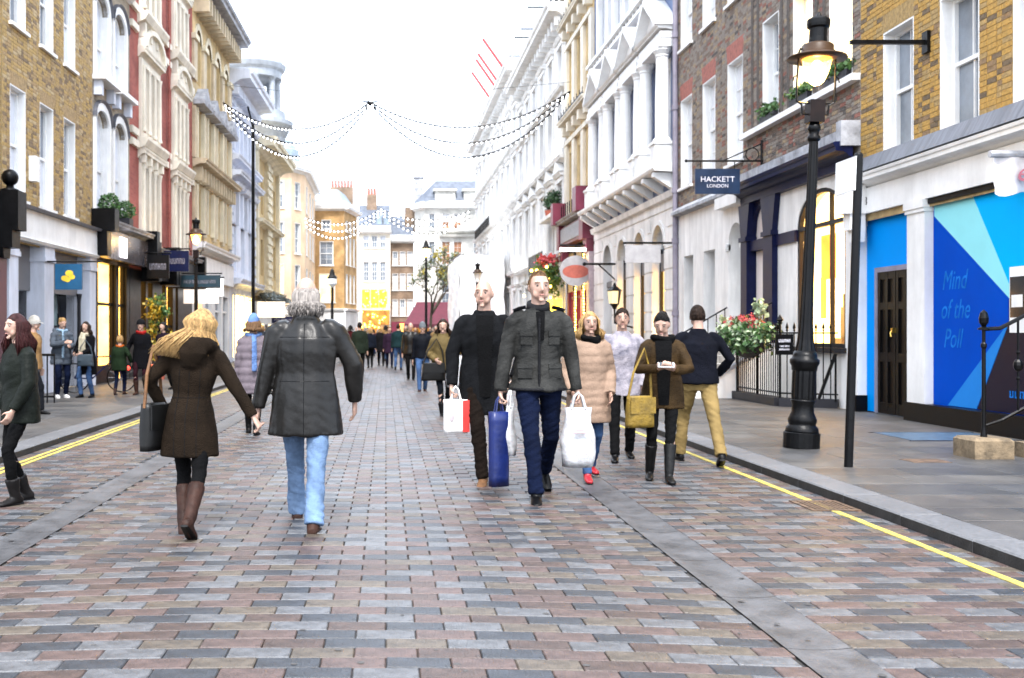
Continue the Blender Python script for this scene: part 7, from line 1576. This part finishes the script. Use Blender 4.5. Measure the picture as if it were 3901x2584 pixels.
person(-5.32, 22.6, 1.62, R1p(178), 'woman in black coat, dark beret and red scarf beside the child', dict(coat=cloth('black_coat', (.010, .010, .014)), trousers=cloth('wine_tights', (.05, .012, .02)), hem=.60, fem=1, thick=1.10, footR=(.09, .10, 0), footL=(-.09, -.06, 0), handR=(.38, .04, .92), hair='short', hairm=darkb, hat=('beret', cloth('dark_beret', (.015, .015, .018))), scarf=cloth('red_scarf', (.40, .02, .02)), shoem=brown_b, boot=.2, legw=.85), LP, ZP, vox=.016)
person(-5.25, 24.6, 1.60, R1p(150), 'dark-haired person in dark purple jacket half hidden behind the blonde hair', dict(coat=cloth('purple_jacket', (.035, .02, .04)), trousers=blackc, hem=.8, thick=1.08, hair='long', hairm=blackh, hairlen=.12, locks=60, shoem=black), LP, ZP, vox=.02)
# ---------------------------------------------------------------- the crowd farther off
tones = [('coal', (.014, .014, .018)), ('ink', (.014, .02, .038)), ('moss', (.03, .045, .03)), ('umber', (.07, .045, .025)), ('wine', (.10, .015, .02)), ('slate', (.07, .08, .10)), ('camel', (.30, .19, .09)), ('teal', (.02, .06, .07)), ('plum', (.06, .03, .07)), ('stone', (.30, .28, .26))]
tc_ = [cloth('crowd_'+n_, c_) for n_, c_ in tones]; hc_ = [('black-haired', blackh), ('brown-haired', brownh), ('grey-haired', greyh), ('blond', blonde), ('dark-haired', darkb)]
spec = [(-.83, 33.0, 1.74, 0, 2, 0, 0, 'in moss green jacket walking away just right of the leather jacket'), (.46, 38.7, 1.74, 0, 7, 1, 4, 'in long dark teal coat walking away in mid-street'), (.14, 41, 1.64, PI, 8, 2, 1, 'in plum hooded top walking towards us in mid-street'),
        (-.62, 41, 1.62, 0, 1, 0, 3, 'in ink-blue padded coat seen from behind'), (-.20, 43.5, 1.65, 0, 0, 0, 3, 'in coal jacket beside the ink-blue coat'), (1.55, 45, 1.70, PI, 3, 0, 1, 'in umber coat far down the street'), (2.3, 48, 1.72, PI, 6, 1, 2, 'in camel coat near the white sheeting'),
        (-1.6, 47, 1.75, 0, 4, 0, 0, 'with red collar far down the street on the left'), (1.0, 52, 1.76, PI, 0, 0, 2, 'in black coat by the slim lamp line'), (.2, 56, 1.68, 0, 5, 1, 1, 'in slate jacket in the far crowd'), (-1.0, 58, 1.72, PI, 9, 0, 4, 'in pale stone coat in the far crowd'),
        (2.6, 56, 1.74, 0, 1, 2, 0, 'in ink coat toward the right of the far crowd'), (-2.2, 55, 1.70, PI, 3, 0, 1, 'in umber jacket toward the left of the far crowd'), (1.7, 60, 1.70, PI, 4, 0, 3, 'in wine-red coat in the far crowd'), (-.3, 64, 1.75, PI, 0, 1, 0, 'in coal coat deep in the far crowd'),
        (.9, 67, 1.70, 0, 8, 0, 3, 'in plum coat deep in the far crowd'), (3.0, 66, 1.72, PI, 2, 0, 2, 'in moss coat below the awning'), (-1.7, 70, 1.73, 0, 7, 0, 1, 'in teal coat near the slim lamp post'), (2.0, 72, 1.7, 0, 6, 1, 4, 'in camel jacket before the awning'), (0.3, 76, 1.72, PI, 5, 0, 0, 'in slate coat at the head of the far crowd'),
        (3.9, 41, 1.7, PI, 0, 0, 1, 'in coal coat on the right near the pub'), (4.9, 34, 1.75, 0, 3, 1, 0, 'in umber coat on the right pavement before the arcade'), (-4.9, 41, 1.68, 0, 5, 0, 3, 'in slate coat on the left pavement beyond the gas lamp'), (-4.3, 52, 1.7, PI, 0, 1, 4, 'in coal coat by the tall black pole')]
tr_ = [blackc, jean_m, jean_d]
for i, (x, y, h, hd, ci, ti, hi, lab) in enumerate(spec):
    s = 1 if i % 2 else -1; pv = ZP if (x > 3.8 or x < -4.2) else 0.03
    person(x, y, h, hd+random.uniform(-.15, .15), hc_[hi][0]+' pedestrian '+lab, dict(coat=tc_[ci], trousers=tr_[ti], hem=random.choice([.62, .74, .85]), thick=random.uniform(1.03, 1.14), fold=0, footR=(.08, .2*s, 0), footL=(-.08, -.2*s, .02), hair=random.choice(['short', 'bob', 'short']) if hi != 3 else 'long', hairm=hc_[hi][1], hairlen=.1, face=0, locks=30, skin=random.choice([skin, skin2])), 'pedestrians far down the street', pv, vox=.028 if y > 40 else .022)
rr = random.Random(77)
for i in range(24):
    y = 46+40*rr.random()**.8; x = rr.uniform(-3.2, 3.4)*(.7+.3*y/86); sg = rr.choice([-1, 1])
    person(x, y, rr.uniform(1.58, 1.84), rr.choice([0, PI])+rr.uniform(-.4, .4), 'tiny pedestrian in %s coat, %s of the dense far crowd' % (('coal black', 'ink blue', 'moss green', 'umber brown', 'wine red', 'slate grey', 'camel', 'dark teal', 'plum', 'pale stone')[i % 10], ('left' if x < -.9 else 'right' if x > 1.2 else 'middle')), dict(coat=tc_[i % 10], trousers=rr.choice(tr_), hem=rr.choice([.62, .74, .85]), thick=rr.uniform(1.03, 1.16), fold=0, footR=(.08, .2*sg, 0), footL=(-.08, -.2*sg, .02), handR=(.24, .12*sg, .86), handL=(-.24, -.1*sg, .86), hair=rr.choice(['short', 'bob', 'none']), hairm=rr.choice(hc_)[1], hairlen=.1, face=0, locks=25, skin=rr.choice([skin, skin2]), hat=rr.choice([None, None, ('beanie', rr.choice(tc_))])), 'dense far crowd', .03, vox=.034)
# ---------------------------------------------------------------- bicycle against the left wall
bk = root('bicycle', (-6.75, 23.2, .08), 'dark bicycle with red light standing behind the black-coated woman', 'bicycle')
x0, y0, z0 = -6.9, 23.0, .08; ax = V((.85, .30, 0)).normalized()
def bpnt(a, z): return tuple(V((x0, y0, z0+z))+ax*a)
for a in (.0, 1.02):
    m = MB(); m.tube([tuple(V(bpnt(a, .34))+ax*.32*math.cos(t)+V((0, 0, .32*math.sin(t)))) for t in [2*PI*i/24 for i in range(25)]], .016, 6); wh = m.build('wheel', black, bk)
    m = MB()
    for i in range(12): t = 2*PI*i/12; m.tube([bpnt(a, .34), tuple(V(bpnt(a, .34))+ax*.31*math.cos(t)+V((0, 0, .31*math.sin(t))))], .003, 3)
    m.build('spokes', stonecap, wh)
m = MB()
for p, q in (((0, .34), (.38, .32)), ((0, .34), (.30, .82)), ((.38, .32), (.30, .86)), ((.38, .32), (.86, .78)), ((.30, .80), (.86, .82)), ((1.02, .34), (.84, .95))): m.tube([bpnt(*p), bpnt(*q)], .016, 6)
m.build('frame', navy, bk); m = MB(); m.ball(bpnt(.28, .92), (.10, .10, .035), 8, 6); m.build('saddle', black, bk); m = MB(); nx_ = V((-ax.y, ax.x, 0)); c_ = V(bpnt(.84, 1.0)); m.tube([tuple(c_+nx_*.26), tuple(c_), tuple(c_-nx_*.26)], .014, 6); m.build('handlebar', dkgrey, bk)
m = MB(); m.ball(bpnt(1.16, .55), .05, 8, 6); m.build('red_lamp', emis('red_lamp', (1, .05, .03), 1.2), bk)
# black barrier grille beside the phone-reading woman
gr = root('street_barrier', (-6.9, 19.3, .08), 'low black barrier of upright bars by the left dark shop bay', 'barrier')
m = MB(); m.tube([(-7.3, 19.9, 1.0), (-6.35, 19.9, 1.0)], .025, 6); m.tube([(-7.3, 19.9, .2), (-6.35, 19.9, .2)], .02, 6); m.build('rail', iron, gr)
for i in range(8): MB().tube([(-7.3+i*.135, 19.9, .08), (-7.3+i*.135, 19.9, 1.0)], .015, 6).build('bar', iron, gr)
bpy.data.scenes.remove(TS)
